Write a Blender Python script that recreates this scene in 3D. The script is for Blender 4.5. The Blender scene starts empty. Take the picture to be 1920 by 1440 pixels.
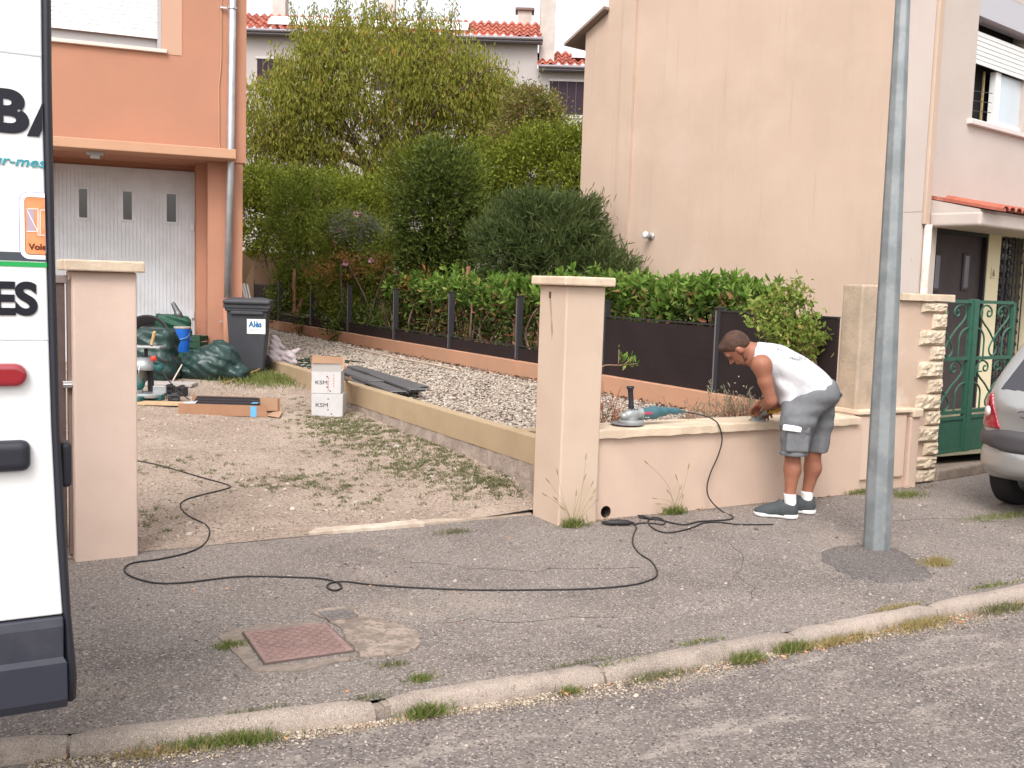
import bpy, bmesh, math, random
import numpy as np
from mathutils import Vector, Matrix
R_ = math.radians
sc = bpy.context.scene
# ---------------------------------------------------------------- camera
CAM = np.array([0, 0, 1.6]); FPX = 1897.75
RM = np.array([[0.87386065, 0.02022115, -0.48575577],
               [-0.48516473, 0.10069457, -0.86860566],
               [0.03134876, 0.99471187, 0.09780361]])
cd = bpy.data.cameras.new('camera'); cam = bpy.data.objects.new('camera', cd)
sc.collection.objects.link(cam); sc.camera = cam
cd.sensor_width = 36; cd.lens = 36 * FPX / 1920; cd.clip_end = 1500; cd.clip_start = .05
mw = Matrix.Identity(4)
for i in range(3):
    for j in range(3): mw[i][j] = RM[i][j]
    mw[i][3] = CAM[i]
cam.matrix_world = mw
# ---------------------------------------------------------------- light
w = bpy.data.worlds.new('World'); sc.world = w; w.use_nodes = True
nt = w.node_tree; bg = nt.nodes['Background']
sky = nt.nodes.new('ShaderNodeTexSky'); sky.sky_type = 'NISHITA'; sky.sun_disc = False
SUN_EL, SUN_AZ = R_(50), R_(222)      # azimuth clockwise from +Y
sky.sun_elevation = SUN_EL; sky.sun_rotation = SUN_AZ
sky.air_density = 1.6; sky.dust_density = 5; sky.ozone_density = .6
hs = nt.nodes.new('ShaderNodeHueSaturation'); hs.inputs['Saturation'].default_value = .16
hs.inputs['Value'].default_value = 2.05
nt.links.new(sky.outputs[0], hs.inputs['Color']); nt.links.new(hs.outputs[0], bg.inputs['Color'])
bg.inputs['Strength'].default_value = .15
sl = bpy.data.lights.new('sun', 'SUN'); sl.energy = 1.0; sl.angle = R_(16); sl.color = (1, .93, .88)
so = bpy.data.objects.new('sun', sl); sc.collection.objects.link(so)
sd = Vector((math.sin(SUN_AZ) * math.cos(SUN_EL), math.cos(SUN_AZ) * math.cos(SUN_EL), math.sin(SUN_EL)))
so.rotation_euler = sd.to_track_quat('Z', 'Y').to_euler()
sc.view_settings.view_transform = 'Standard'; sc.view_settings.look = 'None'
sc.view_settings.exposure = -0.02; sc.view_settings.gamma = 1
sc.cycles.max_bounces = 6; sc.cycles.transparent_max_bounces = 6

# ---------------------------------------------------------------- geometry of the photograph
def ray(x, y): return RM @ np.array([(x - 960) / FPX, -(y - 720) / FPX, -1])
def gz(x, y, z=0.): r = ray(x, y); return CAM + r * ((z - CAM[2]) / r[2])
def aty(x, y, Y): r = ray(x, y); return CAM + r * (Y / r[1])
def atx(x, y, X): r = ray(x, y); return CAM + r * (X / r[0])
FH = np.array([.4878, .8730, 0])
RH = np.array([.8730, -.4878, 0])
def atd(x, y, D): r = ray(x, y); return CAM + r * (D / (r @ FH))
def atp(x, y, P0, n): r = ray(x, y); return CAM + r * (((P0 - CAM) @ n) / (r @ n))

# ---------------------------------------------------------------- mesh helpers
class MB:
    def __init__(s): s.v = []; s.f = []
    def add(s, vs, fs):
        o = len(s.v); s.v += [tuple(map(float, p)) for p in vs]; s.f += [tuple(o + i for i in f) for f in fs]; return s
    def box(s, a, b):
        x0, y0, z0 = a; x1, y1, z1 = b
        return s.add([(x0,y0,z0),(x1,y0,z0),(x1,y1,z0),(x0,y1,z0),(x0,y0,z1),(x1,y0,z1),(x1,y1,z1),(x0,y1,z1)],
                     [(0,3,2,1),(4,5,6,7),(0,1,5,4),(1,2,6,5),(2,3,7,6),(3,0,4,7)])
    def obox(s, c, ax, ay, az, hx, hy, hz):
        c = np.array(c, float); ax = np.array(ax, float)*hx; ay = np.array(ay, float)*hy; az = np.array(az, float)*hz
        vs = [c+sx*ax+sy*ay+sz*az for sz in (-1,1) for sx,sy in ((-1,-1),(1,-1),(1,1),(-1,1))]
        return s.add(vs, [(0,3,2,1),(4,5,6,7),(0,1,5,4),(1,2,6,5),(2,3,7,6),(3,0,4,7)])
    def bar(s, p, q, wx, wz, up=(0,0,1)):
        p = np.array(p, float); q = np.array(q, float); a = q-p; L = np.linalg.norm(a); a /= L
        b = np.cross(up, a); b /= np.linalg.norm(b)+1e-9; c = np.cross(a, b)
        return s.obox((p+q)/2, a, b, c, L/2, wx/2, wz/2)
    def tube(s, pts, r, n=8, cap=True):
        P = [np.array(p, float) for p in pts]; rs = r if hasattr(r, '__len__') else [r]*len(P)
        o = len(s.v); N = None
        for i, p in enumerate(P):
            t = P[min(i+1, len(P)-1)]-P[max(i-1, 0)]; t = t/(np.linalg.norm(t)+1e-9)
            if N is None:
                N = np.cross(t, (0,0,1) if abs(t[2]) < .9 else (1,0,0))
            N = N-t*(N@t); N /= np.linalg.norm(N)+1e-9; B = np.cross(t, N)
            for k in range(n):
                a = 2*math.pi*k/n; s.v.append(tuple(p+rs[i]*(math.cos(a)*N+math.sin(a)*B)))
        for i in range(len(P)-1):
            for k in range(n):
                k2 = (k+1) % n; s.f.append((o+i*n+k, o+i*n+k2, o+(i+1)*n+k2, o+(i+1)*n+k))
        if cap:
            s.f.append(tuple(o+k for k in range(n))[::-1]); s.f.append(tuple(o+(len(P)-1)*n+k for k in range(n)))
        return s
    def cyl(s, p, q, r, n=16, r2=None): return s.tube([p, q], [r, r if r2 is None else r2], n)
    def prism(s, poly, d):
        n = len(poly); d = np.array(d, float); P = [np.array(p, float) for p in poly]
        return s.add(P+[p+d for p in P], [tuple(range(n))[::-1], tuple(range(n, 2*n))]+[(i, (i+1) % n, n+(i+1) % n, n+i) for i in range(n)])
    def lathe(s, c, prof, n=24, ax=(0,0,1)):
        ax = np.array(ax, float); ax /= np.linalg.norm(ax)
        N = np.cross(ax, (0,1,0) if abs(ax[1]) < .9 else (1,0,0)); N /= np.linalg.norm(N); B = np.cross(ax, N)
        o = len(s.v); c = np.array(c, float)
        for r, h in prof:
            for k in range(n):
                a = 2*math.pi*k/n; s.v.append(tuple(c+ax*h+r*(math.cos(a)*N+math.sin(a)*B)))
        for i in range(len(prof)-1):
            for k in range(n):
                k2 = (k+1) % n; s.f.append((o+i*n+k, o+i*n+k2, o+(i+1)*n+k2, o+(i+1)*n+k))
        return s
    def build(s, name, m, parent=None, smooth=False, bevel=0, seg=2, fix=True):
        return mk(name, s.v, s.f, m, parent, smooth, bevel, seg, fix)
def mk(name, v, f, m, parent=None, smooth=False, bevel=0, seg=2, fix=True):
    me = bpy.data.meshes.new(name); me.from_pydata([tuple(p) for p in v], [], f); me.validate(); me.update()
    if fix:
        b = bmesh.new(); b.from_mesh(me); bmesh.ops.recalc_face_normals(b, faces=b.faces); b.to_mesh(me); b.free()
    o = bpy.data.objects.new(name, me); sc.collection.objects.link(o)
    if m: me.materials.append(m)
    if smooth:
        me.polygons.foreach_set('use_smooth', [True]*len(me.polygons))
    if bevel:
        b = o.modifiers.new('bevel', 'BEVEL'); b.width = bevel; b.segments = seg; b.limit_method = 'ANGLE'; b.angle_limit = R_(40)
    if parent: o.parent = parent
    return o
def autosmooth(o, ang=35):
    me = o.data
    me.polygons.foreach_set('use_smooth', [True]*len(me.polygons))
    try: me.set_sharp_from_angle(angle=R_(ang))
    except Exception: pass
    return o
def npmesh(name, V, F, m, parent=None, rnd=None, smooth=False):
    """V (n,3) float array, F (m,k) int array, all faces with k corners"""
    me = bpy.data.meshes.new(name); V = np.asarray(V, np.float32); F = np.asarray(F, np.int32); k = F.shape[1]
    me.vertices.add(len(V)); me.vertices.foreach_set('co', V.ravel())
    me.loops.add(F.size); me.loops.foreach_set('vertex_index', F.ravel())
    me.polygons.add(len(F)); me.polygons.foreach_set('loop_start', np.arange(0, F.size, k, dtype=np.int32))
    me.polygons.foreach_set('loop_total', np.full(len(F), k, np.int32))
    if smooth: me.polygons.foreach_set('use_smooth', np.ones(len(F), bool))
    me.update(calc_edges=True)
    if rnd is not None:
        a = me.attributes.new('rnd', 'FLOAT', 'FACE'); a.data.foreach_set('value', np.asarray(rnd, np.float32))
    o = bpy.data.objects.new(name, me); sc.collection.objects.link(o); me.materials.append(m)
    if parent: o.parent = parent
    return o
def tag(o, label=None, cat=None, group=None, kind=None):
    if label: o['label'] = label
    if cat: o['category'] = cat
    if group: o['group'] = group
    if kind: o['kind'] = kind
    return o
def thing(name, label, cat, group=None, loc=(0,0,0)):
    o = bpy.data.objects.new(name, None); sc.collection.objects.link(o); o.empty_display_size = .1
    o.location = loc
    bpy.context.view_layer.update() if False else None
    if any(loc): o.matrix_world = Matrix.Translation(loc)
    return tag(o, label, cat, group, 'thing')
def kids(root, objs):
    """parent already world-placed meshes to an empty at its base, keeping their place"""
    inv = Matrix.Translation(root.location).inverted()
    for o in objs:
        o.parent = root; o.matrix_parent_inverse = inv
    return root

# ---------------------------------------------------------------- signed distance meshing
def sdf_mesh(name, prims, res, m, parent=None, smooth_it=2, noise=None):
    """prims: (op, k, kind, args) ; op '+','-','&' """
    lo = np.full(3, 1e9); hi = np.full(3, -1e9)
    for op, k, kind, a in prims:
        if op != '+': continue
        l, h = _bb(kind, a); lo = np.minimum(lo, l); hi = np.maximum(hi, h)
    lo -= 3*res; hi += 3*res
    n = np.ceil((hi-lo)/res).astype(int)+1
    ax = [lo[i]+res*np.arange(n[i]) for i in range(3)]
    D = np.full(n, 1.0, np.float32)
    for op, k, kind, a in prims:
        if op == '+' :
            l, h = _bb(kind, a); pad = 3*res+k
            i0 = np.maximum(((l-pad-lo)/res).astype(int), 0); i1 = np.minimum(((h+pad-lo)/res).astype(int)+2, n)
        elif kind in ('plane',): i0 = np.zeros(3, int); i1 = n
        else:
            l, h = _bb(kind, a); pad = 3*res+k
            if op == '&': i0 = np.zeros(3, int); i1 = n
            else:
                i0 = np.clip(((l-pad-lo)/res).astype(int), 0, n); i1 = np.clip(((h+pad-lo)/res).astype(int)+2, 0, n)
        if np.any(i1 <= i0): continue
        s = tuple(slice(i0[i], i1[i]) for i in range(3))
        X, Y, Z = np.meshgrid(*[ax[i][s[i]] for i in range(3)], indexing='ij')
        d = _sd(kind, a, X, Y, Z).astype(np.float32)
        o = D[s]
        if op == '+':
            if k > 0: hh = np.clip(k-np.abs(o-d), 0, None)/k; D[s] = np.minimum(o, d)-hh*hh*k*.25
            else: D[s] = np.minimum(o, d)
        else:
            if op == '-': d = -d
            if k > 0: hh = np.clip(k-np.abs(o-d), 0, None)/k; D[s] = np.maximum(o, d)+hh*hh*k*.25
            else: D[s] = np.maximum(o, d)
    if noise is not None:
        X, Y, Z = np.meshgrid(*ax, indexing='ij'); D = D+noise(X, Y, Z).astype(np.float32)
    # surface nets
    S = D < 0
    c = [S[i:n[0]-1+i, j:n[1]-1+j, k:n[2]-1+k] for i in (0,1) for j in (0,1) for k in (0,1)]
    tot = sum(x.astype(np.int8) for x in c); act = (tot > 0) & (tot < 8)
    idx = -np.ones(act.shape, np.int32); ii = np.argwhere(act); idx[act] = np.arange(len(ii))
    P = np.zeros((len(ii), 3)); W = np.zeros(len(ii))
    corners = [(i,j,k) for i in (0,1) for j in (0,1) for k in (0,1)]
    val = {q: D[ii[:,0]+q[0], ii[:,1]+q[1], ii[:,2]+q[2]] for q in corners}
    for q in corners:
        for axn in range(3):
            if q[axn]: continue
            q2 = list(q); q2[axn] = 1; q2 = tuple(q2)
            a, b = val[q], val[q2]; cr = (a < 0) != (b < 0)
            t = np.where(cr, a/np.where(cr, a-b, 1), 0)
            pt = np.array(q, float)[None].repeat(len(ii), 0); pt[:, axn] += t
            P[cr] += pt[cr]; W[cr] += 1
    V = (ii+P/W[:, None])*res+lo
    F = []
    for axn in range(3):
        o1, o2 = [(1,2),(2,0),(0,1)][axn]
        sl0 = [slice(None)]*3; sl1 = [slice(None)]*3; sl0[axn] = slice(0, -1); sl1[axn] = slice(1, None)
        A = S[tuple(sl0)]; B = S[tuple(sl1)]; e = np.argwhere(A != B)
        e = e[(e[:, o1] > 0) & (e[:, o2] > 0)]
        e = e[(e[:, o1] < n[o1]-1) & (e[:, o2] < n[o2]-1)]
        def at(d1, d2):
            q = e.copy(); q[:, o1] += d1; q[:, o2] += d2; return idx[q[:,0], q[:,1], q[:,2]]
        quad = np.stack([at(-1,-1), at(0,-1), at(0,0), at(-1,0)], 1)
        fl = A[e[:,0], e[:,1], e[:,2]]
        quad[~fl] = quad[~fl][:, ::-1]; F.append(quad)
    F = np.concatenate(F); F = F[(F >= 0).all(1)]
    for _ in range(smooth_it):
        acc = np.zeros_like(V); cnt = np.zeros(len(V))
        for a, b in ((0,1),(1,2),(2,3),(3,0)):
            for u, v in ((F[:,a], F[:,b]), (F[:,b], F[:,a])):
                for d3 in range(3): acc[:, d3] += np.bincount(u, V[v, d3], len(V))
                cnt += np.bincount(u, minlength=len(V))
        V = V*.5+.5*acc/np.maximum(cnt, 1)[:, None]
    return npmesh(name, V, F, m, parent, smooth=True)
def _bb(kind, a):
    if kind == 'rc': p, q, r1, r2 = a; p = np.array(p); q = np.array(q); return np.minimum(p-r1, q-r2), np.maximum(p+r1, q+r2)
    if kind == 'ell': c, ra, M = a; h = np.abs(np.array(M)).T@np.array(ra); return np.array(c)-h, np.array(c)+h
    if kind == 'box': c, hf, M, r = a; h = np.abs(np.array(M)).T@np.array(hf); return np.array(c)-h, np.array(c)+h
def _sd(kind, a, X, Y, Z):
    if kind == 'rc':
        p, q, r1, r2 = a; p = np.array(p, float); d = np.array(q, float)-p; L2 = d@d+1e-12
        x, y, z = X-p[0], Y-p[1], Z-p[2]; t = np.clip((x*d[0]+y*d[1]+z*d[2])/L2, 0, 1)
        return np.sqrt((x-t*d[0])**2+(y-t*d[1])**2+(z-t*d[2])**2)-(r1+(r2-r1)*t)
    if kind == 'plane':
        p, nn = a; nn = np.array(nn, float); nn /= np.linalg.norm(nn)
        return (X-p[0])*nn[0]+(Y-p[1])*nn[1]+(Z-p[2])*nn[2]
    c = a[0]; M = np.array(a[2], float); x, y, z = X-c[0], Y-c[1], Z-c[2]
    u = [M[i,0]*x+M[i,1]*y+M[i,2]*z for i in range(3)]
    if kind == 'ell':
        r = a[1]; k0 = np.sqrt(sum((u[i]/r[i])**2 for i in range(3))); k1 = np.sqrt(sum((u[i]/r[i]**2)**2 for i in range(3)))
        return k0*(k0-1)/np.maximum(k1, 1e-6)
    if kind == 'box':
        hf = a[1]; rr = a[3]; q = [np.abs(u[i])-(hf[i]-rr) for i in range(3)]
        return np.sqrt(sum(np.maximum(t, 0)**2 for t in q))+np.minimum(np.maximum(np.maximum(q[0], q[1]), q[2]), 0)-rr
I3 = np.eye(3)

def smooth_path(P, n=8):
    P = [np.array(p, float) for p in P]; out = []
    for i in range(len(P)-1):
        p0, p1, p2, p3 = P[max(i-1, 0)], P[i], P[i+1], P[min(i+2, len(P)-1)]
        for k in range(n):
            u = k/n; out.append(.5*((2*p1)+(-p0+p2)*u+(2*p0-5*p1+4*p2-p3)*u*u+(-p0+3*p1-3*p2+p3)*u**3))
    return out+[P[-1]]
# ---------------------------------------------------------------- materials
def _n(nt, t, **k):
    n = nt.nodes.new(t)
    for a, b in k.items():
        if a in n.inputs: n.inputs[a].default_value = b
        else: setattr(n, a, b)
    return n
def _noise(nt, co, scale, detail=4, rough=.6, stretch=None):
    n = _n(nt, 'ShaderNodeTexNoise'); n.inputs['Scale'].default_value = scale; n.inputs['Detail'].default_value = detail
    n.inputs['Roughness'].default_value = rough
    if stretch:
        mp = _n(nt, 'ShaderNodeMapping'); mp.inputs['Scale'].default_value = stretch
        nt.links.new(co, mp.inputs[0]); co = mp.outputs[0]
    nt.links.new(co, n.inputs['Vector']); return n.outputs['Fac']
def _step(nt, fac, lo, hi):
    m = _n(nt, 'ShaderNodeMapRange'); m.interpolation_type = 'SMOOTHSTEP'
    m.inputs['From Min'].default_value = lo; m.inputs['From Max'].default_value = hi
    nt.links.new(fac, m.inputs['Value']); return m.outputs[0]
def _mix(nt, f, a, b):
    m = _n(nt, 'ShaderNodeMix'); m.data_type = 'RGBA'
    for s, v in ((0, f), (6, a), (7, b)):
        if isinstance(v, (tuple, list)): m.inputs[s].default_value = (*v[:3], 1)
        elif isinstance(v, (int, float)): m.inputs[s].default_value = v
        else: nt.links.new(v, m.inputs[s])
    return m.outputs[2]
# measured reflectance corrections for the large surfaces
TONE = dict(plaster_wall=(.90,.94,.98), plaster_pillar_stained=(.86,.90,.95), cap_stone=(.98,1.0,.98), orange_render=(.76,.71,.66), orange_light=(.78,.75,.68), surround=(.75,.70,.68), pink_beige_render=(.785,.80,.82),
            pavement_asphalt=(.97,.96,.97), patch_asphalt=(.9,.89,.88), road_asphalt=(1.02,1.0,.95), driveway_dirt=(.84,.835,.84), gravel_stones=(.70,.71,.71), ochre_render=(.70,.69,.75), fence_board=(.45,.42,.45), white_render=(.70,.69,.66), pale_facade=(.80,.81,.80),
            salmon_base_render=(.80,.75,.79), galvanised_steel=(.78,.745,.71), pavement_grit=(.85,.8,.8), driveway_stones=(.8,.79,.8), plaster_salmon=(.86,.90,.92), quoin_stone=(.98,1.0,1.0), old_concrete=(1.0,.98,1.02), cabinet_beige=(.92,.96,.98), garden_soil=(.7,.66,.66), threshold_concrete=(1.08,1.08,1.12), garage_white=(1.08,1.14,1.18), rough_footing=(.85,.82,.82), kerb_concrete=(.92,.88,.90), cement_patch=(.8,.78,.78), gutter_sand=(.85,.8,.8))
def toned(name, c):
    k = TONE.get(name); return tuple(c[:3]) if not k else tuple(a*b for a, b in zip(c, k))
def M(name, col, col2=None, scale=3, lo=.35, hi=.65, rough=.8, spec=.3, metal=0, bump=0, bscale=60, bdetail=4, layers=(), coat=0, bump2=None, trans=0):
    """layers: (colour, scale, lo, hi, stretch, amount)"""
    m = bpy.data.materials.new(name); m.use_nodes = True; nt = m.node_tree; p = nt.nodes['Principled BSDF']
    tc = _n(nt, 'ShaderNodeTexCoord').outputs['Object']
    col = toned(name, col); col2 = col2 and toned(name, col2); layers = [(toned(name, l[0]), *l[1:]) for l in layers]
    c = tuple(col)
    if col2: c = _mix(nt, _step(nt, _noise(nt, tc, scale), lo, hi), col, col2)
    for (lc, ls, ll, lh, st, am) in layers:
        f = _step(nt, _noise(nt, tc, ls, 5, .65, st), ll, lh)
        if am < 1:
            q = _n(nt, 'ShaderNodeMath'); q.operation = 'MULTIPLY'; nt.links.new(f, q.inputs[0]); q.inputs[1].default_value = am; f = q.outputs[0]
        c = _mix(nt, f, c, lc)
    if isinstance(c, tuple): p.inputs['Base Color'].default_value = (*c[:3], 1)
    else: nt.links.new(c, p.inputs['Base Color'])
    p.inputs['Roughness'].default_value = rough; p.inputs['Metallic'].default_value = metal
    p.inputs['Specular IOR Level'].default_value = spec
    p.inputs['Coat Weight'].default_value = coat; p.inputs['Coat Roughness'].default_value = .08
    if trans: p.inputs['Transmission Weight'].default_value = trans
    h = None
    if bump:
        b = _n(nt, 'ShaderNodeBump'); b.inputs['Strength'].default_value = 1; b.inputs['Distance'].default_value = bump
        nt.links.new(_noise(nt, tc, bscale, bdetail, .7), b.inputs['Height']); h = b.outputs[0]
    if bump2:
        d, s2 = bump2; b = _n(nt, 'ShaderNodeBump'); b.inputs['Distance'].default_value = d
        nt.links.new(_noise(nt, tc, s2, 3), b.inputs['Height'])
        if h: nt.links.new(h, b.inputs['Normal'])
        h = b.outputs[0]
    if h: nt.links.new(h, p.inputs['Normal'])
    return m
def leafmat(name, stops, rough=.6, transl=.38, spec=.16):
    m = bpy.data.materials.new(name); m.use_nodes = True; nt = m.node_tree; p = nt.nodes['Principled BSDF']
    at = _n(nt, 'ShaderNodeAttribute'); at.attribute_name = 'rnd'
    r = _n(nt, 'ShaderNodeValToRGB'); el = r.color_ramp.elements
    while len(el) < len(stops): el.new(.5)
    for e, (pos, c) in zip(el, stops): e.position = pos; e.color = (*c, 1)
    nt.links.new(at.outputs['Fac'], r.inputs[0]); nt.links.new(r.outputs[0], p.inputs['Base Color'])
    p.inputs['Roughness'].default_value = rough; p.inputs['Specular IOR Level'].default_value = spec
    tr = _n(nt, 'ShaderNodeBsdfTranslucent'); nt.links.new(r.outputs[0], tr.inputs[0])
    mx = _n(nt, 'ShaderNodeMixShader'); mx.inputs[0].default_value = transl
    nt.links.new(p.outputs[0], mx.inputs[1]); nt.links.new(tr.outputs[0], mx.inputs[2])
    nt.links.new(mx.outputs[0], nt.nodes['Material Output'].inputs[0])
    return m
def glassy(name, col, rough=.05): return M(name, col, rough=rough, spec=.6, coat=.6)
def asphalt(name, dark, mid, light, patches=(), sc1=170, bump=.004):
    m = M(name, mid, dark, 1.3, .35, .7, rough=.92, spec=.2, bump=bump, bscale=130, bdetail=3, layers=list(patches))
    light, dark = toned(name, light), toned(name, dark)
    nt = m.node_tree; p = nt.nodes['Principled BSDF']; src = p.inputs['Base Color'].links[0].from_socket
    tc = _n(nt, 'ShaderNodeTexCoord').outputs['Object']
    vo = _n(nt, 'ShaderNodeTexVoronoi'); vo.inputs['Scale'].default_value = sc1; nt.links.new(tc, vo.inputs['Vector'])
    sep = _n(nt, 'ShaderNodeSeparateColor'); nt.links.new(vo.outputs['Color'], sep.inputs[0])
    c = _mix(nt, _step(nt, sep.outputs[0], .66, 1.05), src, light)
    c = _mix(nt, _step(nt, sep.outputs[1], .74, 1.05), c, tuple(.4*x for x in dark))
    f = _step(nt, _noise(nt, tc, 38, 3, .6), .56, .68); g = _mix(nt, f, c, tuple(.5*x for x in dark))
    c2 = _mix(nt, .25, c, g)
    nt.links.new(c2, p.inputs['Base Color']); return m

# ---------------------------------------------------------------- text
def text_mesh(name, body, size, m, origin, ux, uz, parent=None, bold=0, shear=0, ext=.0015, space=1, sx=1, extra=None):
    cu = bpy.data.curves.new(name, 'FONT'); cu.body = body; cu.size = size; cu.extrude = ext; cu.offset = bold
    cu.shear = shear; cu.space_character = space; cu.resolution_u = 8
    t = bpy.data.objects.new(name, cu); sc.collection.objects.link(t); bpy.context.view_layer.update()
    dg = bpy.context.evaluated_depsgraph_get(); me = bpy.data.meshes.new_from_object(t.evaluated_get(dg))
    bpy.data.objects.remove(t); bpy.data.curves.remove(cu)
    ux = Vector(ux).normalized(); uz = Vector(uz).normalized(); n = ux.cross(uz)
    mt = Matrix(((ux.x*sx, uz.x, n.x, origin[0]), (ux.y*sx, uz.y, n.y, origin[1]), (ux.z*sx, uz.z, n.z, origin[2]), (0,0,0,1)))
    me.transform(mt); me.name = name
    o = bpy.data.objects.new(name, me); sc.collection.objects.link(o); me.materials.clear(); me.materials.append(m)
    if parent: o.parent = parent
    return o
rng = np.random.default_rng(7); random.seed(7)
# ================================================================ materials
plaster_wall = M('plaster_wall', (.66,.475,.36), (.61,.43,.33), 2, rough=.92, spec=.15, bump=.004, bscale=220, layers=[((.42,.30,.22), 3, .62, .85, (1,1,.25), .35), ((.40,.33,.27), 14, .66, .8, None, .25)])
cap_m = M('cap_stone', (.66,.52,.40), (.55,.42,.32), 5, rough=.9, spec=.2, bump=.004, bscale=60, layers=[((.33,.26,.20), 9, .6, .75, None, .5)])
conc_old = M('old_concrete', (.46,.36,.26), (.36,.29,.21), 4, rough=.95, spec=.1, bump=.006, bscale=40, layers=[((.2,.16,.12), 5, .6, .8, (3,3,.4), .5)])
yellow_m = M('ochre_render', (.56,.43,.25), (.50,.37,.215), 2, rough=.9, spec=.15, bump=.003, bscale=200, layers=[((.33,.25,.15), 4, .6, .8, (1,1,.3), .3)])
orangey = M('salmon_base_render', (.62,.36,.22), (.56,.34,.21), 2, rough=.9, spec=.15, bump=.003, bscale=160, layers=[((.35,.22,.14), 5, .62, .8, (2,2,.3), .35)])
rough_conc = M('rough_footing', (.36,.30,.25), (.28,.23,.19), 8, rough=1, spec=.1, bump=.02, bscale=25)
walk_m = asphalt('pavement_asphalt', (.165,.140,.125), (.215,.185,.165), (.42,.37,.33), [((.32,.26,.21), .7, .52, .70, None, .6), ((.12,.10,.095), 1.3, .56, .70, None, .55), ((.13,.115,.11), 5, .60, .70, None, .4), ((.34,.28,.23), 7, .62, .72, None, .4)], 150)
road_m = asphalt('road_asphalt', (.14,.12,.12), (.18,.155,.15), (.34,.30,.28), [((.32,.285,.26), 2.2, .52, .64, (1,3,1), .65), ((.10,.085,.085), .9, .56, .7, (1,2,1), .45), ((.34,.30,.27), 9, .60, .70, (1,2.5,1), .45)], 120)
patch_m = asphalt('patch_asphalt', (.115,.10,.098), (.155,.135,.13), (.28,.25,.225), [], 150)
kerb_m = asphalt('kerb_concrete', (.33,.28,.23), (.42,.36,.30), (.52,.46,.39), [((.20,.165,.14), 5, .50, .68, None, .7), ((.22,.19,.16), 1.6, .45, .65, None, .6), ((.14,.13,.09), 14, .58, .68, None, .5)], 420, .003)
dirt_m = asphalt('driveway_dirt', (.38,.29,.225), (.47,.365,.29), (.60,.5,.42), [((.29,.215,.16), 1.1, .55, .7, None, .6), ((.56,.45,.36), 1.6, .50, .64, None, .7), ((.30,.23,.17), 8, .6, .72, None, .4)], 90, .012)
soil_m = M('garden_soil', (.25,.19,.14), (.33,.27,.21), 6, rough=1, spec=.1, bump=.02, bscale=30)
strip_m = M('threshold_concrete', (.56,.48,.39), (.44,.36,.28), 6, rough=.9, spec=.2, bump=.003, bscale=80, layers=[((.36,.28,.21), 7, .5, .62, None, .7)])
yard_m = M('yard_ground', (.25,.21,.15), (.16,.15,.09), 1.5, rough=1, spec=.1, bump=.03, bscale=12)
sandm = M('gutter_sand', (.42,.34,.27), (.33,.26,.2), 9, rough=1, spec=.1, bump=.008, bscale=60)
# ================================================================ setting
KX = [-40, -6, -1, .124, .674, 1.372, 2.37, 3.47, 5.18, 7, 10, 60]
KY = [10.3, 4.69, 3.85, 3.655, 3.556, 3.446, 3.385, 3.36, 3.38, 3.55, 3.98, 13.6]
def ky(x): return np.interp(x, KX, KY)
def sheet(name, xs, v, yf, zf, m, **kw):
    xs = np.asarray(xs, float); v = np.asarray(v, float)
    X = np.repeat(xs[:, None], len(v), 1); Vv = np.repeat(v[None], len(xs), 0); Y = yf(X, Vv); Z = zf(X, Y)
    P = np.stack([X, Y, Z], -1).reshape(-1, 3); i = np.arange(len(xs)*len(v)).reshape(len(xs), len(v))
    F = np.stack([i[:-1,:-1], i[1:,:-1], i[1:,1:], i[:-1,1:]], -1).reshape(-1, 4)
    o = npmesh(name, P, F, m, smooth=True); tag(o, kind='structure'); return o
_ph = rng.uniform(0, 6.28, (40,)); _kk = rng.normal(0, 1, (40, 2))
def und(X, Y, f=1., n=10, a=1.):
    s = 0
    for i in range(n):
        k = _kk[i]*f*(1+.5*i); s = s+np.sin(k[0]*X+k[1]*Y+_ph[i])/(1+.5*i)
    return s*a/3
xs1 = np.concatenate([[-60,-40,-20,-10,-5], np.arange(-2, 9.01, .05), [10,12,15,20,30,45,60]])
def walk_z(X, Y):
    d = np.hypot((X-3.27)/.28, (Y-3.86)/.10)
    z = und(X, Y, 1.6, 10, .005)-.030*np.exp(-d**2)+.012*np.exp(-np.hypot((X-3.3)/.4, (Y-3.98)/.08)**2)
    return z
tag(npmesh('ground', [(-300,-300,-.16),(300,-300,-.16),(300,400,-.16),(-300,400,-.16)], [(0,1,2,3)], yard_m), kind='structure')
sheet('sidewalk', xs1, np.linspace(0, 1, 60), lambda X, v: (ky(X)+.062)*(1-v)+v*(np.interp(X, [-60,0.9,3.6,6.3,7.6,60], [14.,6.03,6.03,5.95,6.25,16.4])), walk_z, walk_m)
sheet('road', xs1, np.linspace(0, 1, 40), lambda X, v: (ky(X)+.03)*(1-v)+v*(-7.5+0*X), lambda X, Y: -.055+und(X, Y, .8, 8, .006)-.0*Y, road_m)
# sand and grit lying in the gutter
0 and sheet('gutter_grit', np.arange(-1.5, 8, .05), np.linspace(0, 1, 5), lambda X, v: ky(X)+.028-(1-v)*(.08+.05*np.sin(X*3.1)+.035*np.sin(X*9.7+1)), lambda X, Y: -.066+und(X, Y, 1.6, 6, .004)+.012*np.clip((Y-ky(X)+.04)/.07, 0, 1), sandm)
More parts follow.
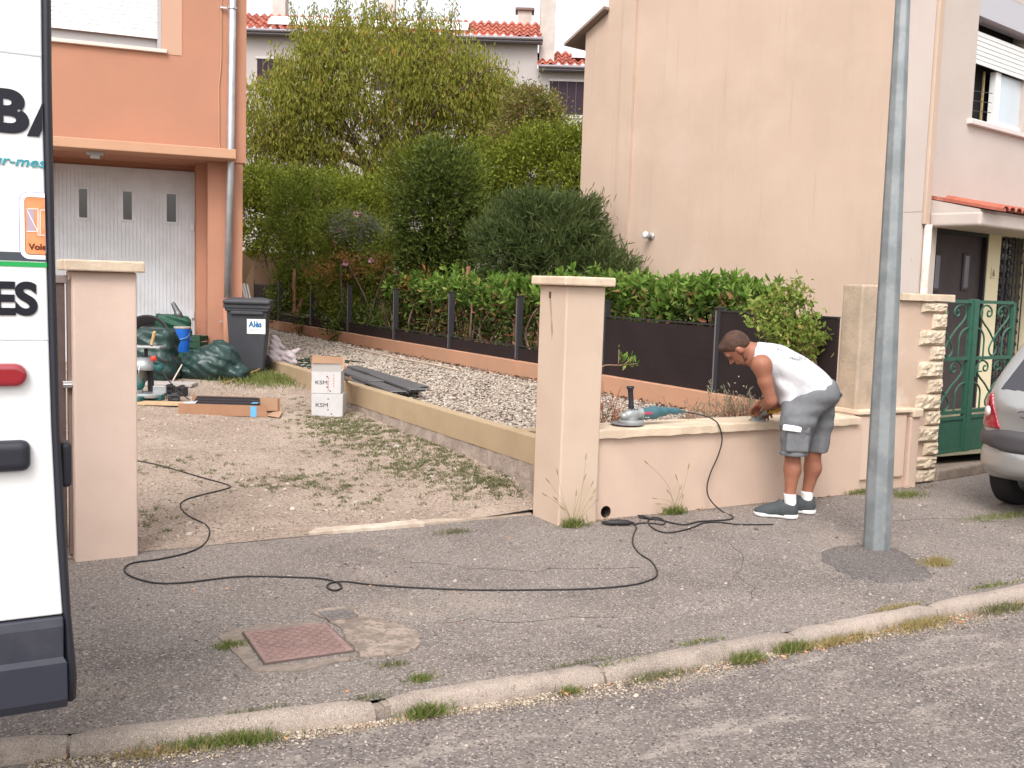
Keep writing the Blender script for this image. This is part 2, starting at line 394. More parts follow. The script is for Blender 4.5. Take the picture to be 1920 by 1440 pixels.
# kerb stones
kb = MB(); js = [-9,-6,-4,-2.9,-1.85,-.83,.33,1.385,1.435,2.38,3.45,4.45,5.45,6.45,7.5,8.5,10,12,15,20]
for a, b in zip(js[:-1], js[1:]):
    if abs(a-1.385) < .01:
        kb.box((a,float(ky(a))+.012,-.12),(b,float(ky(a))+.07,-.018)); continue
    if a > -3: kb.box((a-.015,float(ky(a))+.004,-.12),(a+.015,float(ky(a))+.06,-.008))
    n = 9; rows = []
    for i in range(n+1):
        x = a+.006+(b-a-.012)*i/n; y = float(ky(x)); y1 = float(ky(x+.01)); t = np.array([.01, y1-y]); t /= np.linalg.norm(t); nn = np.array([-t[1], t[0]])
        j = [random.uniform(-.003, .003) for _ in range(8)]
        prof = [(-.018,-.12),(-.016+j[0],-.045),(-.010+j[1],-.02+j[2]),(.0+j[3]*.7,-.006),(.013,.006+j[4]),(.036,.010+j[5]),(.066+j[6]*2,.007),(.072,-.03)]
        e = .012 if i in (0, n) else 0
        rows.append([(x+nn[0]*p[0], y+nn[1]*p[0], p[1]-(e if p[1] > -.04 else 0)) for p in prof])
    vs = [p for r in rows for p in r]; m_ = 8
    kb.add(vs, [(i*m_+k, i*m_+k+1, (i+1)*m_+k+1, (i+1)*m_+k) for i in range(n) for k in range(m_-1)]+[tuple(range(m_)), tuple(n*m_+k for k in range(m_))])
kb_o = kb.build('kerb', kerb_m, smooth=False); autosmooth(kb_o, 50); tag(kb_o, kind='structure')
# driveway with its rise towards the garage
def drive_z(X, Y):
    z = np.interp(Y, [5.9, 6.15, 9.5, 13.1, 40], [-.004, .012, .20, .39, .42])
    bank = np.exp(-((X-3.75)/.55)**2)*np.interp(Y, [6.0, 6.5, 7.3, 9, 10.5], [.04,.13, .13, .05, 0])
    return z+bank+und(X, Y, 2.4, 12, .012)*np.clip((Y-6)/.6, 0, 1)
sheet('driveway', np.concatenate([[-9,-6,-4,-2], np.arange(-1, 3.79, .06)]), np.concatenate([np.arange(6.0, 14, .06), np.arange(14, 26, 1.)]), lambda X, v: v, drive_z, dirt_m)
def drive_hit(x, y):
    r = ray(x, y)
    for t in np.linspace(3, 40, 6000):
        P = CAM+t*r
        if P[2] <= drive_z(P[0], P[1]): return P
sheet('gravel_bed', np.arange(3.8, 6.41, .1), np.arange(6.7, 26, .15), lambda X, v: v, lambda X, Y: .415+und(X, Y, 1.5, 8, .02), soil_m)
sheet('garden_soil', np.arange(3.85, 6.45, .08), np.arange(5.85, 6.66, .08), lambda X, v: v, lambda X, Y: .50+und(X, Y, 3, 8, .02), soil_m)
sheet('neighbour_ground', [6.46, 8, 11, 16, 40], [5.98, 7, 9, 12, 18, 26, 60], lambda X, v: v+0*X, lambda X, Y: .18+0*X+np.clip(Y-24, 0, 3)*.6, yard_m)
ts = MB()
def ragged(q, n, j, seed):
    g_ = random.Random(seed); o = []
    for i in range(len(q)):
        a, b = q[i], q[(i+1) % len(q)]
        for k in range(n): t = k/n; o.append((a[0]+(b[0]-a[0])*t+g_.gauss(0, j), a[1]+(b[1]-a[1])*t+g_.gauss(0, j)))
    return o
pts = ragged([(2.70,6.09),(3.2,6.10),(3.54,6.09),(3.54,6.0),(3.1,6.0),(2.72,5.99)], 9, .006, 1)
ts.prism([(x, y, -.02) for x, y in pts], (0,0,.032)); tag(ts.build('threshold_edge', M('threshold_worn', (.46,.38,.31), (.36,.28,.22), 9, rough=1, spec=.1, bump=.004, bscale=60)), kind='structure'); ts = MB()
pts = ragged([(1.93,6.02),(2.02,6.12),(2.45,6.09),(2.71,6.11),(2.72,5.985),(2.3,6.0)], 9, .004, 2)
ts.prism([(x, y-.015, -.02) for x, y in pts], (0,0,.042)); tag(ts.build('threshold_strip', strip_m, bevel=.004), kind='structure')
# asphalt mound round the lamp post foot
pc = [np.array(p) for p in ((4.575,4.312),(4.50,4.12),(4.461,3.938),(4.55,3.80),(4.664,3.74),(4.80,3.73),(4.944,3.767),(5.05,3.92),(5.16,4.096),(5.25,4.3),(5.17,4.45),(4.95,4.5),(4.75,4.46))]
cc = np.array((5.03,4.27)); vs = []; rings = [1,.94,.8,.6,.35,.12]; nn_ = 52
for k, s_ in enumerate(rings):
    for i in range(nn_):
        u = i/nn_*len(pc); a = pc[int(u) % len(pc)]; b = pc[(int(u)+1) % len(pc)]; q = a+(b-a)*(u-int(u))
        q = cc+(q-cc)*s_*(1+(.03*math.sin(i*1.7)+.02*math.sin(i*4.1))*(k < 3)); z = [-.01,.007,.011,.015,.019,.02][k]+.002*math.sin(i*2.3+k)
        vs.append((q[0], q[1], z))
fs = [(k*nn_+i, k*nn_+(i+1) % nn_, (k+1)*nn_+(i+1) % nn_, (k+1)*nn_+i) for k in range(len(rings)-1) for i in range(nn_)]+[tuple((len(rings)-1)*nn_+i for i in range(nn_))]
pm = mk('asphalt_patch', vs, fs, patch_m, smooth=True); tag(pm, kind='structure')
# cement patch around the manhole
cp = MB(); q = [(1.50,4.60),(1.55,4.30),(1.515,4.02),(1.53,3.93),(1.66,3.90),(1.80,3.98),(1.86,4.15),(1.80,4.33),(1.72,4.45),(1.70,4.57),(1.60,4.62)]
cp.prism([(x, y, -.01) for x, y in ragged(q, 6, .008, 3)], (0,0,.0145)); tag(cp.build('cement_patch', M('cement_patch', (.44,.36,.30), (.26,.215,.18), 9, .4, .6, rough=1, spec=.1, bump=.006, bscale=60, layers=[((.2,.165,.14), 40, .5, .6, None, .7)])), kind='structure')
cp = MB(); q = [(1.02,4.42),(1.12,4.50),(1.45,4.46),(1.5,4.42),(1.3,4.40),(1.125,4.425),(1.10,4.0),(1.3,3.97),(1.5,3.98),(1.45,3.92),(1.2,3.90),(1.05,3.97)]
cp.prism([(x, y, -.01) for x, y in ragged(q, 5, .007, 4)], (0,0,.0135)); tag(cp.build('cement_edge', M('cement_edge', (.28,.22,.18), (.20,.165,.14), 20, rough=1, bump=.005, bscale=60)), kind='structure')

# scattering of small solids (pebbles, leaves) as one mesh
def pebbles(name, P, size, m, flat=.6, seed=3):
    g = np.random.default_rng(seed); n = len(P)
    base = np.array([(1,0,0),(-1,0,0),(0,1,0),(0,-1,0),(0,0,1),(0,0,-1)], float)
    tri = np.array([(0,2,4),(2,1,4),(1,3,4),(3,0,4),(2,0,5),(1,2,5),(3,1,5),(0,3,5)])
    # subdivided octahedron
    mid = {}; V = [b for b in base]; T = []
    for a, b, c in tri:
        def md(i, j):
            k = (min(i, j), max(i, j))
            if k not in mid: p = V[i]+V[j]; V.append(p/np.linalg.norm(p)*1.0); mid[k] = len(V)-1
            return mid[k]
        ab, bc, ca = md(a, b), md(b, c), md(c, a); T += [(a,ab,ca),(ab,b,bc),(ca,bc,c),(ab,bc,ca)]
    V = np.array(V); T = np.array(T)
    S = g.lognormal(0, .28, (n, 1, 1))*np.asarray(size).reshape(-1, 1, 1)
    A = g.uniform(.6, 1.3, (n, 1, 3)); A[:, :, 2] *= flat
    X = V[None]*A*(1+g.uniform(-.22, .22, (n, len(V), 1)))
    th = g.uniform(0, 6.28, n); c, s = np.cos(th)[:, None], np.sin(th)[:, None]
    tl = g.uniform(-.5, .5, n)[:, None]
    x, y, z = X[..., 0], X[..., 1], X[..., 2]; y, z = y*np.cos(tl)-z*np.sin(tl), y*np.sin(tl)+z*np.cos(tl)
    X = np.stack([c*x-s*y, s*x+c*y, z], -1)*S+np.asarray(P)[:, None]
    F = (T[None]+(np.arange(n)*len(V))[:, None, None]).reshape(-1, 3)
    return npmesh(name, X.reshape(-1, 3), F, m, rnd=np.repeat(g.uniform(0, 1, n), len(T)))
def rndmat(name, stops, rough=.9, spec=.2, bump=0, bscale=60):
    m = M(name, (1,1,1), rough=rough, spec=spec, bump=bump, bscale=bscale); nt = m.node_tree
    at = _n(nt, 'ShaderNodeAttribute'); at.attribute_name = 'rnd'; r = _n(nt, 'ShaderNodeValToRGB'); el = r.color_ramp.elements
    while len(el) < len(stops): el.new(.5)
    for e, (pos, c) in zip(el, stops): e.position = pos; e.color = (*toned(name, c), 1)
    nt.links.new(at.outputs['Fac'], r.inputs[0]); nt.links.new(r.outputs[0], nt.nodes['Principled BSDF'].inputs['Base Color']); return m
gm = rndmat('gravel_stones', [(0,(.20,.16,.13)),(.2,(.42,.33,.27)),(.5,(.58,.48,.40)),(.8,(.66,.58,.50)),(1,(.48,.36,.29))])
N = 46000; y_ = 6.72+(rng.uniform(0, 1, N)**1.6)*17; x_ = rng.uniform(3.86, 6.33, N)
tag(pebbles('gravel', np.stack([x_, y_, .425+und(x_, y_, 1.5, 8, .02)+rng.uniform(-.006, .014, N)], -1), np.interp(y_, [6.7, 12, 24], [.0105, .013, .024]), gm), 'pale beige crushed gravel filling the long bed beside the fence', 'gravel', kind='stuff')
N = 1500; x_ = rng.uniform(3.9, 6.3, N); y_ = rng.uniform(5.98, 6.55, N)
tag(pebbles('bed_gravel', np.stack([x_, y_, .515+und(x_, y_, 3, 8, .02)], -1), .014, gm), 'grey stones among the pruned plants behind the street wall', 'gravel', kind='stuff')
dm = rndmat('driveway_stones', [(0,(.24,.18,.14)),(.5,(.46,.37,.30)),(1,(.66,.58,.50))])
N = 9000; x_ = rng.uniform(.2, 3.7, N); y_ = 6.2+rng.uniform(0, 1, N)**1.5*7
tag(pebbles('driveway_stones', np.stack([x_, y_, drive_z(x_, y_)+.002], -1), rng.choice([.004,.006,.008,.013], N, p=[.4,.35,.2,.05]), dm), 'loose small stones strewn over the dirt driveway', 'stones', kind='stuff')
wm_ = rndmat('pavement_grit', [(0,(.10,.085,.08)),(.4,(.25,.21,.19)),(.75,(.42,.37,.33)),(1,(.55,.48,.42))])
N = 9000; x_ = rng.uniform(.25, 6.6, N); v_ = rng.uniform(0, 1, N); y_ = (ky(x_)+.12)*(1-v_)+5.62*v_
tag(pebbles('pavement_grit', np.stack([x_, y_, walk_z(x_, y_)+.001], -1), rng.choice([.002,.003,.0045,.008], N, p=[.4,.35,.2,.05]), wm_), 'fine grit scattered on the grey asphalt pavement', 'grit', kind='stuff')
N = 9000; x_ = rng.uniform(.2, 6.5, N); y_ = ky(x_)-.03-rng.uniform(0, 1, N)**1.3*1.6
N2 = 16000; x2 = rng.uniform(.2, 6.5, N2); y2 = ky(x2)-.02-np.abs(rng.normal(0, .045, N2))*(1+.5*np.sin(x2*3.1))
tag(pebbles('gutter_grit', np.stack([x2, y2, -.054+.010*np.exp(-(ky(x2)-y2)/.03)], -1), rng.choice([.002,.003,.005], N2, p=[.45,.4,.15]), rndmat('gutter_sand_grains', [(0,(.20,.15,.11)),(.5,(.36,.29,.22)),(1,(.52,.44,.36))])), 'pale sandy grit gathered along the foot of the kerb', 'grit', kind='stuff')
tag(pebbles('road_grit', np.stack([x_, y_, -.054+und(x_, y_, .8, 8, .006)], -1), rng.choice([.0025,.0035,.005], N, p=[.4,.4,.2]), wm_), 'coarse chippings standing proud of the road surface', 'grit', kind='stuff')
# ================================================================ walls, pillars, fence
def rough_edge_box(mb, a, b, nseg, j=.004, ax=0):
    """long slab whose lower and upper front arrises wander a little"""
    L = np.linspace(a[ax], b[ax], nseg+1); oth = 1-ax; rows = []
    for t in L:
        r = [random.uniform(-j, j) for _ in range(4)]
        p = [(a[oth]+r[0], a[2]+r[1]), (b[oth], a[2]+r[1]*.3), (b[oth], b[2]), (a[oth]+r[2]*.5+.004, b[2]), (a[oth]+r[0]*.5, b[2]-.008)]
        for q in p: v = [0,0,q[1]]; v[ax] = t; v[oth] = q[0]; rows.append(tuple(v))
    k = 5
    mb.add(rows, [(i*k+c, i*k+(c+1) % k, (i+1)*k+(c+1) % k, (i+1)*k+c) for i in range(nseg) for c in range(k)]+[tuple(range(k)), tuple(nseg*k+c for c in range(k))])
    return mb
# left gate pillar
t = thing('gate_pillar', 'peach rendered gate pillar with flat cream cap beside the open white van door', 'pillar', loc=(.755,6.1,0))
a = MB().box((.59,5.93,-.05),(.918,6.28,1.60)).build('shaft', M('plaster_brightened', (.74,.565,.475), (.69,.52,.435), 2, rough=.92, spec=.15, bump=.004, bscale=220, layers=[((.42,.30,.22), 3, .62, .85, (1,1,.25), .3)]), bevel=.012, seg=3)  # wall plaster brightened in colour to offset the van's shade
b = MB().box((.545,5.885,1.60),(.955,6.325,1.66)).build('cap', cap_m, bevel=.008, seg=2)
c = MB().box((.572,6.02,.02),(.59,6.09,1.55)).build('hinge_jamb', M('brown_jamb', (.22,.16,.14), rough=.6))
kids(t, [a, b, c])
# right gate pillar, with an old fixing hole and stain
hole_m = M('dark_hole', (.03,.025,.02), rough=1)
t = thing('gate_pillar', 'peach gate pillar with rusty hole and stain, between driveway and low street wall', 'pillar', loc=(3.705,5.825,0))
pl2 = M('plaster_pillar_stained', (.68,.50,.375), (.64,.46,.34), 2, rough=.92, spec=.15, bump=.004, bscale=220, layers=[((.42,.30,.22), 3, .62, .85, (1,1,.25), .35)])
a = MB().box((3.55,5.65,-.05),(3.858,6.0,1.605)).build('shaft', pl2, bevel=.014, seg=3)
b = MB().box((3.505,5.60,1.605),(3.905,6.045,1.665)).build('cap', cap_m, bevel=.010, seg=2)
hp = atx(1032, 553, 3.55)
c = MB().box((3.5445,hp[1]-.012,hp[2]-.022),(3.5485,hp[1]+.012,hp[2]+.022)).build('fixing_hole', M('rust_dark', (.06,.03,.02), (.14,.07,.05), 60, rough=1), bevel=.002)
st = [(3.5485,hp[1]+dy*.9,hp[2]+dz) for dy, dz in ((.012,-.02),(-.014,-.02),(-.035,-.14),(-.06,-.25),(-.045,-.31),(-.03,-.24),(-.012,-.12))]
d = MB().prism(st, (-.0004,0,0)).build('rust_stain', M('stain', (.30,.245,.205), (.46,.36,.28), 7, .3, .7, rough=.95, spec=.1))
kids(t, [a, b, c, d])
# brown gate left of the left pillar
bm_ = M('brown_metal', (.14,.10,.095), (.12,.085,.08), 20, rough=.5, metal=.2)
t = thing('garden_gate', 'narrow dark brown metal gate with silver latch behind the van door', 'gate', loc=(0,6.05,0))
g = MB(); g.box((.505,6.03,.06),(.56,6.07,1.54)); g.box((-.42,6.03,.06),(-.36,6.07,1.54)); g.box((-.36,6.03,1.47),(.505,6.07,1.54)); g.box((-.36,6.03,.06),(.505,6.07,.14)); g.box((-.36,6.03,.95),(.505,6.07,1.0))
ps = [g.build('gate_frame', bm_, bevel=.004)]
ps.append(MB().box((-.36,6.04,.14),(.505,6.055,.95)).build('infill_panel', bm_))
ps.append(MB().box((.49,6.02,1.53),(.575,6.08,1.575)).build('post_cap', M('cap_grey', (.25,.2,.19), rough=.6), bevel=.005))
lp = aty(128, 720, 6.02); h = MB(); h.box((lp[0]-.03,5.995,lp[2]-.018),(lp[0]+.02,6.02,lp[2]+.018)); h.cyl((lp[0]-.03,5.985,lp[2]),(lp[0]+.022,5.985,lp[2]),.009,10)
ps.append(h.build('latch', M('latch_metal', (.7,.7,.7), rough=.3, metal=.9), bevel=.003)); kids(t, ps)
# low street wall with coping and drain hole
t = thing('garden_wall', 'low peach street wall with cream coping and drain hole, below the leaning man', 'wall', loc=(5.1,5.8,0))
wl = MB(); n_ = 32; cx_, cz_, r_ = 3.965, .05, .042
circ = [(cx_+r_*math.cos(2*math.pi*i/n_), cz_+r_*math.sin(2*math.pi*i/n_)) for i in range(n_)]
# front face: left field with the hole (fan to a square), then the plain rest
sq = []
for i in range(n_):
    c_, s_ = math.cos(2*math.pi*i/n_), math.sin(2*math.pi*i/n_); k = .098/max(abs(c_), abs(s_)); sq.append((cx_+c_*k, cz_+s_*k))
Y0, Y1 = 5.70, 5.93
wl.add([(x, Y0, z) for x, z in circ]+[(x, Y0, z) for x, z in sq], [(i, (i+1) % n_, n_+(i+1) % n_, n_+i) for i in range(n_)])
wl.add([(cx_-.098,Y0,cz_+.098),(cx_+.098,Y0,cz_+.098),(cx_+.098,Y0,.57),(cx_-.098,Y0,.57)], [(0,1,2,3)])
wl.add([(cx_-.12,Y0,-.05),(cx_-.098,Y0,-.05),(cx_-.098,Y0,.57),(cx_-.12,Y0,.57)], [(0,1,2,3)])
wl.add([(cx_+.098,Y0,-.05),(6.45,Y0,-.05),(6.45,Y0,.57),(cx_+.098,Y0,.57)], [(0,1,2,3)])
wl.add([(cx_-.12,Y1,-.05),(6.45,Y1,-.05),(6.45,Y1,.57),(cx_-.12,Y1,.57)], [(3,2,1,0)])
wl.add([(6.45,Y0,-.05),(6.45,Y1,-.05),(6.45,Y1,.57),(6.45,Y0,.57)], [(0,1,2,3)])
a = wl.build('wall_body', plaster_wall, fix=False)
b = rough_edge_box(MB(), (3.86,5.665,.57), (6.385,5.985,.63), 46, .004).build('coping', cap_m)
c = MB().lathe((cx_,Y0,cz_), [(r_+.001,.001),(r_+.001,.19),(0,.19)], 32, (0,1,0)).build('drain_hole', M('dark_bore_dirt', (.055,.04,.03), (.03,.022,.018), 30, rough=1, bump=.01, bscale=40))  # darkness inside the hole painted into this dark dirt colour
kids(t, [a, b, c])
# utility cabinet in the wall and its flank
cabm = M('cabinet_beige', (.66,.48,.38), (.62,.45,.35), 3, rough=.55, spec=.3)
t = thing('utility_cabinet', 'flat pale pink meter cabinet let into the wall end behind the lamp post', 'cabinet', loc=(6.7,5.8,0))
ps = [MB().box((6.392,5.74,-.03),(7.02,6.0,.645)).build('housing', plaster_wall, bevel=.006)]
ps.append(MB().box((6.425,5.715,.10),(6.70,5.74,.62)).build('door', cabm, bevel=.006))
ps.append(MB().box((6.712,5.715,.10),(6.985,5.74,.62)).build('door', cabm, bevel=.006))
ps.append(rough_edge_box(MB(), (6.387,5.695,.645), (7.03,6.03,.675), 6, .003).build('cabinet_cap', cap_m))
lq = aty(1614, 832, 5.71); ps.append(MB().lathe((lq[0],5.716,lq[2]), [(0,.004),(.008,.004),(.01,0)], 10, (0,-1,0)).build('keyhole', hole_m)); kids(t, ps)
t = thing('wall_pier', 'short peach rendered stub pier between the meter cabinet and the stone gate column', 'pier', loc=(7.06,5.8,0))
kids(t, [MB().box((7.02,5.70,-.03),(7.135,6.0,.60)).build('pier_body', plaster_wall, bevel=.01), MB().box((7.03,5.68,.60),(7.145,6.02,.67)).build('pier_cap', cap_m, bevel=.008)])
# old concrete post at the end of the fence
t = thing('concrete_post', 'tall weathered beige concrete post at the street end of the dark fence', 'post', loc=(6.53,5.87,0))
kids(t, [MB().box((6.44,5.78,.63),(6.655,5.995,1.69)).build('post_body', conc_old, bevel=.02, seg=3)])
# gate column with rock-faced quoins
t = thing('gate_column', 'peach gate column with alternating rock-faced stone quoins, left of the green gate', 'column', loc=(7.25,5.98,0))
ps = [MB().box((6.93,5.82,-.05),(7.50,6.2,1.57)).build('shaft', M('plaster_salmon', (.66,.47,.36), (.60,.42,.32), 2, rough=.92, spec=.15, bump=.004, bscale=180, layers=[((.70,.62,.55), 3, .55, .7, None, .4)]), bevel=.008)]
ps.append(rough_edge_box(MB(), (6.90,5.775,1.57), (7.56,6.25,1.63), 8, .003).build('cap', cap_m))
quoin_m = M('quoin_stone', (.62,.50,.38), (.50,.40,.30), 12, rough=.95, spec=.15, bump=.012, bscale=35, layers=[((.34,.26,.19), 16, .6, .75, None, .5)])
def rockblock(x0, x1, z0, z1):
    n, m = 9, 6; vs = []; 
    for j in range(m+1):
        for i in range(n+1):
            u, v = i/n, j/m; e = min(u, 1-u, v, 1-v); d = 0 if e < .01 else .018+random.uniform(.0, .022)*min(1, e*6)
            vs.append((x0+(x1-x0)*u, 5.815-d-.004, z0+(z1-z0)*v))
    fs = [(j*(n+1)+i, j*(n+1)+i+1, (j+1)*(n+1)+i+1, (j+1)*(n+1)+i) for j in range(m) for i in range(n)]
    o = len(vs); vs += [(x0,5.83,z0),(x1,5.83,z0),(x1,5.83,z1),(x0,5.83,z1)]
    c0, c1, c2, c3 = 0, n, (m+1)*(n+1)-1, m*(n+1)
    fs += [tuple([o, o+1]+list(range(c1, -1, -1))), tuple([o+2, o+3]+list(range(c3, c2+1))), tuple([o+3, o]+[j*(n+1) for j in range(m+1)]), tuple([o+1, o+2]+[j*(n+1)+n for j in range(m, -1, -1)])]
    return MB().add(vs, fs)
zz = [0.0,.115,.225,.35,.455,.63,.755,.91,1.035,1.18,1.30,1.45,1.568]; 
zz = [0,.12,.235,.355,.50,.63,.775,.91,1.06,1.19,1.33,1.47,1.567]
for i in range(len(zz)-1):
    lng = i % 2 == 1 or i == 0
    ps.append(rockblock(7.19 if lng else 7.335, 7.515, zz[i]+.004, zz[i+1]-.004).build('quoin', quoin_m))
kids(t, ps)
# ochre low wall between driveway and gravel
t = thing('low_wall', 'low ochre rendered retaining wall running back from the right pillar along the driveway', 'wall', loc=(3.74,9.6,0))
w1 = rough_edge_box(MB(), (3.70,6.02,.30), (3.80,13.3,.505), 30, .002, 1)
a = w1.build('wall_body', yellow_m)
f = MB(); L = np.linspace(6.02, 13.25, 60)
pr = []
for y in L:
    j = [random.uniform(-.02, .02) for _ in range(3)]; pr += [(3.655+j[0],y,-.02),(3.675+j[1],y,.20+j[1]),(3.712,y,.32+j[2]*.6 if y > 6.8 else .325),(3.79,y,.32),(3.79,y,-.02)]
f.add(pr, [(i*5+c, i*5+(c+1) % 5, (i+1)*5+(c+1) % 5, (i+1)*5+c) for i in range(59) for c in range(5)]+[tuple(range(5)), tuple(59*5+c for c in range(5))])
b = f.build('footing', rough_conc)
kids(t, [a, b])
t = thing('border_wall', 'short low cream edging wall closing the near end of the gravel bed', 'wall', loc=(5,6.65,0))
kids(t, [rough_edge_box(MB(), (3.8,6.60,.3), (6.36,6.70,.50), 10, .002).build('edging', yellow_m)])
# base wall of the fence
t = thing('fence_wall', 'long low salmon rendered base wall carrying the dark fence', 'wall', loc=(6.43,14,0))
a = rough_edge_box(MB(), (6.35,5.99,-.05), (6.48,25,.63), 60, .002, 1).build('wall_body', orangey)
kids(t, [a])
# dark composite fence
fp_m = M('fence_board', (.042,.029,.029), (.052,.036,.035), 3, rough=.75, spec=.25, bump=.0015, bscale=30, layers=[((.06,.045,.042), 4, .5, .7, (60,.6,60), .4)])
po_m = M('fence_post_metal', (.028,.027,.03), rough=.45, spec=.5)
t = thing('fence', 'dark brown board fence with slim black posts on the salmon base wall', 'fence', loc=(6.42,15,0.63))
ps = []; py_ = [7.47, 9.38, 11.34, 13.36, 15.46, 17.65, 19.82, 22.1, 24.4]
for i, y in enumerate(py_):
    p = MB(); zt = 1.44+.004*(y-9); h_ = .035
    p.box((6.385,y-h_,.63),(6.455,y+h_,zt)); p.box((6.375,y-h_-.006,zt),(6.465,y+h_+.006,zt+.012))
    o = p.build('post', po_m, bevel=.003); ps.append(o)
    tr = MB(); tr.box((6.378,y+h_*.2,.65),(6.385,y+h_*.2+.012,zt-.02)); q = tr.build('post_track', M('track_alu', (.35,.33,.36), rough=.35, metal=.7) if i == 0 else bpy.data.materials['track_alu'], o)
ends = [5.99]+py_
for i in range(len(py_)):
    y0 = ends[i]+(.035 if i else 0); y1 = py_[i]-.035
    if i == 0: zt = 1.405
    elif i == 1: zt = 1.27
    elif i == 8: zt = 1.42
    else: zt = .81
    p = MB()
    z = .635; k = 0
    while z < zt-.02:
        z2 = min(z+.155, zt); p.box((6.405+.0004*(k % 2),y0,z),(6.430,y1,z2-.0008)); z = z2; k += 1
    ps.append(p.build('board_panel', fp_m))
    ps.append(MB().box((6.400,y0,zt),(6.435,y1,zt+.014)).build('top_rail', po_m))
# first bay reaches the concrete post
kids(t, ps)
# ================================================================ green wrought iron gate
gg = M('green_iron', (.035,.115,.075), (.03,.095,.065), 20, rough=.5, spec=.4, layers=[((.10,.08,.05), 25, .66, .75, None, .5)])
gu = np.array([math.cos(R_(8)), math.sin(R_(8)), 0]); g0 = np.array([7.56, 6.03, 0])
gw = thing('wrought_iron_gate', 'dark green wrought iron double gate with scrollwork behind the silver car', 'gate', loc=tuple(g0))
def leaf(u0, u1):
    zb, zt = .175, 1.575; f = MB(); P = lambda u, z, d=0: tuple(g0+gu*u+np.array([0,d,z]))
    for a_, b_ in (((u0,zb),(u0,zt)),((u1,zb),(u1,zt))): f.bar(P(*a_), P(*b_), .035, .035, (0,1,0))
    for z in (zb+.0175, .50, .555, 1.05, zt): f.bar(P(u0+.0175, z), P(u1-.0175, z), .03, .03)
    root = f.build('gate_leaf', gg)
    pn = MB(); pn.obox(P((u0+u1)/2, .34), gu, (0,1,0), (0,0,1), (u1-u0)/2-.02, .006, .15); pn.build('kick_panel', gg, root)
    s = MB(); wd = u1-u0; 
    def tb(q): s.tube([P(u, z) for u, z in q], .009, 6)
    nb = 1
    for (za, zc) in ((.57, 1.04), (1.065, 1.56)):
        H = zc-za
        for b in range(nb):
            c = u0+.02+(wd-.04)*(b+.5)/nb; hw = (wd-.04)/nb/2
            for sg in ():
                q = []
                for i in range(26):   # lyre branch: loop below, belly, crossing, top scroll
                    v = i/25; z = za+H*(.03+.80*v); u = c+sg*hw*(.30*math.sin(v*math.pi*1.0)**1-.0+.62*max(0, v-.35)**.8 if v > .35 else .30*math.sin(v*math.pi))
                    q.append((u, z))
                zz_ = q[-1][1]; uu = q[-1][0]
                for i in range(1, 22):
                    a_ = i/21*math.pi*2.6; r = hw*.30*(1-.62*i/21)
                    q.append((uu-sg*hw*.30+sg*r*math.cos(a_), zz_+r*math.sin(a_)))
                tb(q)
            for sg in (-1, 1):
                ctl = [(0,.0),(-.16,.06),(-.20,.15),(-.10,.26),(.06,.36),(.30,.50),(.62,.64),(.80,.76),(.76,.89),(.58,.965),(.36,.95),(.20,.88),(.20,.79),(.34,.755),(.44,.80),(.40,.86),(.31,.855)]
                pp = smooth_path([(sg*a_, b_, 0) for a_, b_ in ctl], 4); tb([(c+hw*p_[0], za+H*p_[1]) for p_ in pp])
                tb([(c+sg*hw*.52, za), (c+sg*hw*.52, za+H*.30)]+[(c+sg*hw*(1-.48*math.cos(a_)), za+H*(.30+.24*math.sin(a_))) for a_ in np.linspace(0, math.pi/2*.98, 10)])
    s.build('scrollwork', gg, root); return root
l1 = leaf(.02, .70); l2 = leaf(.80, 1.48); l3 = None
pf = MB(); pf.obox(g0+gu*.75+np.array([0,0,.88]), gu, (0,1,0), (0,0,1), .035, .035, .72)
p1 = pf.build('gate_post', gg, bevel=.004)
hd = MB(); q = g0+gu*.80+np.array([0,-.03,.93]); hd.obox(q, gu, (0,1,0), (0,0,1), .012, .01, .05); hd.bar(q+np.array([0,-.02,0]), q+gu*.09+np.array([0,-.02,0]), .012, .012)
p2 = hd.build('handle', gg, bevel=.002)
kids(gw, [l1, l2, p1, p2])
stp = MB(); stp.obox(g0+gu*1.2+np.array([0,.0,.045]), gu, (-gu[1],gu[0],0), (0,0,1), 1.25, .22, .055)
tag(stp.build('gate_step', rough_conc, bevel=.02), kind='structure')

# ================================================================ houses
def arr(*a): return np.array(a, float)
# ---- left, orange
HA = arr(3.40,13.42,0); la = R_(-8.5); lu = arr(math.cos(la), math.sin(la), 0); ln = arr(math.sin(la), -math.cos(la), 0)   # ln towards the street
def LH(u, d, z): return HA+lu*u+ln*d+arr(0,0,z)
orange = M('orange_render', (.57,.30,.215), (.53,.285,.205), 1.5, rough=.92, spec=.12, bump=.003, bscale=160, layers=[((.45,.30,.22), 2.5, .6, .8, (1,1,.4), .25)])
orange_l = M('orange_light', (.64,.385,.28), (.60,.36,.26), 3, rough=.9, spec=.12, bump=.003, bscale=160)
def lbox(mb, u0, u1, d0, d1, z0, z1): return mb.obox(LH((u0+u1)/2, (d0+d1)/2, (z0+z1)/2), lu, ln, (0,0,1), (u1-u0)/2, (d1-d0)/2, (z1-z0)/2)
def lmb(mb, *bx):
    for b_ in bx: lbox(mb, *b_)
    return mb
t = thing('house', 'orange rendered house on the left with a white garage door under a projecting ledge', 'house', loc=tuple(HA))
ps = []
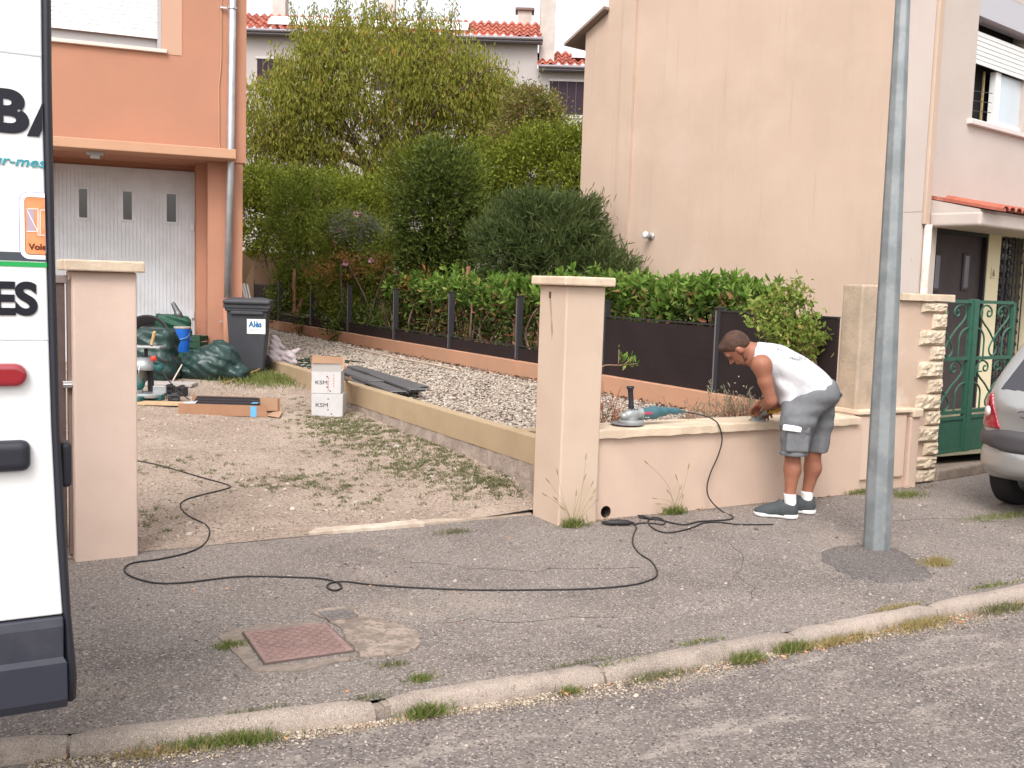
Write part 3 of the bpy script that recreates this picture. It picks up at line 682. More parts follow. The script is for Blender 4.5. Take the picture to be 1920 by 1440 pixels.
# upper storey with window opening u -2.35..-1.0, z 4.42..5.55
ps.append(lmb(MB(), (-1.0,.03,-8,0,3.06,6.6), (-9,-2.9,-8,0,3.06,6.6), (-2.9,-1.0,-8,0,3.06,4.39), (-2.9,-1.0,-8,0,5.75,6.6), (-2.9,-1.0,-8,-.5,4.39,5.75)).build('wall', orange))
ps.append(lmb(MB(), (-.44,-.005,-8,-.02,-.1,3.06), (-9,-3.06,-8,-.02,-.1,3.06), (-3.06,-.44,-8,-.88,-.1,3.06), (-.56,-.44,-.88,-.40,-.1,3.06)).build('ground_floor_wall', orange))
ps.append(lmb(MB(), (-9,-.13,-.02,.42,3.06,3.18)).build('ledge', orange_l, bevel=.01))
ps.append(lmb(MB(), (-1.0,-.76,0,.006,4.34,6.6)).build('window_surround', M('surround', (.66,.43,.32), rough=.9)))
alu = M('white_shutter', (.74,.75,.77), rough=.45, spec=.3); grm = M('grey_metal', (.42,.42,.43), rough=.5, metal=.3)
sh = MB(); z = 4.60
while z < 5.75: lbox(sh, -2.9, -1.03, -.20, -.185, z, z+.046); lbox(sh, -2.9, -1.03, -.2, -.192, z+.046, z+.052); z += .052
so_ = sh.build('roller_shutter', alu, bevel=.004)
lmb(MB(), (-2.9,-1.03,-.21,-.18,4.555,4.598)).build('bottom_bar', alu, so_)
ps.append(so_)
ps.append(lmb(MB(), (-1.05,-1.0,-.24,-.13,4.39,5.75), (-2.9,-1.05,-.30,-.25,4.39,4.56)).build('window_frame', grm))
ps.append(lmb(MB(), (-2.95,-.94,-.16,.05,4.345,4.389)).build('sill', M('sill_stone', (.62,.55,.50), rough=.8), bevel=.006))
# garage door: ribbed leaf with three slots
gdm = M('garage_white', (.58,.56,.57), (.52,.50,.50), 3, rough=.6, spec=.3, layers=[((.40,.35,.31), 6, .6, .75, (8,8,.5), .5)])
gdw = [(-2.01,-1.91),(-1.47,-1.36),(-.92,-.80)]
gd = MB(); u = -3.05; 
lbox(gd, -3.05, -.57, -.86, -.84, .30, 2.985)
while u < -.58:
    if not any(a_-.03 < u < b_+.01 for a_, b_ in gdw): lbox(gd, u, u+.036, -.84, -.832, .34, 2.98)
    else: lbox(gd, u, u+.036, -.84, -.832, .34, 2.27); lbox(gd, u, u+.036, -.84, -.832, 2.70, 2.98)
    u += .0475
gdo = gd.build('garage_door', gdm)
for a_, b_ in gdw:
    fr = lmb(MB(), (a_-.025,a_,-.84,-.825,2.275,2.695),(b_,b_+.025,-.84,-.825,2.275,2.695),(a_,b_,-.84,-.825,2.275,2.30),(a_,b_,-.84,-.825,2.67,2.695)).build('window_slot_frame', gdm, gdo)
    lmb(MB(), (a_,b_,-.839,-.834,2.30,2.67)).build('window_slot', glassy('slot_glass', (.03,.028,.03)) if 'slot_glass' not in bpy.data.materials else bpy.data.materials['slot_glass'], gdo)
for zb in (1.0, 2.2): lmb(MB(), (-.60,-.565,-.832,-.80,zb,zb+.10)).build('hinge', gdm, gdo)
ps.append(gdo)
# downpipe
zin = M('zinc_pipe', (.58,.60,.64), (.46,.48,.52), 3, rough=.38, metal=.75, spec=.5)
pu = -.17
dp_ = MB().tube([LH(pu+.03,.07,6.6), LH(pu+.01,.07,4), LH(pu,.07,3.0), LH(pu-.03,.07,1.28)], .047, 16).build('downpipe', zin, smooth=True)
lw = MB().tube([LH(pu-.03,.07,1.30), LH(pu-.03,.07,.3)], .052, 14).build('downpipe_shoe', orange, dp_, smooth=True)
for zb in (1.0,3.10,4.98):
    MB().lathe(LH(pu+.005*(zb-1),.07,zb), [(.05,-.012),(.058,-.012),(.058,.012),(.05,.012)], 16).build('pipe_bracket', zin, dp_)
    MB().obox(LH(pu-.09,.04,zb), lu, ln, (0,0,1), .04, .012, .01).build('bracket_arm', zin, dp_)
ps.append(dp_)
cb = MB().tube([LH(pu-.11,.012,6), LH(pu-.115,.012,4.3), LH(pu-.14,.012,4.0), LH(pu-.135,.012,3.3), LH(pu-.12,.012,3.18)], .008, 6).build('cable', orange_l); ps.append(cb)
# lamp under the ledge
lq = LH(-1.78, .15, 3.06)
lf = MB(); lf.obox(lq-arr(0,0,.02), lu, ln, (0,0,1), .10, .05, .02); lf.obox(lq-arr(0,0,.06), lu, ln, (0,0,1), .055, .04, .025)
ps.append(lf.build('ceiling_lamp', grm, bevel=.006))
# roof slab
ps.append(lmb(MB(), (-9.2,.3,-8.3,.4,6.6,6.75)).build('eaves', orange_l))
kids(t, ps)
# ---- right, pink beige
HB = atd(1722, 500, 12.0); HB[2] = 0; ra = R_(11); ru = arr(math.cos(ra), math.sin(ra), 0); rn = arr(math.sin(ra), -math.cos(ra), 0)
def RHP(u, d, z): return HB+ru*u+rn*d+arr(0,0,z)
def rbox(mb, u0, u1, d0, d1, z0, z1): return mb.obox(RHP((u0+u1)/2, (d0+d1)/2, (z0+z1)/2), ru, rn, (0,0,1), abs(u1-u0)/2, abs(d1-d0)/2, (z1-z0)/2)
def rmb(mb, *bx):
    for b_ in bx: rbox(mb, *b_)
    return mb
def rpix(x, y, d=0.):
    P = atp(x, y, HB+rn*d, rn); return float((P-HB)@ru), float(P[2])
pinkm = M('pink_beige_render', (.66,.485,.375), (.62,.455,.35), .8, rough=.93, spec=.12, bump=.003, bscale=150, layers=[((.54,.40,.31), 1.3, .50, .75, (2.5,2.5,.25), .38), ((.72,.55,.44), .5, .5, .7, None, .5), ((.44,.36,.29), 22, .68, .8, None, .35), ((.50,.38,.30), 3, .58, .7, (6,6,.2), .35)])
pinkf = M('pale_facade', (.66,.56,.52), (.62,.52,.48), 1, rough=.92, spec=.12, bump=.003, bscale=150, layers=[((.30,.26,.23), 9, .66, .74, (3,3,1), .6), ((.50,.45,.41), 3, .6, .75, None, .35)])
creamw = M('cream_wall', (.66,.58,.40), rough=.9)
wx0, wz0 = rpix(1822, 222); wx1 = wx0+1.6; _, wz1 = rpix(1829, 10)
wz0 = rpix(1822,222)[1]; print('R window', wx0, wz0, wz1)
t = thing('house', 'tall beige house with a blank side wall and white roller shutter window', 'house', loc=tuple(HB))
ps = []
depth = 5.75
# canopy / door levels
cz1 = rpix(1760, 385, .55)[1]; cz0 = cz1-.17; dz = rpix(1800, 432, -.05)[1]; print('canopy', cz0, cz1, dz)
du0, du1 = rpix(1745, 500, -.05)[0], rpix(1851, 500, -.05)[0]; eu0 = rpix(1874, 500, -.05)[0]; eu1 = eu0+.95; print('doors', du0, du1, eu0)
HT = 7.4
ps.append(rmb(MB(), (0,9,-depth,-.35,0,HT)).build('side_wall', pinkm))
ps.append(rmb(MB(), (.0,wx0,-.35,0,cz1,HT), (wx0,wx1,-.35,0,cz1,wz0-.02), (wx0,wx1,-.35,0,wz1+.25,HT), (wx1,9,-.35,0,cz1,HT)).build('front_wall', pinkf))
ps.append(rmb(MB(), (.004,du0-.02,-.35,0.002,0,cz1-.002)).build('porch_flank', pinkf))
ps.append(rmb(MB(), (du0-.02,du0,-.35,-.003,0,cz1), (du0,du1,-.35,-.05,dz,cz1), (du1,eu0,-.35,-.05,0,cz1), (eu0,eu1,-.35,-.05,dz,cz1), (eu1,9,-.35,0,0,cz1)).build('porch_wall', creamw))
# strip of the side wall standing proud and the rear part with the falling roof
bs = -ru
sd0 = float((atp(1162, 300, HB, ru)-HB)@rn); sd1 = float((atp(1185, 300, HB, ru)-HB)@rn); sdr = float((atp(1097, 300, HB, ru)-HB)@rn); print('side', sd0, sd1, sdr)
def spix(x, y): P = atp(x, y, HB, ru); return float((P-HB)@rn), float(P[2])
d0, z0 = spix(1141, 22); d1_, z1_ = spix(1097, 62); print('rear eave', d0, z0, d1_, z1_)
# re-cut: main block from front to d0, rear block lower with sloping top
ps[0].data.clear_geometry(); 
mb = rmb(MB(), (0,9,d0,-.35,0,HT)); mb.build('x', pinkm); tmp = bpy.data.objects['x']; ps[0].data = tmp.data; bpy.data.objects.remove(tmp)
rb = MB(); q = [RHP(0.02,d0,0), RHP(0.02,d1_,0), RHP(0.02,d1_,z1_), RHP(0.02,d0,z0)]; rb.prism(q, ru*8.9); ps.append(rb.build('rear_wall', pinkm))
rr = MB(); q = [RHP(-.12,d0+.02,z0+.02), RHP(-.12,d1_-.35,z1_-.16), RHP(-.12,d1_-.35,z1_-.12), RHP(-.12,d0+.02,z0+.06)]; rr.prism(q, ru*9); ps.append(rr.build('rear_roof', M('roof_edge', (.26,.20,.17), rough=.9)))
ps.append(rmb(MB(), (-.05,0,sd0-.0,sd1,0,HT)).build('wall_band', pinkm))
st_m = M('damp_streak', (.50,.37,.28), (.60,.44,.34), 3, .3, .7, rough=.95, spec=.1)
# corner cover strip and drain pipe on the front edge
ps.append(rmb(MB(), (-.004,.115,0,.045,cz1-.15,HT)).build('corner_cover', pinkm, bevel=.01))
ps.append(MB().cyl(RHP(.07,.05,.2), RHP(.07,.05,cz1-.15), .045, 14).build('waste_pipe', M('pipe_cream', (.66,.58,.52), (.5,.42,.36), 8, rough=.6), smooth=True))
# window with roller shutter half down
wf = M('pvc_white', (.75,.75,.74), rough=.4); dk = M('room_dark', (.02,.018,.02), rough=.9)
_, shz = rpix(1830, 112); _, bxz = rpix(1830, 52)
win = rmb(MB(), (wx0,wx1,-.34,-.30,wz0,wz1+.25)).build('window', dk)
gl = glassy('window_glass', (.03,.035,.04)); refl = M('curtain_pane', (.55,.62,.68), rough=.15, spec=.6, coat=.5)
m1 = rpix(1861, 190, -.15)[0]; m2 = rpix(1868, 190, -.15)[0]
rmb(MB(), (wx0,wx0+.03,-.2,-.12,wz0,wz1), (m1-.01,m2,-.2,-.12,wz0,shz), (wx0+.03,wx1,-.2,-.12,wz0,wz0+.05)).build('frame', wf, win)
rmb(MB(), (m2+.05,wx1,-.17,-.15,wz0+.09,shz)).build('pane', refl, win)
rmb(MB(), (m2,m2+.05,-.18,-.13,wz0+.05,shz), (m2+.05,wx1,-.18,-.13,wz0+.05,wz0+.09)).build('sash', wf, win)
rmb(MB(), (m1-.13,m1-.10,-.24,-.22,wz0+.05,shz)).build('curtain', M('curtain', (.42,.33,.16), (.3,.22,.1), 20, rough=.9), win)
ps.append(win)
gr_ = MB()
for uu_ in (wx0+.08, wx0+.16): gr_.bar(RHP(uu_,-.10,wz0+.05), RHP(uu_,-.10,shz-.1), .008, .008, (0,1,0))
for zz_ in (.12,.24,.36): gr_.bar(RHP(wx0+.03,-.10,wz0+zz_), RHP(m1-.13,-.10,wz0+zz_+.05), .008, .008)
gr_.build('grille', po_m, win)
sh = MB(); z = shz
while z < bxz: rbox(sh, wx0+.01, wx1, -.10, -.085, z, z+.045); rbox(sh, wx0+.01, wx1, -.10, -.094, z+.045, z+.056); z += .056
ps.append(sh.build('roller_shutter', wf, bevel=.004))
ps.append(rmb(MB(), (wx0,wx1,-.2,.0-.002,bxz+.16,wz1+.25)).build('shutter_box', M('soffit_grey', (.45,.44,.48), rough=.7)))
ps.append(rmb(MB(), (wx0-.12,wx1+.1,-.12,.06,wz0-.08,wz0-.02)).build('sill', M('sill2', (.62,.56,.54), rough=.8), bevel=.008))
# canopy with tiles
cn = rmb(MB(), (.16,9,0,.62,cz0,cz1)).build('canopy', pinkf, bevel=.035, seg=4)
MB().prism([RHP(.17,.01,cz1-.01), RHP(.17,.60,cz1-.01), RHP(.17,.60,cz1+.02), RHP(.17,.01,cz1+.15)], ru*8.8).build('canopy_fill', pinkf, cn)
tilem = M('roof_tile', (.42,.13,.085), (.34,.10,.07), 9, rough=.85, spec=.2, layers=[((.50,.27,.19), 7, .55, .7, None, .6), ((.2,.08,.06), 18, .62, .7, None, .5)])
tl = MB(); u = .22
tl.prism([RHP(.17,.0,cz1+.16), RHP(.17,.70,cz1+.015), RHP(.17,.70,cz1+.05), RHP(.17,.0,cz1+.20)], ru*.42)
u = .6
while u < 9:
    n_ = 8; vs = []
    for (d_, zo) in ((.70, .0), (.0, .15)):
        for th_ in (.055, .043):
            vs += [RHP(u-math.cos(math.pi*i/n_)*th_*1.55, d_, cz1+.03+zo+math.sin(math.pi*i/n_)*th_) for i in range(n_+1)]
    k = n_+1; fs = []
    for i in range(n_): fs += [(i, i+1, 2*k+i+1, 2*k+i), (k+i+1, k+i, 3*k+i, 3*k+i+1), (i+1, i, k+i, k+i+1)]
    tl.add(vs, fs); 
    tl.add([RHP(u+.085-.06+.12*i/5, .68, cz1+.045-.03*math.sin(math.pi*i/5)) for i in range(6)]+[RHP(u+.085-.06+.12*i/5, .0, cz1+.195-.03*math.sin(math.pi*i/5)) for i in range(6)], [(i, i+1, 7+i, 6+i) for i in range(5)])
    u += .17
tl.build('canopy_tiles', tilem, cn, fix=False); ps.append(cn)
# front door and barred door
brn = M('dark_door', (.045,.032,.036), (.055,.04,.042), 5, rough=.6)
fd = rmb(MB(), (du0+.03,du1-.03,-.16,-.12,0,dz)).build('front_door', brn)
rmb(MB(), (du0,du0+.04,-.2,-.06,0,dz), (du1-.04,du1,-.2,-.06,0,dz), (du0+.04,du1-.04,-.2,-.06,dz-.05,dz)).build('door_frame', M('door_frame_black', (.02,.018,.02), rough=.5), fd)
for cxp in (1754, 1809):
    uc, zc = rpix(cxp, 510, -.12)
    p_ = rmb(MB(), (uc-.09,uc+.09,-.12,-.10,zc-.24,zc+.24)).build('door_light_frame', brn, fd, bevel=.01)
    rmb(MB(), (uc-.055,uc+.055,-.105,-.096,zc-.2,zc+.2)).build('door_light', glassy('door_glass', (.16,.15,.18)) if 'door_glass' not in bpy.data.materials else bpy.data.materials['door_glass'], fd)
ps.append(fd)
bd = rmb(MB(), (eu0+.02,eu1-.02,-.2,-.17,0,dz)).build('grille_door', glassy('dark_glass', (.025,.02,.025)))
gr_ = MB(); uu_ = eu0+.03
rbox(gr_, eu0, eu0+.05, -.16, -.08, 0, dz)
for k in range(14):
    z = .5+k*.16
    for j in range(3):
        c_ = eu0+.17+j*.26
        gr_.tube([RHP(c_+.1*math.cos(a_)*(1-.5*a_/9), -.1, z+.07*math.sin(a_)*(1-.5*a_/9)) for a_ in np.linspace(0, 8, 14)], .008, 5)
for j in range(5): gr_.bar(RHP(eu0+.05+j*.2,-.1,0), RHP(eu0+.05+j*.2,-.1,dz), .012, .012, (0,1,0))
gr_.build('iron_grille', po_m, bd); ps.append(bd)
kids(t, ps)
u_, z_ = rpix(1861, 512, -.05)
t = thing('house_number', 'small cream house number plate reading 6 between the two dark doors', 'sign', loc=tuple(RHP(u_,-.04,z_)))
a = rmb(MB(), (u_-.055,u_+.055,-.049,-.035,z_-.07,z_+.07)).build('plate', M('plate_cream', (.62,.56,.40), rough=.5), bevel=.004)
b = text_mesh('digit', '6', .12, M('digit_brown', (.12,.07,.04)), RHP(u_-.032,-.034,z_-.042), ru, (0,0,1), bold=.002)
kids(t, [a, b])
# wall lamp / camera on the blank wall
P = atp(1222, 443, HB-ru*.0, ru); 
t = thing('wall_lamp', 'small grey round lamp fixed low on the blank pink side wall', 'lamp', loc=tuple(P))
sv = M('lamp_grey', (.45,.46,.47), rough=.35, metal=.5)
a = MB().lathe(P, [(0,0),(.055,0),(.055,.02),(.03,.03),(.0,.03)], 18, -ru).build('mount', sv, smooth=True)
hd_ = P-ru*.09+arr(0,0,.01); dr = -ru*.6+rn*.3+arr(0,0,.1)+(-RH)*.5
b = MB().lathe(hd_-dr*.04, [(0,-.01),(.035,0),(.05,.05),(.055,.1),(.045,.105),(0,.1)], 18, dr).build('lamp_head', sv, smooth=True)
c = MB().lathe(hd_-dr*.04, [(0,.115),(.035,.11),(.045,.104)], 18, dr).build('lens', M('lens_white', (.8,.8,.78), rough=.2), smooth=True)
kids(t, [a, b, c])
# ---- house far behind, white with clay roof
bu = RH/np.linalg.norm(RH); bn = -FH/np.linalg.norm(FH); DB = 34.
OB = atd(960, 520, DB); OB[2] = 0
def bpix(x, y, D=DB): P = atd(x, y, D); return float((P-OB)@bu), float(P[2])
def BP(u, d, z): return OB+bu*u+bn*d+arr(0,0,z)
def bbx(mb, u0, u1, d0, d1, z0, z1): return mb.obox(BP((u0+u1)/2, (d0+d1)/2, (z0+z1)/2), bu, bn, (0,0,1), (u1-u0)/2, abs(d1-d0)/2, (z1-z0)/2)
bwm = M('white_render', (.60,.55,.56), (.56,.51,.52), .6, rough=.93, spec=.1)
t = thing('house', 'off-white house far behind the garden with a long red clay tile roof', 'house', loc=tuple(BP(0,0,0)))
uL, uM, uR = -13., bpix(1008, 100)[0], bpix(1130, 100)[0]; zE = bpix(740, 70)[1]; zE2 = bpix(1050, 130)[1]; zt = bpix(740, 24)[1]
ps = []
def house_part(nm, u0, u1, zt_): 
    return bbx(MB(), u0, u1, -7, 0, 0, zt_).build(nm, bwm)
ps.append(house_part('wall', uL, uM, zE)); ps.append(house_part('wing_wall', uM+.003, uR+6, zE2))
def tiles(u0, u1, zE_, dep, rise, nm):
    mb = MB(); pitch = .26; dep = dep*.68; rows = 4
    nu = int((u1-u0)/pitch*6); us = np.linspace(u0, u1, nu+1); vs = []
    V = []; F = []
    for r in range(rows):
        for e in (0, 1):
            d = .35-(r+e*1.12)*dep/rows; z = zE_+rise*(r+e*1.12)/rows+(.05 if e == 0 else .0)+.03
            for u_ in us: V.append(BP(u_, d, z+.055*math.cos(2*math.pi*u_/pitch)+.008*math.sin(u_*7+r*3)))
    k = nu+1
    for r in range(rows):
        b0 = r*2*k
        for i in range(nu): F.append((b0+i, b0+i+1, b0+k+i+1, b0+k+i))
        if r:
            p0 = (r*2-1)*k
            for i in range(nu): F.append((p0+i, p0+i+1, b0+i+1, b0+i))
    return mk(nm, V, F, M(nm+'_clay', (.46,.16,.115), (.34,.115,.09), 1.2, rough=1, spec=0, layers=[((.60,.33,.24), 5, .56, .66, (2,2,2), .6), ((.22,.09,.07), 4, .6, .7, None, .5)]), fix=False)
ps.append(tiles(uL, uM+.1, zE, 1.9, zt-zE, 'roof')); ps.append(tiles(uM+.0, uR+6, zE2, 1.9, bpix(1050, 88)[1]-zE2, 'wing_roof'))
gut = M('gutter_zinc', (.20,.18,.20), rough=.5, metal=.4)
def gtr(u0, u1, z): 
    g_ = MB(); g_.tube([BP(u0,.42,z), BP(u1,.42,z)], .055, 10); bbx(g_, u0, u1, .0, .38, z-.10, z-.045); return g_.build('gutter', gut)
ps.append(gtr(uL, uM+.15, zE-.0)); ps.append(gtr(uM+.06, uR+6, zE2))
chm = M('chimney_render', (.55,.48,.45), (.46,.40,.37), 2, rough=.95)
for (xa, xb, yt, yb, nm) in ((498,523,-40,30,'chimney'),(710,733,-40,30,'chimney'),(970,997,5,45,'chimney'),(1012,1040,-60,90,'chimney')):
    ua, zb_ = bpix(xa, yb); ub, _ = bpix(xb, yb); ztp = bpix(xa, yt)[1]
    c_ = bbx(MB(), ua, ub, -1.4, -.9 if xa < 1000 else -.1, zb_-.6, ztp).build(nm, chm)
    bbx(MB(), ua-.08, ub+.08, -1.5, -.8 if xa < 1000 else -.02, ztp, ztp+.07).build('chimney_cap', M('cap_dark', (.2,.14,.13), rough=.9) if 'cap_dark' not in bpy.data.materials else bpy.data.materials['cap_dark'], c_)
    ps.append(c_)
wg = M('back_glass', (.045,.03,.04), rough=.9, spec=.1); wfr = M('back_frame', (.5,.46,.46), rough=.8)
for (x0_, y0_, x1_, y1_) in ((482,112,548,165),(1029,155,1130,214),(700,118,770,170)):
    ua, za = bpix(x0_, y1_); ub, zb_ = bpix(x1_, y0_)
    f_ = bbx(MB(), ua-.05, ub+.05, .0, .03, za-.12, za).build('window', wfr); bbx(MB(), ua, ub, .0, .015, za, zb_).build('pane', wg, f_)
    bbx(MB(), ua-.05, ub+.05, .0, .035, zb_, zb_+.07).build('lintel', wfr, f_); 
    fv = MB(); n_ = 6
    for i in range(1, n_): bbx(fv, ua+(ub-ua)*i/n_-.012, ua+(ub-ua)*i/n_+.012, .015, .022, za, zb_)
    fv.build('pane_bars', M('bar_dark', (.08,.06,.075), rough=.6) if 'bar_dark' not in bpy.data.materials else bpy.data.materials['bar_dark'], f_)
    ps.append(f_)
# skylights: pale panels lying on the roof
sk = M('skylight', (.8,.8,.82), rough=.3)
for (x0_, x1_, yb, yt_, zz0, lo_) in ((500,880,51,34,zE,0),(1070,1130,112,98,zE2,1)):
    ua = bpix(x0_, yb)[0]; ub = bpix(x1_, yb)[0]; za = bpix(x0_, yb)[1]; zb_ = bpix(x0_, yt_)[1]
    s_ = MB(); n_ = 3 if not lo_ else 1
    rise_ = (zt-zE)/1.29
    for i in range(n_):
        a_, b_ = ua+(ub-ua)*i/n_+.04, ua+(ub-ua)*(i+1)/n_-.04
        d0_ = .35-(za-zz0)/rise_ if not lo_ else -.1; d1_2 = d0_-(zb_-za)/rise_
        s_.prism([BP(a_, d0_, za+.10), BP(b_, d0_, za+.10), BP(b_, d1_2, zb_+.10), BP(a_, d1_2, zb_+.10)], (0,0,.08))
    ps.append(s_.build('roof_panel', sk))
kids(t, ps)
# wall at the far end of the path, beside the orange house
t = thing('boundary_wall', 'brownish rendered end wall above the last fence board beside the orange house', 'wall', loc=(6,27.3,0))
a = MB().box((2.5,27.2,0),(11,27.4,2.25)).build('wall_body', M('brown_render', (.40,.25,.17), (.34,.21,.15), 1.5, rough=.95))
kids(t, [a])
P0 = atd(456,475,19); P1 = atd(476,490,22)
t = thing('side_wall', 'tan rendered stub wall seen just beyond the orange house corner', 'wall', loc=(P0[0],P0[1],0))
b = MB().prism([(P0[0]-.6,P0[1]-.3,0),(P0[0]-.6,P0[1]-.3,P0[2]+.25),(P0[0],P0[1],P0[2]),(P1[0],P1[1],P1[2]),(P1[0],P1[1],0)], (-.1,.1,0)).build('wall_body', M('tan_render', (.52,.33,.20), rough=.95))
kids(t, [b])
# ================================================================ street things
galv = M('galvanised_steel', (.33,.37,.40), (.25,.285,.31), 6, .38, .62, rough=.5, metal=.35, spec=.45, layers=[((.42,.44,.45), 22, .55, .7, (1,1,.5), .5)])
hole_m = bpy.data.materials['dark_hole']
B = gz(1643, 1032); Dp = float(B@FH); T = atd(1693, 0, Dp); up = (T-B)/np.linalg.norm(T-B)
t = thing('lamp_post', 'tall tapering galvanised steel lamp post standing in a dark asphalt patch on the pavement', 'lamp post', loc=tuple(B))
def pole_at(s): return B+(T-B)*s
pts = [(0,.085),(.15,.083),(1,.045),(1.7,.03)]
mb = MB(); n = 8; 
for s_, r in pts:
    c = pole_at(s_)
    for k in range(n):
        a_ = 2*math.pi*(k+.62)/n; mb.v.append(tuple(c+arr(math.cos(a_)*r, math.sin(a_)*r, 0)))
mb.v = [tuple(map(float, p)) for p in mb.v]
mb.f += [(i*n+k, i*n+(k+1) % n, (i+1)*n+(k+1) % n, (i+1)*n+k) for i in range(len(pts)-1) for k in range(n)]
p1 = mb.build('pole', galv, bevel=.006, seg=2)
ar = pole_at(1.7); p2 = MB().tube([ar-arr(0,0,.1), ar+arr(0,-.3,.25), ar+arr(0,-1.1,.35)], .03, 10).build('arm', galv, smooth=True)
p3 = MB().obox(ar+arr(0,-1.35,.35), (0,1,0), (1,0,0), (0,0,1), .32, .12, .05).build('lamp_head', M('lamp_housing', (.3,.31,.32), rough=.5), bevel=.03)
dpt = atd(1631, 690, Dp)
kids(t, [p1, p2, p3])
# manhole covers
rust = M('rusty_iron', (.29,.185,.165), (.24,.155,.14), 8, rough=.75, metal=.15, spec=.35, layers=[((.36,.27,.24), 30, .52, .7, None, .6)])
def cover(name, label, q, treads):
    c = np.mean(q, 0); t = thing(name, label, 'manhole cover', loc=(c[0], c[1], 0))
    q = [np.array(p) for p in q]
    rust_ = rust if treads > 8 else M('grey_iron', (.20,.175,.165), (.15,.13,.12), 12, rough=.8, spec=.3)
    a = MB().prism([(p[0],p[1],-.02) for p in q], (0,0,.028)).build('plate', rust_, bevel=.002)
    fr = MB()
    for i in range(4):
        p, r = q[i], q[(i+1) % 4]; o1 = c+(p-c)*1.03; o2 = c+(r-c)*1.03; i1 = c+(p-c)*1.008; i2 = c+(r-c)*1.008
        fr.prism([(*o1,-.02),(*o2,-.02),(*i2,-.02),(*i1,-.02)], (0,0,.0262))
    b = fr.build('frame', M('frame_iron', (.13,.09,.08), rough=.8) if 'frame_iron' not in bpy.data.materials else bpy.data.materials['frame_iron'])
    tr = MB()
    e1 = (q[1]-q[0]); e2 = (q[3]-q[0]); N_ = treads
    for i in range(N_):
        for j in range(N_):
            p = q[0]+e1*(.05+.9*(i+.5)/N_)+e2*(.05+.9*(j+.5)/N_); s = 1 if (i+j) % 2 else -1
            if treads > 8 and abs(i-N_/2) < 1.5 and abs(j-N_/2) < 1: continue
            d = e1/np.linalg.norm(e1)*.7+s*e2/np.linalg.norm(e2)*.7; d /= np.linalg.norm(d)
            tr.obox((*p,.0085), (*d,0), (-d[1],d[0],0), (0,0,1), .0125, .0032, .0030)
    cc_ = tr.build('tread_pattern', rust_); 
    d_ = None if treads <= 8 else MB().obox((*c,.0085), (1,0,0), (0,1,0), (0,0,1), .022, .007, .0022).build('lift_slot', M('slot', (.2,.14,.13), rough=.8) if 'slot' not in bpy.data.materials else bpy.data.materials['slot'])
    kids(t, [a, b, cc_, d_] if treads > 8 else [a, b, cc_])
cover('manhole_cover', 'square rusty red checker plate manhole cover in the pavement', [(1.135,4.43),(1.507,4.395),(1.505,4.02),(1.122,4.032)], 13)
cover('meter_cover', 'small grey square hatch behind the rusty manhole cover', [(1.53,4.57),(1.69,4.55),(1.67,4.42),(1.535,4.43)], 5)

# ---- van with its rear door swung open towards the camera
vw = M('van_white', (.72,.72,.73), rough=.25, spec=.5, coat=.5, layers=[((.55,.52,.48), 30, .68, .76, None, .5)])
vb = M('van_black_plastic', (.026,.028,.042), rough=.5, spec=.4, bump=.0005, bscale=300, layers=[((.06,.06,.07), 3, .5, .8, None, .6)])
rubb = M('rubber_black', (.018,.019,.028), rough=.45, spec=.45)
VY = 3.17
def vp(x, y, dy=0.): P = aty(x, y, VY+dy); return (float(P[0]), VY+dy, float(P[2]))
t = thing('van', 'white van with big lettering, its black edged rear door swung open', 'van', loc=(-2.8,4.1,0))
we = [(78,-160),(78,0),(80,200),(88,490),(92,640),(97,800),(107,1000),(118,1152)]
oe = [(97,-160),(97,0),(98,150),(100,250),(104,480),(109,640),(113,800),(125,1000),(134,1150)]
XL = -.56
top = vp(78,-60)[2]+.0
pan = [vp(x, y) for x, y in we]; zb_ = vp(118,1152)[2]
pan = [(XL,VY,2.56)]+pan+[(XL,VY,zb_)]
door = MB().prism(pan, (0,.045,0)).build('rear_door', vw, bevel=.006, seg=3)
ps = [door]
se = oe; inner = [vp(x, y, -.004) for x, y in we]+[vp(122,1300,-.004),vp(120,1316,-.004)]; outer = [vp(x, y, -.004) for x, y in oe]+[vp(148,1298,-.004),vp(144,1312,-.004)]
mb = MB()
def zip_strip(A, Bq, y0, y1):
    zs = np.linspace(max(A[-1][2], Bq[-1][2])*1.0, 2.56, 34)[::-1]
    ax_ = np.interp(zs, [p[2] for p in A][::-1], [p[0] for p in A][::-1]); bx_ = np.interp(zs, [p[2] for p in Bq][::-1], [p[0] for p in Bq][::-1])
    vs = []
    for z, a_, b_ in zip(zs, ax_, bx_): vs += [(a_+.001,y0+.004,z),((a_*.6+b_*.4),y0-.010,z),((a_*.3+b_*.7),y0-.006,z),(b_,y0+.012,z),(b_-.002,y1,z),(a_,y1,z)]
    k = 6; m_ = len(zs)
    mb.add(vs, [(i*k+c, i*k+(c+1) % k, (i+1)*k+(c+1) % k, (i+1)*k+c) for i in range(m_-1) for c in range(k)]+[tuple(range(k)), tuple((m_-1)*k+c for c in range(k))])
zip_strip(inner, outer, VY, VY+.06)
sealo = mb.build('door_seal', rubb, smooth=True, parent=door)
zs1 = vp(118,1152)[2]; zr1 = vp(0,1250)[2]; zbot = vp(0,1342)[2]
xr = vp(118,1152)[0]
bp_ = MB(); prof = [(VY+.05,zs1-.002),(VY-.012,zs1-.004),(VY-.02,zs1-.03),(VY-.022,zr1+.012),(VY-.030,zr1-.004),(VY-.030,zbot+.03),(VY-.015,zbot),(VY+.05,zbot)]
xr2 = vp(126,1320)[0]
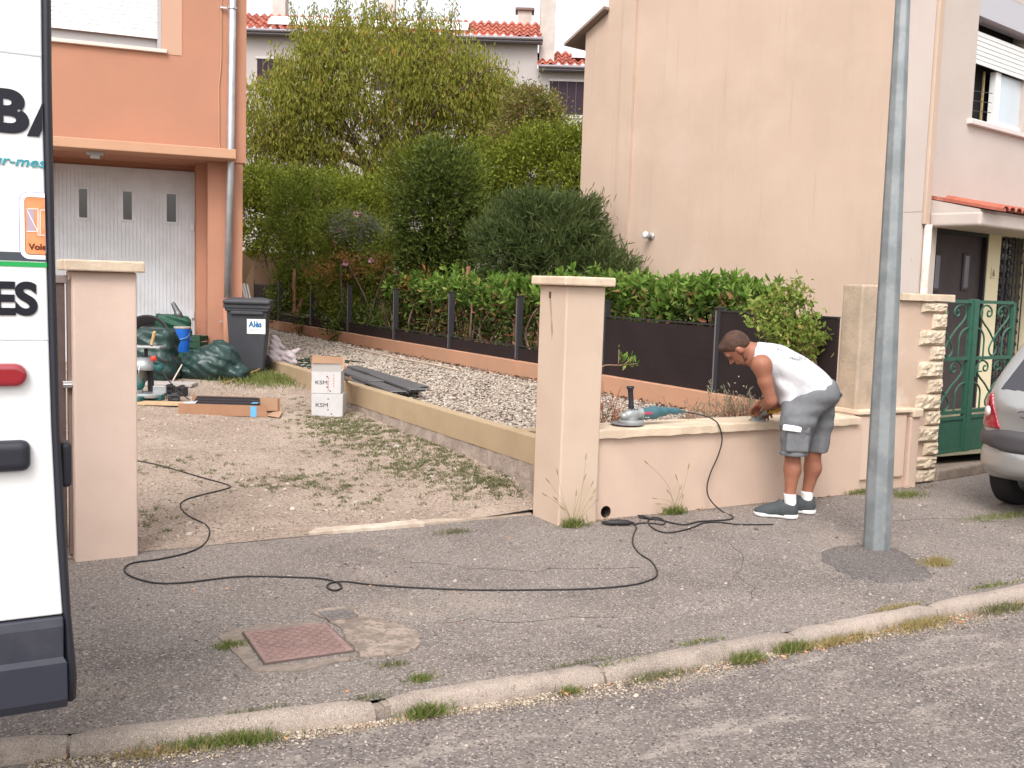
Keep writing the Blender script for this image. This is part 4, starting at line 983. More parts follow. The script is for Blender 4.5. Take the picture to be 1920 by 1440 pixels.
bp_.add([(XL,y,z) for y, z in prof]+[(xr if z > zr1 else xr2,y,z) for y, z in prof], [(i, (i+1) % 8, 8+(i+1) % 8, 8+i) for i in range(8)]+[tuple(range(8)), tuple(range(8,16))])
bp_.build('lower_cladding', vb, parent=door, bevel=.004)
gl_ = M('seam_grey', (.45,.46,.50), rough=.5)
zs_ = vp(40,101)[2]; MB().box((XL,VY-.0012,zs_-.002),(vp(77,104)[0],VY,zs_+.002)).build('panel_seam', gl_, parent=door)
zs_ = vp(60,637)[2]; MB().box((XL,VY-.0012,zs_-.001),(vp(91,637)[0],VY,zs_+.001)).build('panel_seam', gl_, parent=door)
# band and green line
dg = M('band_grey', (.06,.07,.08), rough=.4); gr1 = M('line_green', (.02,.32,.08), rough=.4)
z0_, z1_ = vp(40,489)[2], vp(40,473)[2]; MB().box((XL,VY-.0016,z0_),(vp(87,480)[0],VY,z1_)).build('dark_band', dg, parent=door)
z0_, z1_ = vp(40,500)[2], vp(40,491)[2]; MB().box((XL,VY-.0016,z0_),(vp(88,495)[0],VY,z1_)).build('green_line', gr1, parent=door)
# pill shaped lamp and handle recess
def pill(name, x1, y0, y1, dep, m, parent, rr=None, x0=-60):
    a_ = vp(x0, (y0+y1)/2); b_ = vp(x1, (y0+y1)/2); zt_, zb2 = vp(x1, y0)[2], vp(x1, y1)[2]; h = (zt_-zb2)/2; c = ((a_[0]+b_[0])/2, VY-dep*.3, (zt_+zb2)/2)
    return sdf_mesh(name, [('+',0,'box',(c, ((b_[0]-a_[0])/2, dep, h), I3, min(h*.95, dep*.9) if rr is None else rr)),], .0035, m, parent, 1)
lampm = M('red_lamp', (.27,.005,.018), rough=.12, spec=.6, coat=1)
sdf_mesh('red_lamp', [('+',0,'rc',((vp(-60,703)[0],VY-.004,vp(0,703)[2]),(vp(27,703)[0],VY-.004,vp(27,703)[2]),.034,.034)),('&',.006,'box',((vp(0,703)[0],VY,vp(0,703)[2]),(.3,.026,.2),I3,.006))], .004, lampm, door, 1)
sdf_mesh('door_handle', [('+',0,'box',((vp(-25,855)[0],VY-.008,vp(0,855)[2]),(vp(57,855)[0]-vp(-25,855)[0],.026,.045),I3,.024)),], .005, rubb, door, 2)
sdf_mesh('rear_catch', [('+',0,'box',((vp(126,876)[0],VY+.07,vp(126,876)[2]),(.017,.04,.068),I3,.014)),], .005, rubb, door, 2)
# lettering, clipped where the panel ends
def clipx(o, xf):
    bm2 = bmesh.new(); bm2.from_mesh(o.data); bmesh.ops.bisect_plane(bm2, geom=bm2.verts[:]+bm2.edges[:]+bm2.faces[:], plane_co=(xf,0,0), plane_no=(1,0,0), clear_outer=True)
    bm2.to_mesh(o.data); bm2.free()
lk = M('letter_black', (.012,.012,.02), rough=.35); lt = M('letter_teal', (.03,.28,.33), rough=.35)
def put_text(name, body, xl, ybase, ytop, m, bold=0, shear=0, clip=None, sx=1, right_at=None):
    zb3, zt3 = vp(40, ybase)[2], vp(40, ytop)[2]; s_ = (zt3-zb3)/.70
    o = text_mesh(name, body, s_, m, (vp(xl, ybase)[0], VY-.002, zb3), (1,0,0), (0,0,1), parent=door, bold=bold*s_, shear=shear, sx=sx)
    if right_at is not None:
        mx_ = max(v.co.x for v in o.data.vertices); dx = vp(right_at, ybase)[0]-mx_
        o.data.transform(Matrix.Translation((dx,0,0)))
    if clip: clipx(o, clip)
    return o
put_text('lettering', 'ECOB', 0, 247, 172, lk, bold=.045, right_at=55, sx=1.12)
put_text('lettering', 'A', 58, 249, 174, lk, bold=.045, clip=vp(80,220)[0]-.001)
put_text('lettering', 'sur-mes', 0, 311, 293, lt, bold=.012, shear=.25, right_at=86, clip=vp(82,300)[0], sx=1.25)
put_text('lettering', 'PORTES', 0, 588, 530, lk, bold=.04, right_at=71)
# sticker
def rrect(x0, x1, z0, z1, r, y, th):
    P = []
    for cx3, cz3, a0 in ((x1-r,z1-r,0),(x0+r,z1-r,90),(x0+r,z0+r,180),(x1-r,z0+r,270)):
        for i in range(7): a_ = R_(a0+15*i); P.append((cx3+r*math.cos(a_), y, cz3+r*math.sin(a_)))
    return MB().prism(P, (0,th,0))
sx0 = vp(36,420)[0]; sx1 = vp(140,420)[0]; sz1, sz0 = vp(40,359)[2], vp(40,486)[2]; cl = vp(85,420)[0]-.001
for nm, ins, mm, dy in (('sticker_edge',0,M('edge_blue', (.08,.06,.35), rough=.4),-.0022),('sticker_white',.0012,M('sticker_white', (.8,.8,.8), rough=.4),-.0027),('sticker_line',.0135,M('line_dark', (.10,.03,.02), rough=.4),-.0032),('sticker_orange',.0150,M('sticker_orange', (.75,.20,.07), (.70,.30,.14), 12, rough=.4),-.0037)):
    o = rrect(sx0+ins, sx1-ins, sz0+ins, sz1-ins, .026-ins, VY+dy, -dy*.9).build(nm, mm, parent=door); clipx(o, cl-(ins > .01)*.0)
wl_ = M('sticker_white2', (.85,.80,.80), rough=.4); s_ = MB(); lilac = M('lilac', (.42,.33,.42), rough=.4)
def sb(a_, b_, w_=.002): s_.bar((a_[0],VY-.0045,a_[1]), (b_[0],VY-.0045,b_[1]), .0008, w_, (0,1,0)) if False else s_.obox(((a_[0]+b_[0])/2,VY-.0045,(a_[1]+b_[1])/2), arr(b_[0]-a_[0],0,b_[1]-a_[1])/np.hypot(b_[0]-a_[0],b_[1]-a_[1]), (0,1,0), np.cross(arr(b_[0]-a_[0],0,b_[1]-a_[1])/np.hypot(b_[0]-a_[0],b_[1]-a_[1]), (0,1,0)), np.hypot(b_[0]-a_[0],b_[1]-a_[1])/2, .0004, w_/2)
q2 = lambda x, y: (vp(x, y)[0], vp(x, y)[2])
lm_ = MB(); a_, b_ = q2(50,393), q2(64,434); lm_.box((a_[0],VY-.0042,b_[1]),(b_[0],VY-.0037,a_[1])).build('sticker_pane', lilac, parent=door)
for a_, b_ in (((50,392),(71,392)),((71,392),(71,440)),((50,434),(71,434)),((51,395),(70,433)),((71,441),(84,441)),((75,394),(84,394)),((75,394),(75,440))): sb(q2(*a_), q2(*b_))
s_.build('sticker_drawing', wl_, parent=door)
zb3, zt3 = vp(40,467)[2], vp(40,456)[2]
o = text_mesh('sticker_text', 'Volets', (zt3-zb3)/.7, M('text_brown', (.10,.02,.01)), (vp(54,467)[0], VY-.0045, zb3), (1,0,0), (0,0,1), parent=door, bold=.0007, ext=.0003, sx=1.05); clipx(o, cl)
# body of the van, mostly out of the picture
for z in (.62, 1.3, 2.05): MB().box((-.68,VY+.02,z),(XL+.03,VY+.07,z+.10)).build('hinge', vw, parent=door, bevel=.006)
prof = [(-.62,.36),(-.60,1.2),(-.68,2.52),(-.9,2.60),(-3.7,2.55),(-3.95,2.42),(-4.55,1.45),(-5.25,1.15),(-5.45,.95),(-5.5,.36)]
ps.append(MB().prism([(x,VY+.06,z) for x, z in prof], (0,1.9,0)).build('body', vw, bevel=.06, seg=4))
ps.append(MB().box((-.63,VY+.10,.42),(-.60,VY+1.92,2.30)).build('rear_opening', M('cargo_dark', (.03,.03,.03), rough=.9)))
ps.append(MB().box((-5.6,VY+.05,.28),(-5.3,VY+1.98,.62)).build('front_bumper', vb, bevel=.04))
ps.append(MB().box((-.75,VY+.08,.28),(-.50,VY+1.95,.5)).build('rear_bumper', vb, bevel=.04))
ps.append(MB().prism([(-3.95,VY+.052,1.45),(-4.45,VY+.052,1.45),(-4.0,VY+.052,2.15),(-3.3,VY+.052,2.15),(-3.3,VY+.052,1.45)], (0,.02,0)).build('side_window', glassy('van_glass', (.02,.025,.03))))
ps.append(MB().prism([(-4.60,VY+.2,1.48),(-4.60,VY+1.8,1.48),(-4.04,VY+1.7,2.27),(-4.04,VY+.3,2.27)], (-.02,0,.02)).build('windscreen', bpy.data.materials['van_glass']))
tyre = M('tyre_rubber', (.022,.021,.022), rough=.8, spec=.3, bump=.001, bscale=80); rim = M('wheel_rim', (.35,.36,.38), rough=.35, metal=.7)
def wheel(c, axd, r, wd, parent=None):
    a_ = arr(*axd)
    o = MB().lathe(arr(*c)-a_*wd/2, [(r*.6,0),(r*.92,0),(r*.985,wd*.08),(r,wd*.2),(r,wd*.8),(r*.985,wd*.92),(r*.92,wd),(r*.6,wd)], 36, axd).build('wheel', tyre, smooth=True)
    MB().lathe(arr(*c)-a_*wd*.42, [(0,.02),(r*.2,0),(r*.5,.03),(r*.62,0),(r*.62,wd*.84),(r*.5,wd*.8),(r*.2,wd*.84),(0,wd*.84)], 24, axd).build('rim', rim, o, smooth=True)
    return o
for x in (-1.45,-4.75):
    for y in (VY+.16, VY+1.86): ps.append(wheel((x,y,.33), (0,1,0), .33, .21))
kids(t, ps)

# ---- silver hatchback
cs = M('car_silver', (.33,.325,.32), rough=.3, metal=.45, spec=.5, coat=.8); ct = M('car_trim', (.06,.055,.06), rough=.5, spec=.4)
ca = R_(9); cu_ = arr(math.cos(ca), math.sin(ca), 0); cl_ = arr(-math.sin(ca), math.cos(ca), 0); C0 = arr(6.75,4.93,0)-cl_*.82
CM = np.array([cu_, cl_, (0,0,1)]); 
def CP(x, y, z): return tuple(C0+cu_*x+cl_*y+arr(0,0,z))
def cpl(p, n): return (CP(*p), cu_*n[0]+cl_*n[1]+arr(0,0,n[2]))
def cbox(c, h, r): return (CP(*c), h, CM, r)
t = thing('car', 'silver hatchback parked on the pavement, seen from behind with its red tail lamp', 'car', loc=CP(1.9,0,0))
shape = [('+',0,'box',cbox((1.9,0,.62),(1.88,.82,.36),.14)),('+',.06,'box',cbox((1.55,0,1.10),(1.62,.80,.34),.12)),
         ('&',.10,'plane',cpl((0,.815,.86),(0,1,.30))),('&',.10,'plane',cpl((0,-.815,.86),(0,-1,.30))),
         ('&',.10,'plane',cpl((.02,0,.86),(-1,0,.80))),('&',.12,'plane',cpl((2.85,0,.98),(.62,0,1))),('&',.15,'plane',cpl((0,.82,.0),(-.30,1,0))) if False else ('&',.1,'plane',cpl((0,0,1.43),(0,0,1))),
         ('&',.12,'plane',cpl((.0,.68,0),(-1,.75,0))),('&',.12,'plane',cpl((.0,-.68,0),(-1,-.75,0)))]
arch = [('-',.02,'rc',(CP(x,y0,.30),CP(x,y1,.30),.335,.335)) for x in (.60,3.08) for y0, y1 in ((.55,1.),(-1.,-.55))]
body = sdf_mesh('body', shape+arch, .02, cs, None, 3)
ps = [body]
def shell(name, off, cuts, m, res=.012, parent=None):
    pr = []
    for op, k, kd, a_ in shape:
        if kd == 'box': a_ = (a_[0], tuple(v+off for v in a_[1]), a_[2], a_[3]+off)
        if kd == 'plane': nn2 = np.array(a_[1])/np.linalg.norm(a_[1]); a_ = (tuple(np.array(a_[0])+nn2*off), a_[1])
        pr.append((op, k, kd, a_))
    return sdf_mesh(name, pr+cuts, res, m, parent, 1)
cut = lambda p, n: ('&',0.006,'plane',cpl(p, n))
# rear window
ps.append(shell('rear_window', .004, [cut((.0,0,.93),(0,0,-1)),cut((0,0,1.33),(0,0,1)),cut((.60,0,0),(1,0,0)),cut((0,.68,.9),(0,1,.30)),cut((0,-.68,.9),(0,-1,.30))], glassy('car_glass', (.03,.028,.035))))
for s in (-1, 1):
    ps.append(shell('tail_lamp', .010, [cut((0,0,.645),(0,0,-1)),cut((0,s*.62,.66),(.0,-s,.38)),cut((0,0,.95),(.45,0,1)),cut((.26,0,.66),(1,0,-.15))], lampm))
    # clear round reversing lens within the lamp
    P = arr(*CP(.022,s*.715,.775))
    MB().lathe(P, [(0,.012),(.030,.010),(.036,.0)], 20, (-cu_*.8+cl_*s*.6)).build('clear_lens', M('clear_lens', (.75,.70,.70), rough=.15, coat=1) if 'clear_lens' not in bpy.data.materials else bpy.data.materials['clear_lens'], ps[-1], smooth=True)
    ps.append(shell('side_window', .004, [cut((.55,0,0),(-1,0,.5)),cut((2.4,0,0),(1,0,.7)),cut((0,0,.94),(0,0,-1)),cut((0,0,1.32),(0,0,1)),cut((0,s*.6,0),(0,-s,0))], bpy.data.materials['car_glass'], .02))
ps.append(shell('hatch_seam', .0025, [cut((0,s_*.0,.652),(0,0,-1)) for s_ in (1,)]+[cut((0,0,.664),(0,0,1)),cut((.2,0,0),(1,0,0)),cut((0,.66,.9),(0,1,.25)),cut((0,-.66,.9),(0,-1,.25))], ct))
ps.append(sdf_mesh('bumper', [('+',0,'box',cbox((.12,0,.42),(.20,.84,.115),.09)),('&',.1,'plane',cpl((-.03,.62,0),(-1,.8,0))),('&',.1,'plane',cpl((-.03,-.62,0),(-1,-.8,0)))], .012, cs, None, 2))
ps.append(sdf_mesh('bumper_trim', [('+',0,'box',cbox((.13,0,.565),(.215,.845,.082),.05)),('&',.1,'plane',cpl((-.05,.62,0),(-1,.8,0))),('&',.1,'plane',cpl((-.05,-.62,0),(-1,-.8,0)))], .012, ct, None, 2))
ps.append(MB().tube([CP(-.045+.0,.42+.05*math.cos(a_),.78+.022*math.sin(a_)) for a_ in np.linspace(.6, 5.2, 14)], .005, 6).build('badge', ct))
ps.append(MB().obox(CP(1.9,0,.36), cu_, cl_, (0,0,1), 1.0, .5, .10).build('underside', rubb))
for x in (.60, 3.08):
    for s in (-1, 1): ps.append(wheel(CP(x, s*.74, .29), tuple(cl_), .29, .17))
kids(t, ps)

# cracks in the old asphalt
for seed, (x0, y0), (dx, dy), n in ((1,(2.2,5.2),(.09,-.05),14),(2,(4.3,4.9),(-.06,-.07),12),(3,(5.6,4.9),(.10,-.03),12),(4,(2.9,3.9),(-.10,.03),11)):
    rc_ = random.Random(seed); P = [(x0, y0)]
    for _ in range(n): P.append((P[-1][0]+dx+rc_.gauss(0,.035), P[-1][1]+dy+rc_.gauss(0,.035)))
    tag(MB().tube([(x, y, float(walk_z(x, y))-.001) for x, y in P], [.0005]+[.0022+.001*rc_.random() for _ in range(n-1)]+[.0005], 4).build('pavement_crack', hole_m), kind='structure')
# ---- cables
blk = M('cable_black', (.022,.02,.022), rough=.5, spec=.35)
def on_ground(pts, r):
    o = []
    for x, y in pts:
        if y < 650: P = drive_hit(x, y)
        else:
            P = gz(x, y)
            if P[1] > 6.03: P = drive_hit(x, y)
        z = drive_z(P[0], P[1]) if P[1] > 6.03 else walk_z(P[0], P[1]); o.append((P[0], P[1], float(z)+r+.001))
    return o
t = thing('extension_cable', 'long thin black extension cable curling from the driveway across the pavement', 'cable', loc=tuple(gz(640,1100)))
c1 = smooth_path(on_ground([(250,864),(300,874),(365,893),(425,910),(428,917),(385,928),(350,938),(338,950),(352,968),(385,985),(393,1000),(383,1022),(352,1038),(300,1050),(250,1057),(233,1068),(245,1082),(290,1095),(350,1094),(450,1082),(560,1084),(610,1088),(635,1096),(640,1104),(628,1109),(614,1104),(618,1096),(645,1092),(700,1098),(800,1104),(900,1108),(1000,1107),(1100,1105),(1180,1099),(1222,1088),(1232,1075),(1222,1055),(1200,1040),(1187,1022),(1188,1003),(1193,990),(1182,979),(1160,976),(1140,979),(1132,984)], .005), 6)
a = MB().tube(c1, .0048, 6).build('cord', blk, smooth=True)
k1 = on_ground([(1128,985),(1188,986)], .02)
b = MB().tube([arr(*k1[0]), arr(*k1[0])*.7+arr(*k1[1])*.3, arr(*k1[0])*.5+arr(*k1[1])*.5, arr(*k1[0])*.2+arr(*k1[1])*.8, arr(*k1[1])], [.008,.02,.021,.017,.007], 10).build('connector', blk, smooth=True)
kids(t, [a, b])
# ---- the big grinder on the coping
YG = 5.82
def G(x, y, dy=0.): return aty(x, y, YG+dy)
t = thing('angle_grinder', 'large grey and teal angle grinder with upright side handle on the coping', 'angle grinder', loc=tuple(G(1183,800)))
gry = M('grinder_grey', (.36,.37,.37), (.30,.31,.31), 20, rough=.45, metal=.4); tea = M('grinder_teal', (.045,.12,.145), rough=.45, spec=.4)
ZC = .632
gc = G(1183, 797); gc[2] = ZC
ps = [MB().lathe(gc, [(.0,.004),(.088,.004),(.092,.008),(.092,.030),(.086,.036),(.04,.040),(0,.04)], 40).build('guard', gry, smooth=False)]
autosmooth(ps[0], 40)
ps.append(MB().lathe(gc+arr(-.035,.0,.001), [(0,.010),(.118,.010),(.118,.014),(0,.014)], 40).build('disc', M('disc_grey', (.18,.17,.17), rough=.8)))
hp0, hp1 = G(1170, 781), G(1199, 775)
ps.append(sdf_mesh('gear_head', [('+',0,'rc',(gc+arr(0,0,.045),gc+arr(0,0,.075),.042,.040)),('+',.02,'rc',(gc+arr(-.02,0,.085),tuple(hp1),.030,.044)),('+',.01,'rc',(tuple(hp0),tuple(G(1190,776)),.028,.040))], .005, gry, None, 2))
ps.append(sdf_mesh('motor_body', [('+',0,'rc',(tuple(G(1202,776)),tuple(G(1226,774)),.044,.043)),('+',.03,'rc',(tuple(G(1226,773)),tuple(G(1246,772)),.040,.030)),('+',.02,'rc',(tuple(G(1244,770)),tuple(G(1268,771)),.025,.021)),('+',.02,'rc',(tuple(G(1268,771)),tuple(G(1281,772)),.020,.010))], .005, tea, None, 2))
rg = G(1200, 776); ps.append(MB().lathe(rg-arr(.006,0,0), [(.046,0),(.047,.006),(.046,.012)], 24, (1,0,0)).build('collar_ring', gry))
h0, h1 = G(1184, 765), G(1182, 724)
ps.append(MB().lathe(h0-arr(0,0,.01), [(.010,0),(.020,.01),(.022,.02),(.019,.03),(.0185,.12),(.020,.145),(.028,.155),(.028,.165),(0,.167)], 18, tuple((h1-h0)/np.linalg.norm(h1-h0))).build('side_handle', rubb, smooth=True))
ps.append(text_mesh('brand_lettering', 'BOSCH', .023, M('letter_red', (.55,.05,.09)), tuple(G(1201,776)+arr(0,-.0465,.002)), (1,0,-.02), (0,.25,.97), bold=.0008, ext=.0012))
ps.append(text_mesh('model_lettering', 'Professional', .008, M('letter_pale', (.6,.62,.62)), tuple(G(1202,782)+arr(0,-.0455,.001)), (1,0,-.02), (0,-.15,.98), ext=.0012))
for i in range(5): 
    P = G(1170+i*5, 768-i*.6)+arr(0,-.024,.012); 
vt = MB()
for i in range(4): P = G(1175+i*5, 768)+arr(0,-.030,.006); vt.obox(P, (1,0,.2), (0,1,0), (0,0,1), .006, .004, .002)
ps.append(vt.build('air_slots', hole_m)); kids(t, ps)
t = thing('grinder_cable', 'black grinder cable draped over the coping and hanging down the street wall', 'cable', loc=tuple(gz(1372,973)))
hang = [tuple(G(1281,772)),tuple(aty(1305,776,5.84)),tuple(aty(1325,781,5.78)),tuple(aty(1338,787,5.70)),tuple(aty(1347,796,5.655)),tuple(aty(1353,815,5.64)),tuple(aty(1353,832,5.645)),tuple(aty(1345,858,5.66)),tuple(aty(1333,885,5.66)),tuple(aty(1326,910,5.655)),tuple(aty(1328,930,5.64)),tuple(aty(1340,947,5.60)),tuple(aty(1358,961,5.55))]
c2 = smooth_path([*hang]+on_ground([(1374,970),(1368,975),(1340,977),(1310,979),(1285,985),(1260,982),(1240,977),(1215,974),(1198,972)], .006), 7)
a = MB().tube(c2, .0052, 6).build('cord', blk, smooth=True)
k2 = on_ground([(1196,970),(1222,976)], .012)
b = MB().tube([arr(*k2[0]), arr(*k2[0])*.6+arr(*k2[1])*.4, arr(*k2[1])], [.006,.013,.007], 8).build('plug', blk, smooth=True)
kids(t, [a, b])
t = thing('power_cable', 'black power cable with a loose loop on the asphalt below the hanging grinder cable', 'cable', loc=tuple(gz(1300,985)))
c3 = smooth_path(on_ground([(1450,985),(1415,985),(1380,984),(1345,980),(1318,982),(1300,990),(1275,997),(1250,1000),(1232,996),(1220,988),(1215,979),(1222,972),(1236,973),(1246,979),(1243,985),(1225,983),(1205,982),(1188,985)], .006), 7)
kids(t, [MB().tube(c3, .005, 6).build('cord', blk, smooth=True)])
t = tag(MB().tube(smooth_path(on_ground([(1478,985),(1505,995),(1520,1005),(1545,1016),(1575,1024)], -.0035), 5), .0022, 4).build('pavement_crack', hole_m), kind='structure')
# ================================================================ vegetation
def leafmesh(name, P, D, size, asp, m, parent=None, seed=1, curl=.12, rnd=None):
    g = np.random.default_rng(seed); n = len(P); P = np.asarray(P, float)
    D = D/np.linalg.norm(D, axis=1, keepdims=True); Rn = g.normal(size=(n, 3)); S = np.cross(D, Rn); S /= np.linalg.norm(S, axis=1, keepdims=True); Nn = np.cross(S, D)
    L = (np.asarray(size)*g.uniform(.65, 1.25, n))[:, None]; W = L*asp*.5; c = L*curl
    v = [P, P+D*L*.30+S*W*.85+Nn*c*.3, P+D*L*.68+S*W*.8+Nn*c*.3, P+D*L-Nn*c, P+D*L*.68-S*W*.8+Nn*c*.3, P+D*L*.30-S*W*.85+Nn*c*.3]
    V = np.stack(v, 1).reshape(-1, 3); b = (np.arange(n)*6)[:, None]
    F = np.concatenate([b+np.array([0,1,2,3]), b+np.array([0,3,4,5])], 1).reshape(-1, 4)
    r = g.uniform(0, 1, n) if rnd is None else rnd
    return npmesh(name, V, F, m, parent, rnd=np.repeat(r, 2))
def cloud(blobs, n, nclump, sig, seed, inner=.55):
    """blobs: (centre, radii, weight) -> leaf positions, outward directions"""
    g = np.random.default_rng(seed); w_ = np.array([b[2] for b in blobs], float); w_ /= w_.sum()
    bi = g.choice(len(blobs), nclump, p=w_); C = np.array([b[0] for b in blobs])[bi]; Rr = np.array([b[1] for b in blobs])[bi]
    U = g.normal(size=(nclump, 3)); U /= np.linalg.norm(U, axis=1, keepdims=True)
    K = C+Rr*U*(g.uniform(inner**3, 1, (nclump, 1))**(1/3))
    # anisotropic clumps of different sizes
    ks = g.uniform(.5, 1.5, nclump); ci = g.integers(0, nclump, n)
    P = K[ci]+g.normal(size=(n, 3))*sig*ks[ci][:, None]
    return P, U[ci], ci, g
def RF(u, d, z): return RH*u+FH*d+arr(0,0,z)
def blob(px, py, D, rx, rz, rd, wt=1):
    """ellipsoid centre from its place, radii in metres: across, up, deep"""
    P = atd(px, py, D); return (P, None, wt, (rx, rd, rz))
def fr(bl):   # blobs with across/deep radii turned into world radii by sampling in the rotated frame
    return bl
def cloud2(bl, n, nclump, sig, seed, inner=.55):
    b0 = [((0,0,0), b[3], b[2]*b[3][0]*b[3][2]) for b in bl]
    g = np.random.default_rng(seed); w_ = np.array([b[2] for b in b0]); w_ /= w_.sum()
    bi = g.choice(len(bl), nclump, p=w_); C = np.array([b[0] for b in bl])[bi]; Rr = np.array([b[3] for b in bl])[bi]
    U = g.normal(size=(nclump, 3)); U /= np.linalg.norm(U, axis=1, keepdims=True)
    q = Rr*U*(g.uniform(inner**3, 1, (nclump, 1))**(1/3))
    Mx = np.stack([RH, FH, arr(0,0,1)]); K = C+q@Mx; U = U@Mx
    ks = g.uniform(.5, 1.5, nclump); ci = g.integers(0, nclump, n)
    P = K[ci]+g.normal(size=(n, 3))*sig*ks[ci][:, None]
    return P, U[ci], ci, g
bark = M('bark', (.13,.095,.075), (.09,.065,.05), 10, rough=.95, spec=.1, bump=.01, bscale=30)
def branch(mb, pts, r0, r1, n=7, jit=.0):
    pts = smooth_path(pts, 4); k = len(pts); rs = [r0+(r1-r0)*i/(k-1) for i in range(k)]
    pts = [p+np.array([random.gauss(0, jit) for _ in range(3)]) for p in pts]; mb.tube(pts, rs, n); return pts
GR = dict(
 peach=[(0,(.14,.155,.022)),(.30,(.22,.23,.035)),(.55,(.29,.28,.05)),(.78,(.20,.21,.03)),(.90,(.36,.28,.10)),(.965,(.28,.17,.07)),(.98,(.48,.15,.03)),(1,(.50,.20,.04))],
 hedge=[(0,(.095,.125,.014)),(.4,(.165,.20,.024)),(.8,(.26,.28,.038)),(1,(.34,.33,.07))],
 dark=[(0,(.045,.068,.015)),(.5,(.078,.108,.02)),(.9,(.125,.16,.034)),(1,(.19,.21,.055))],
 mid=[(0,(.085,.115,.016)),(.5,(.15,.185,.026)),(.85,(.22,.25,.042)),(1,(.32,.26,.07))],
 ole=[(0,(.052,.075,.026)),(.5,(.08,.11,.034)),(.9,(.12,.155,.055)),(1,(.19,.20,.09))],
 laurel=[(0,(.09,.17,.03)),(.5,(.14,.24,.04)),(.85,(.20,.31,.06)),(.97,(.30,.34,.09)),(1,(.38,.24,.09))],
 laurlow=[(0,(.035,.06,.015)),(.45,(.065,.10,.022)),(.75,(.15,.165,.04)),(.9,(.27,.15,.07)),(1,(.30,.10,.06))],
 orng=[(0,(.16,.13,.04)),(.4,(.26,.15,.05)),(.8,(.36,.14,.05)),(1,(.45,.18,.06))],
 bush=[(0,(.12,.19,.03)),(.45,(.19,.27,.05)),(.8,(.32,.36,.09)),(1,(.42,.34,.12))],
 rusty=[(0,(.12,.14,.03)),(.45,(.20,.20,.045)),(.75,(.29,.21,.09)),(1,(.36,.19,.11))])
LM = {k: leafmat('leaf_'+k, v) for k, v in GR.items()}
# ---- peach tree
DT = 28.0
t = thing('peach_tree', 'wide fruit tree with drooping olive yellow leaves in front of the white house', 'tree', loc=tuple(atd(690,330,DT)*arr(1,1,0)))
tr = MB(); Bt = atd(690, 330, DT)
branch(tr, [Bt*arr(1,1,0), Bt*arr(1,1,.5)+arr(.1,0,0), Bt], .24, .19, 9)
limbs = [[(690,325),(680,290),(660,265),(630,245),(600,225),(570,215),(520,190)],[(695,325),(705,290),(725,255),(722,210),(735,160),(742,110)],[(700,318),(740,290),(775,262),(812,215),(850,180),(905,140)],
         [(692,315),(640,290),(590,280),(540,250),(500,255)],[(722,262),(700,220),(672,190),(668,140),(650,95)],[(665,268),(640,220),(645,180),(615,125)],[(775,262),(760,200),(788,140),(796,100)],[(740,292),(810,275),(880,262),(950,255)],[(600,226),(560,160),(530,130)],[(812,216),(870,205),(930,215)],[(850,180),(868,140),(875,120)]]
tips = []
for i, l in enumerate(limbs):
    dd = random.uniform(-1.3, 1.3); m_ = len(l)-1
    P = [atd(x, y, DT+dd*(k/m_)) for k, (x, y) in enumerate(l)]
    r0 = .13 if i < 4 else .08; pp = branch(tr, P, r0, .02, 7, .015)
    for p in pp[4:]:
        for _ in range(3):
            q = p+RF(random.gauss(0,.4), random.gauss(0,.5), random.uniform(.05, .4)); branch(tr, [p, (p+q)/2+arr(0,0,.08), q], .018, .006, 4)
trunk = tr.build('trunk', bark, smooth=True)
bl = [blob(700,150,DT,2.9,1.35,2.3,1.1),blob(560,190,DT,1.6,1.15,1.8,1),blob(860,170,DT,1.7,1.1,1.8,1),blob(700,70,DT,2.0,.75,1.6,.9),blob(520,215,DT,1.0,1.0,1.4,.7),blob(930,215,DT,1.1,.9,1.4,.8),blob(560,275,DT,1.5,.5,1.3,1.5),blob(800,270,DT,1.8,.5,1.3,1.2),blob(950,275,DT,1.1,.6,1.2,1.3),blob(690,285,DT,1.4,.35,1.2,.6),blob(600,75,DT,.9,.7,1,.6),blob(810,70,DT,.9,.7,1,.5),blob(490,270,DT,.7,.6,1,.6),blob(880,125,DT,.9,.75,1.2,.9),blob(925,180,DT,.7,.6,1,.8)]
P, U, ci, g = cloud2(bl, 52000, 2400, .17, 5, .28)
# hanging twigs: leaves strung under each clump
P[:, 2] -= np.abs(g.normal(0, .16, len(P)))
D = g.normal(0, .45, P.shape)+arr(0,0,-1.25)
crown = leafmesh('crown', P, D, .135, .30, LM['peach'], seed=11, rnd=np.clip(g.uniform(0, 1, 2400)[ci]*.45+g.uniform(0, .58, len(P)), 0, 1))
sp = MB()
tw = g.integers(0, len(P), 900)
for i in range(26):
    x = random.uniform(540, 860); y0 = 55+abs(x-700)*.12; p = atd(x, y0, DT+random.uniform(-1,1)); q = p+arr(random.gauss(0,.12),random.gauss(0,.1),random.uniform(.5,1.05)); branch(sp, [p, (p+q)/2, q], .012, .004, 4)
    m_ = 42; u_ = g.uniform(.1, 1.05, (m_,1)); PP = p+(q-p)*u_+g.normal(0, .07, (m_,3)); 
    P = np.concatenate([P, PP])
sprig_leaves = leafmesh('top_sprigs', P[52000:], g.normal(0, .5, (len(P)-52000, 3))+arr(0,0,-.9), .12, .30, LM['peach'], seed=12)
tws = sp.build('twigs', bark)
kids(t, [trunk, crown, sprig_leaves, tws])
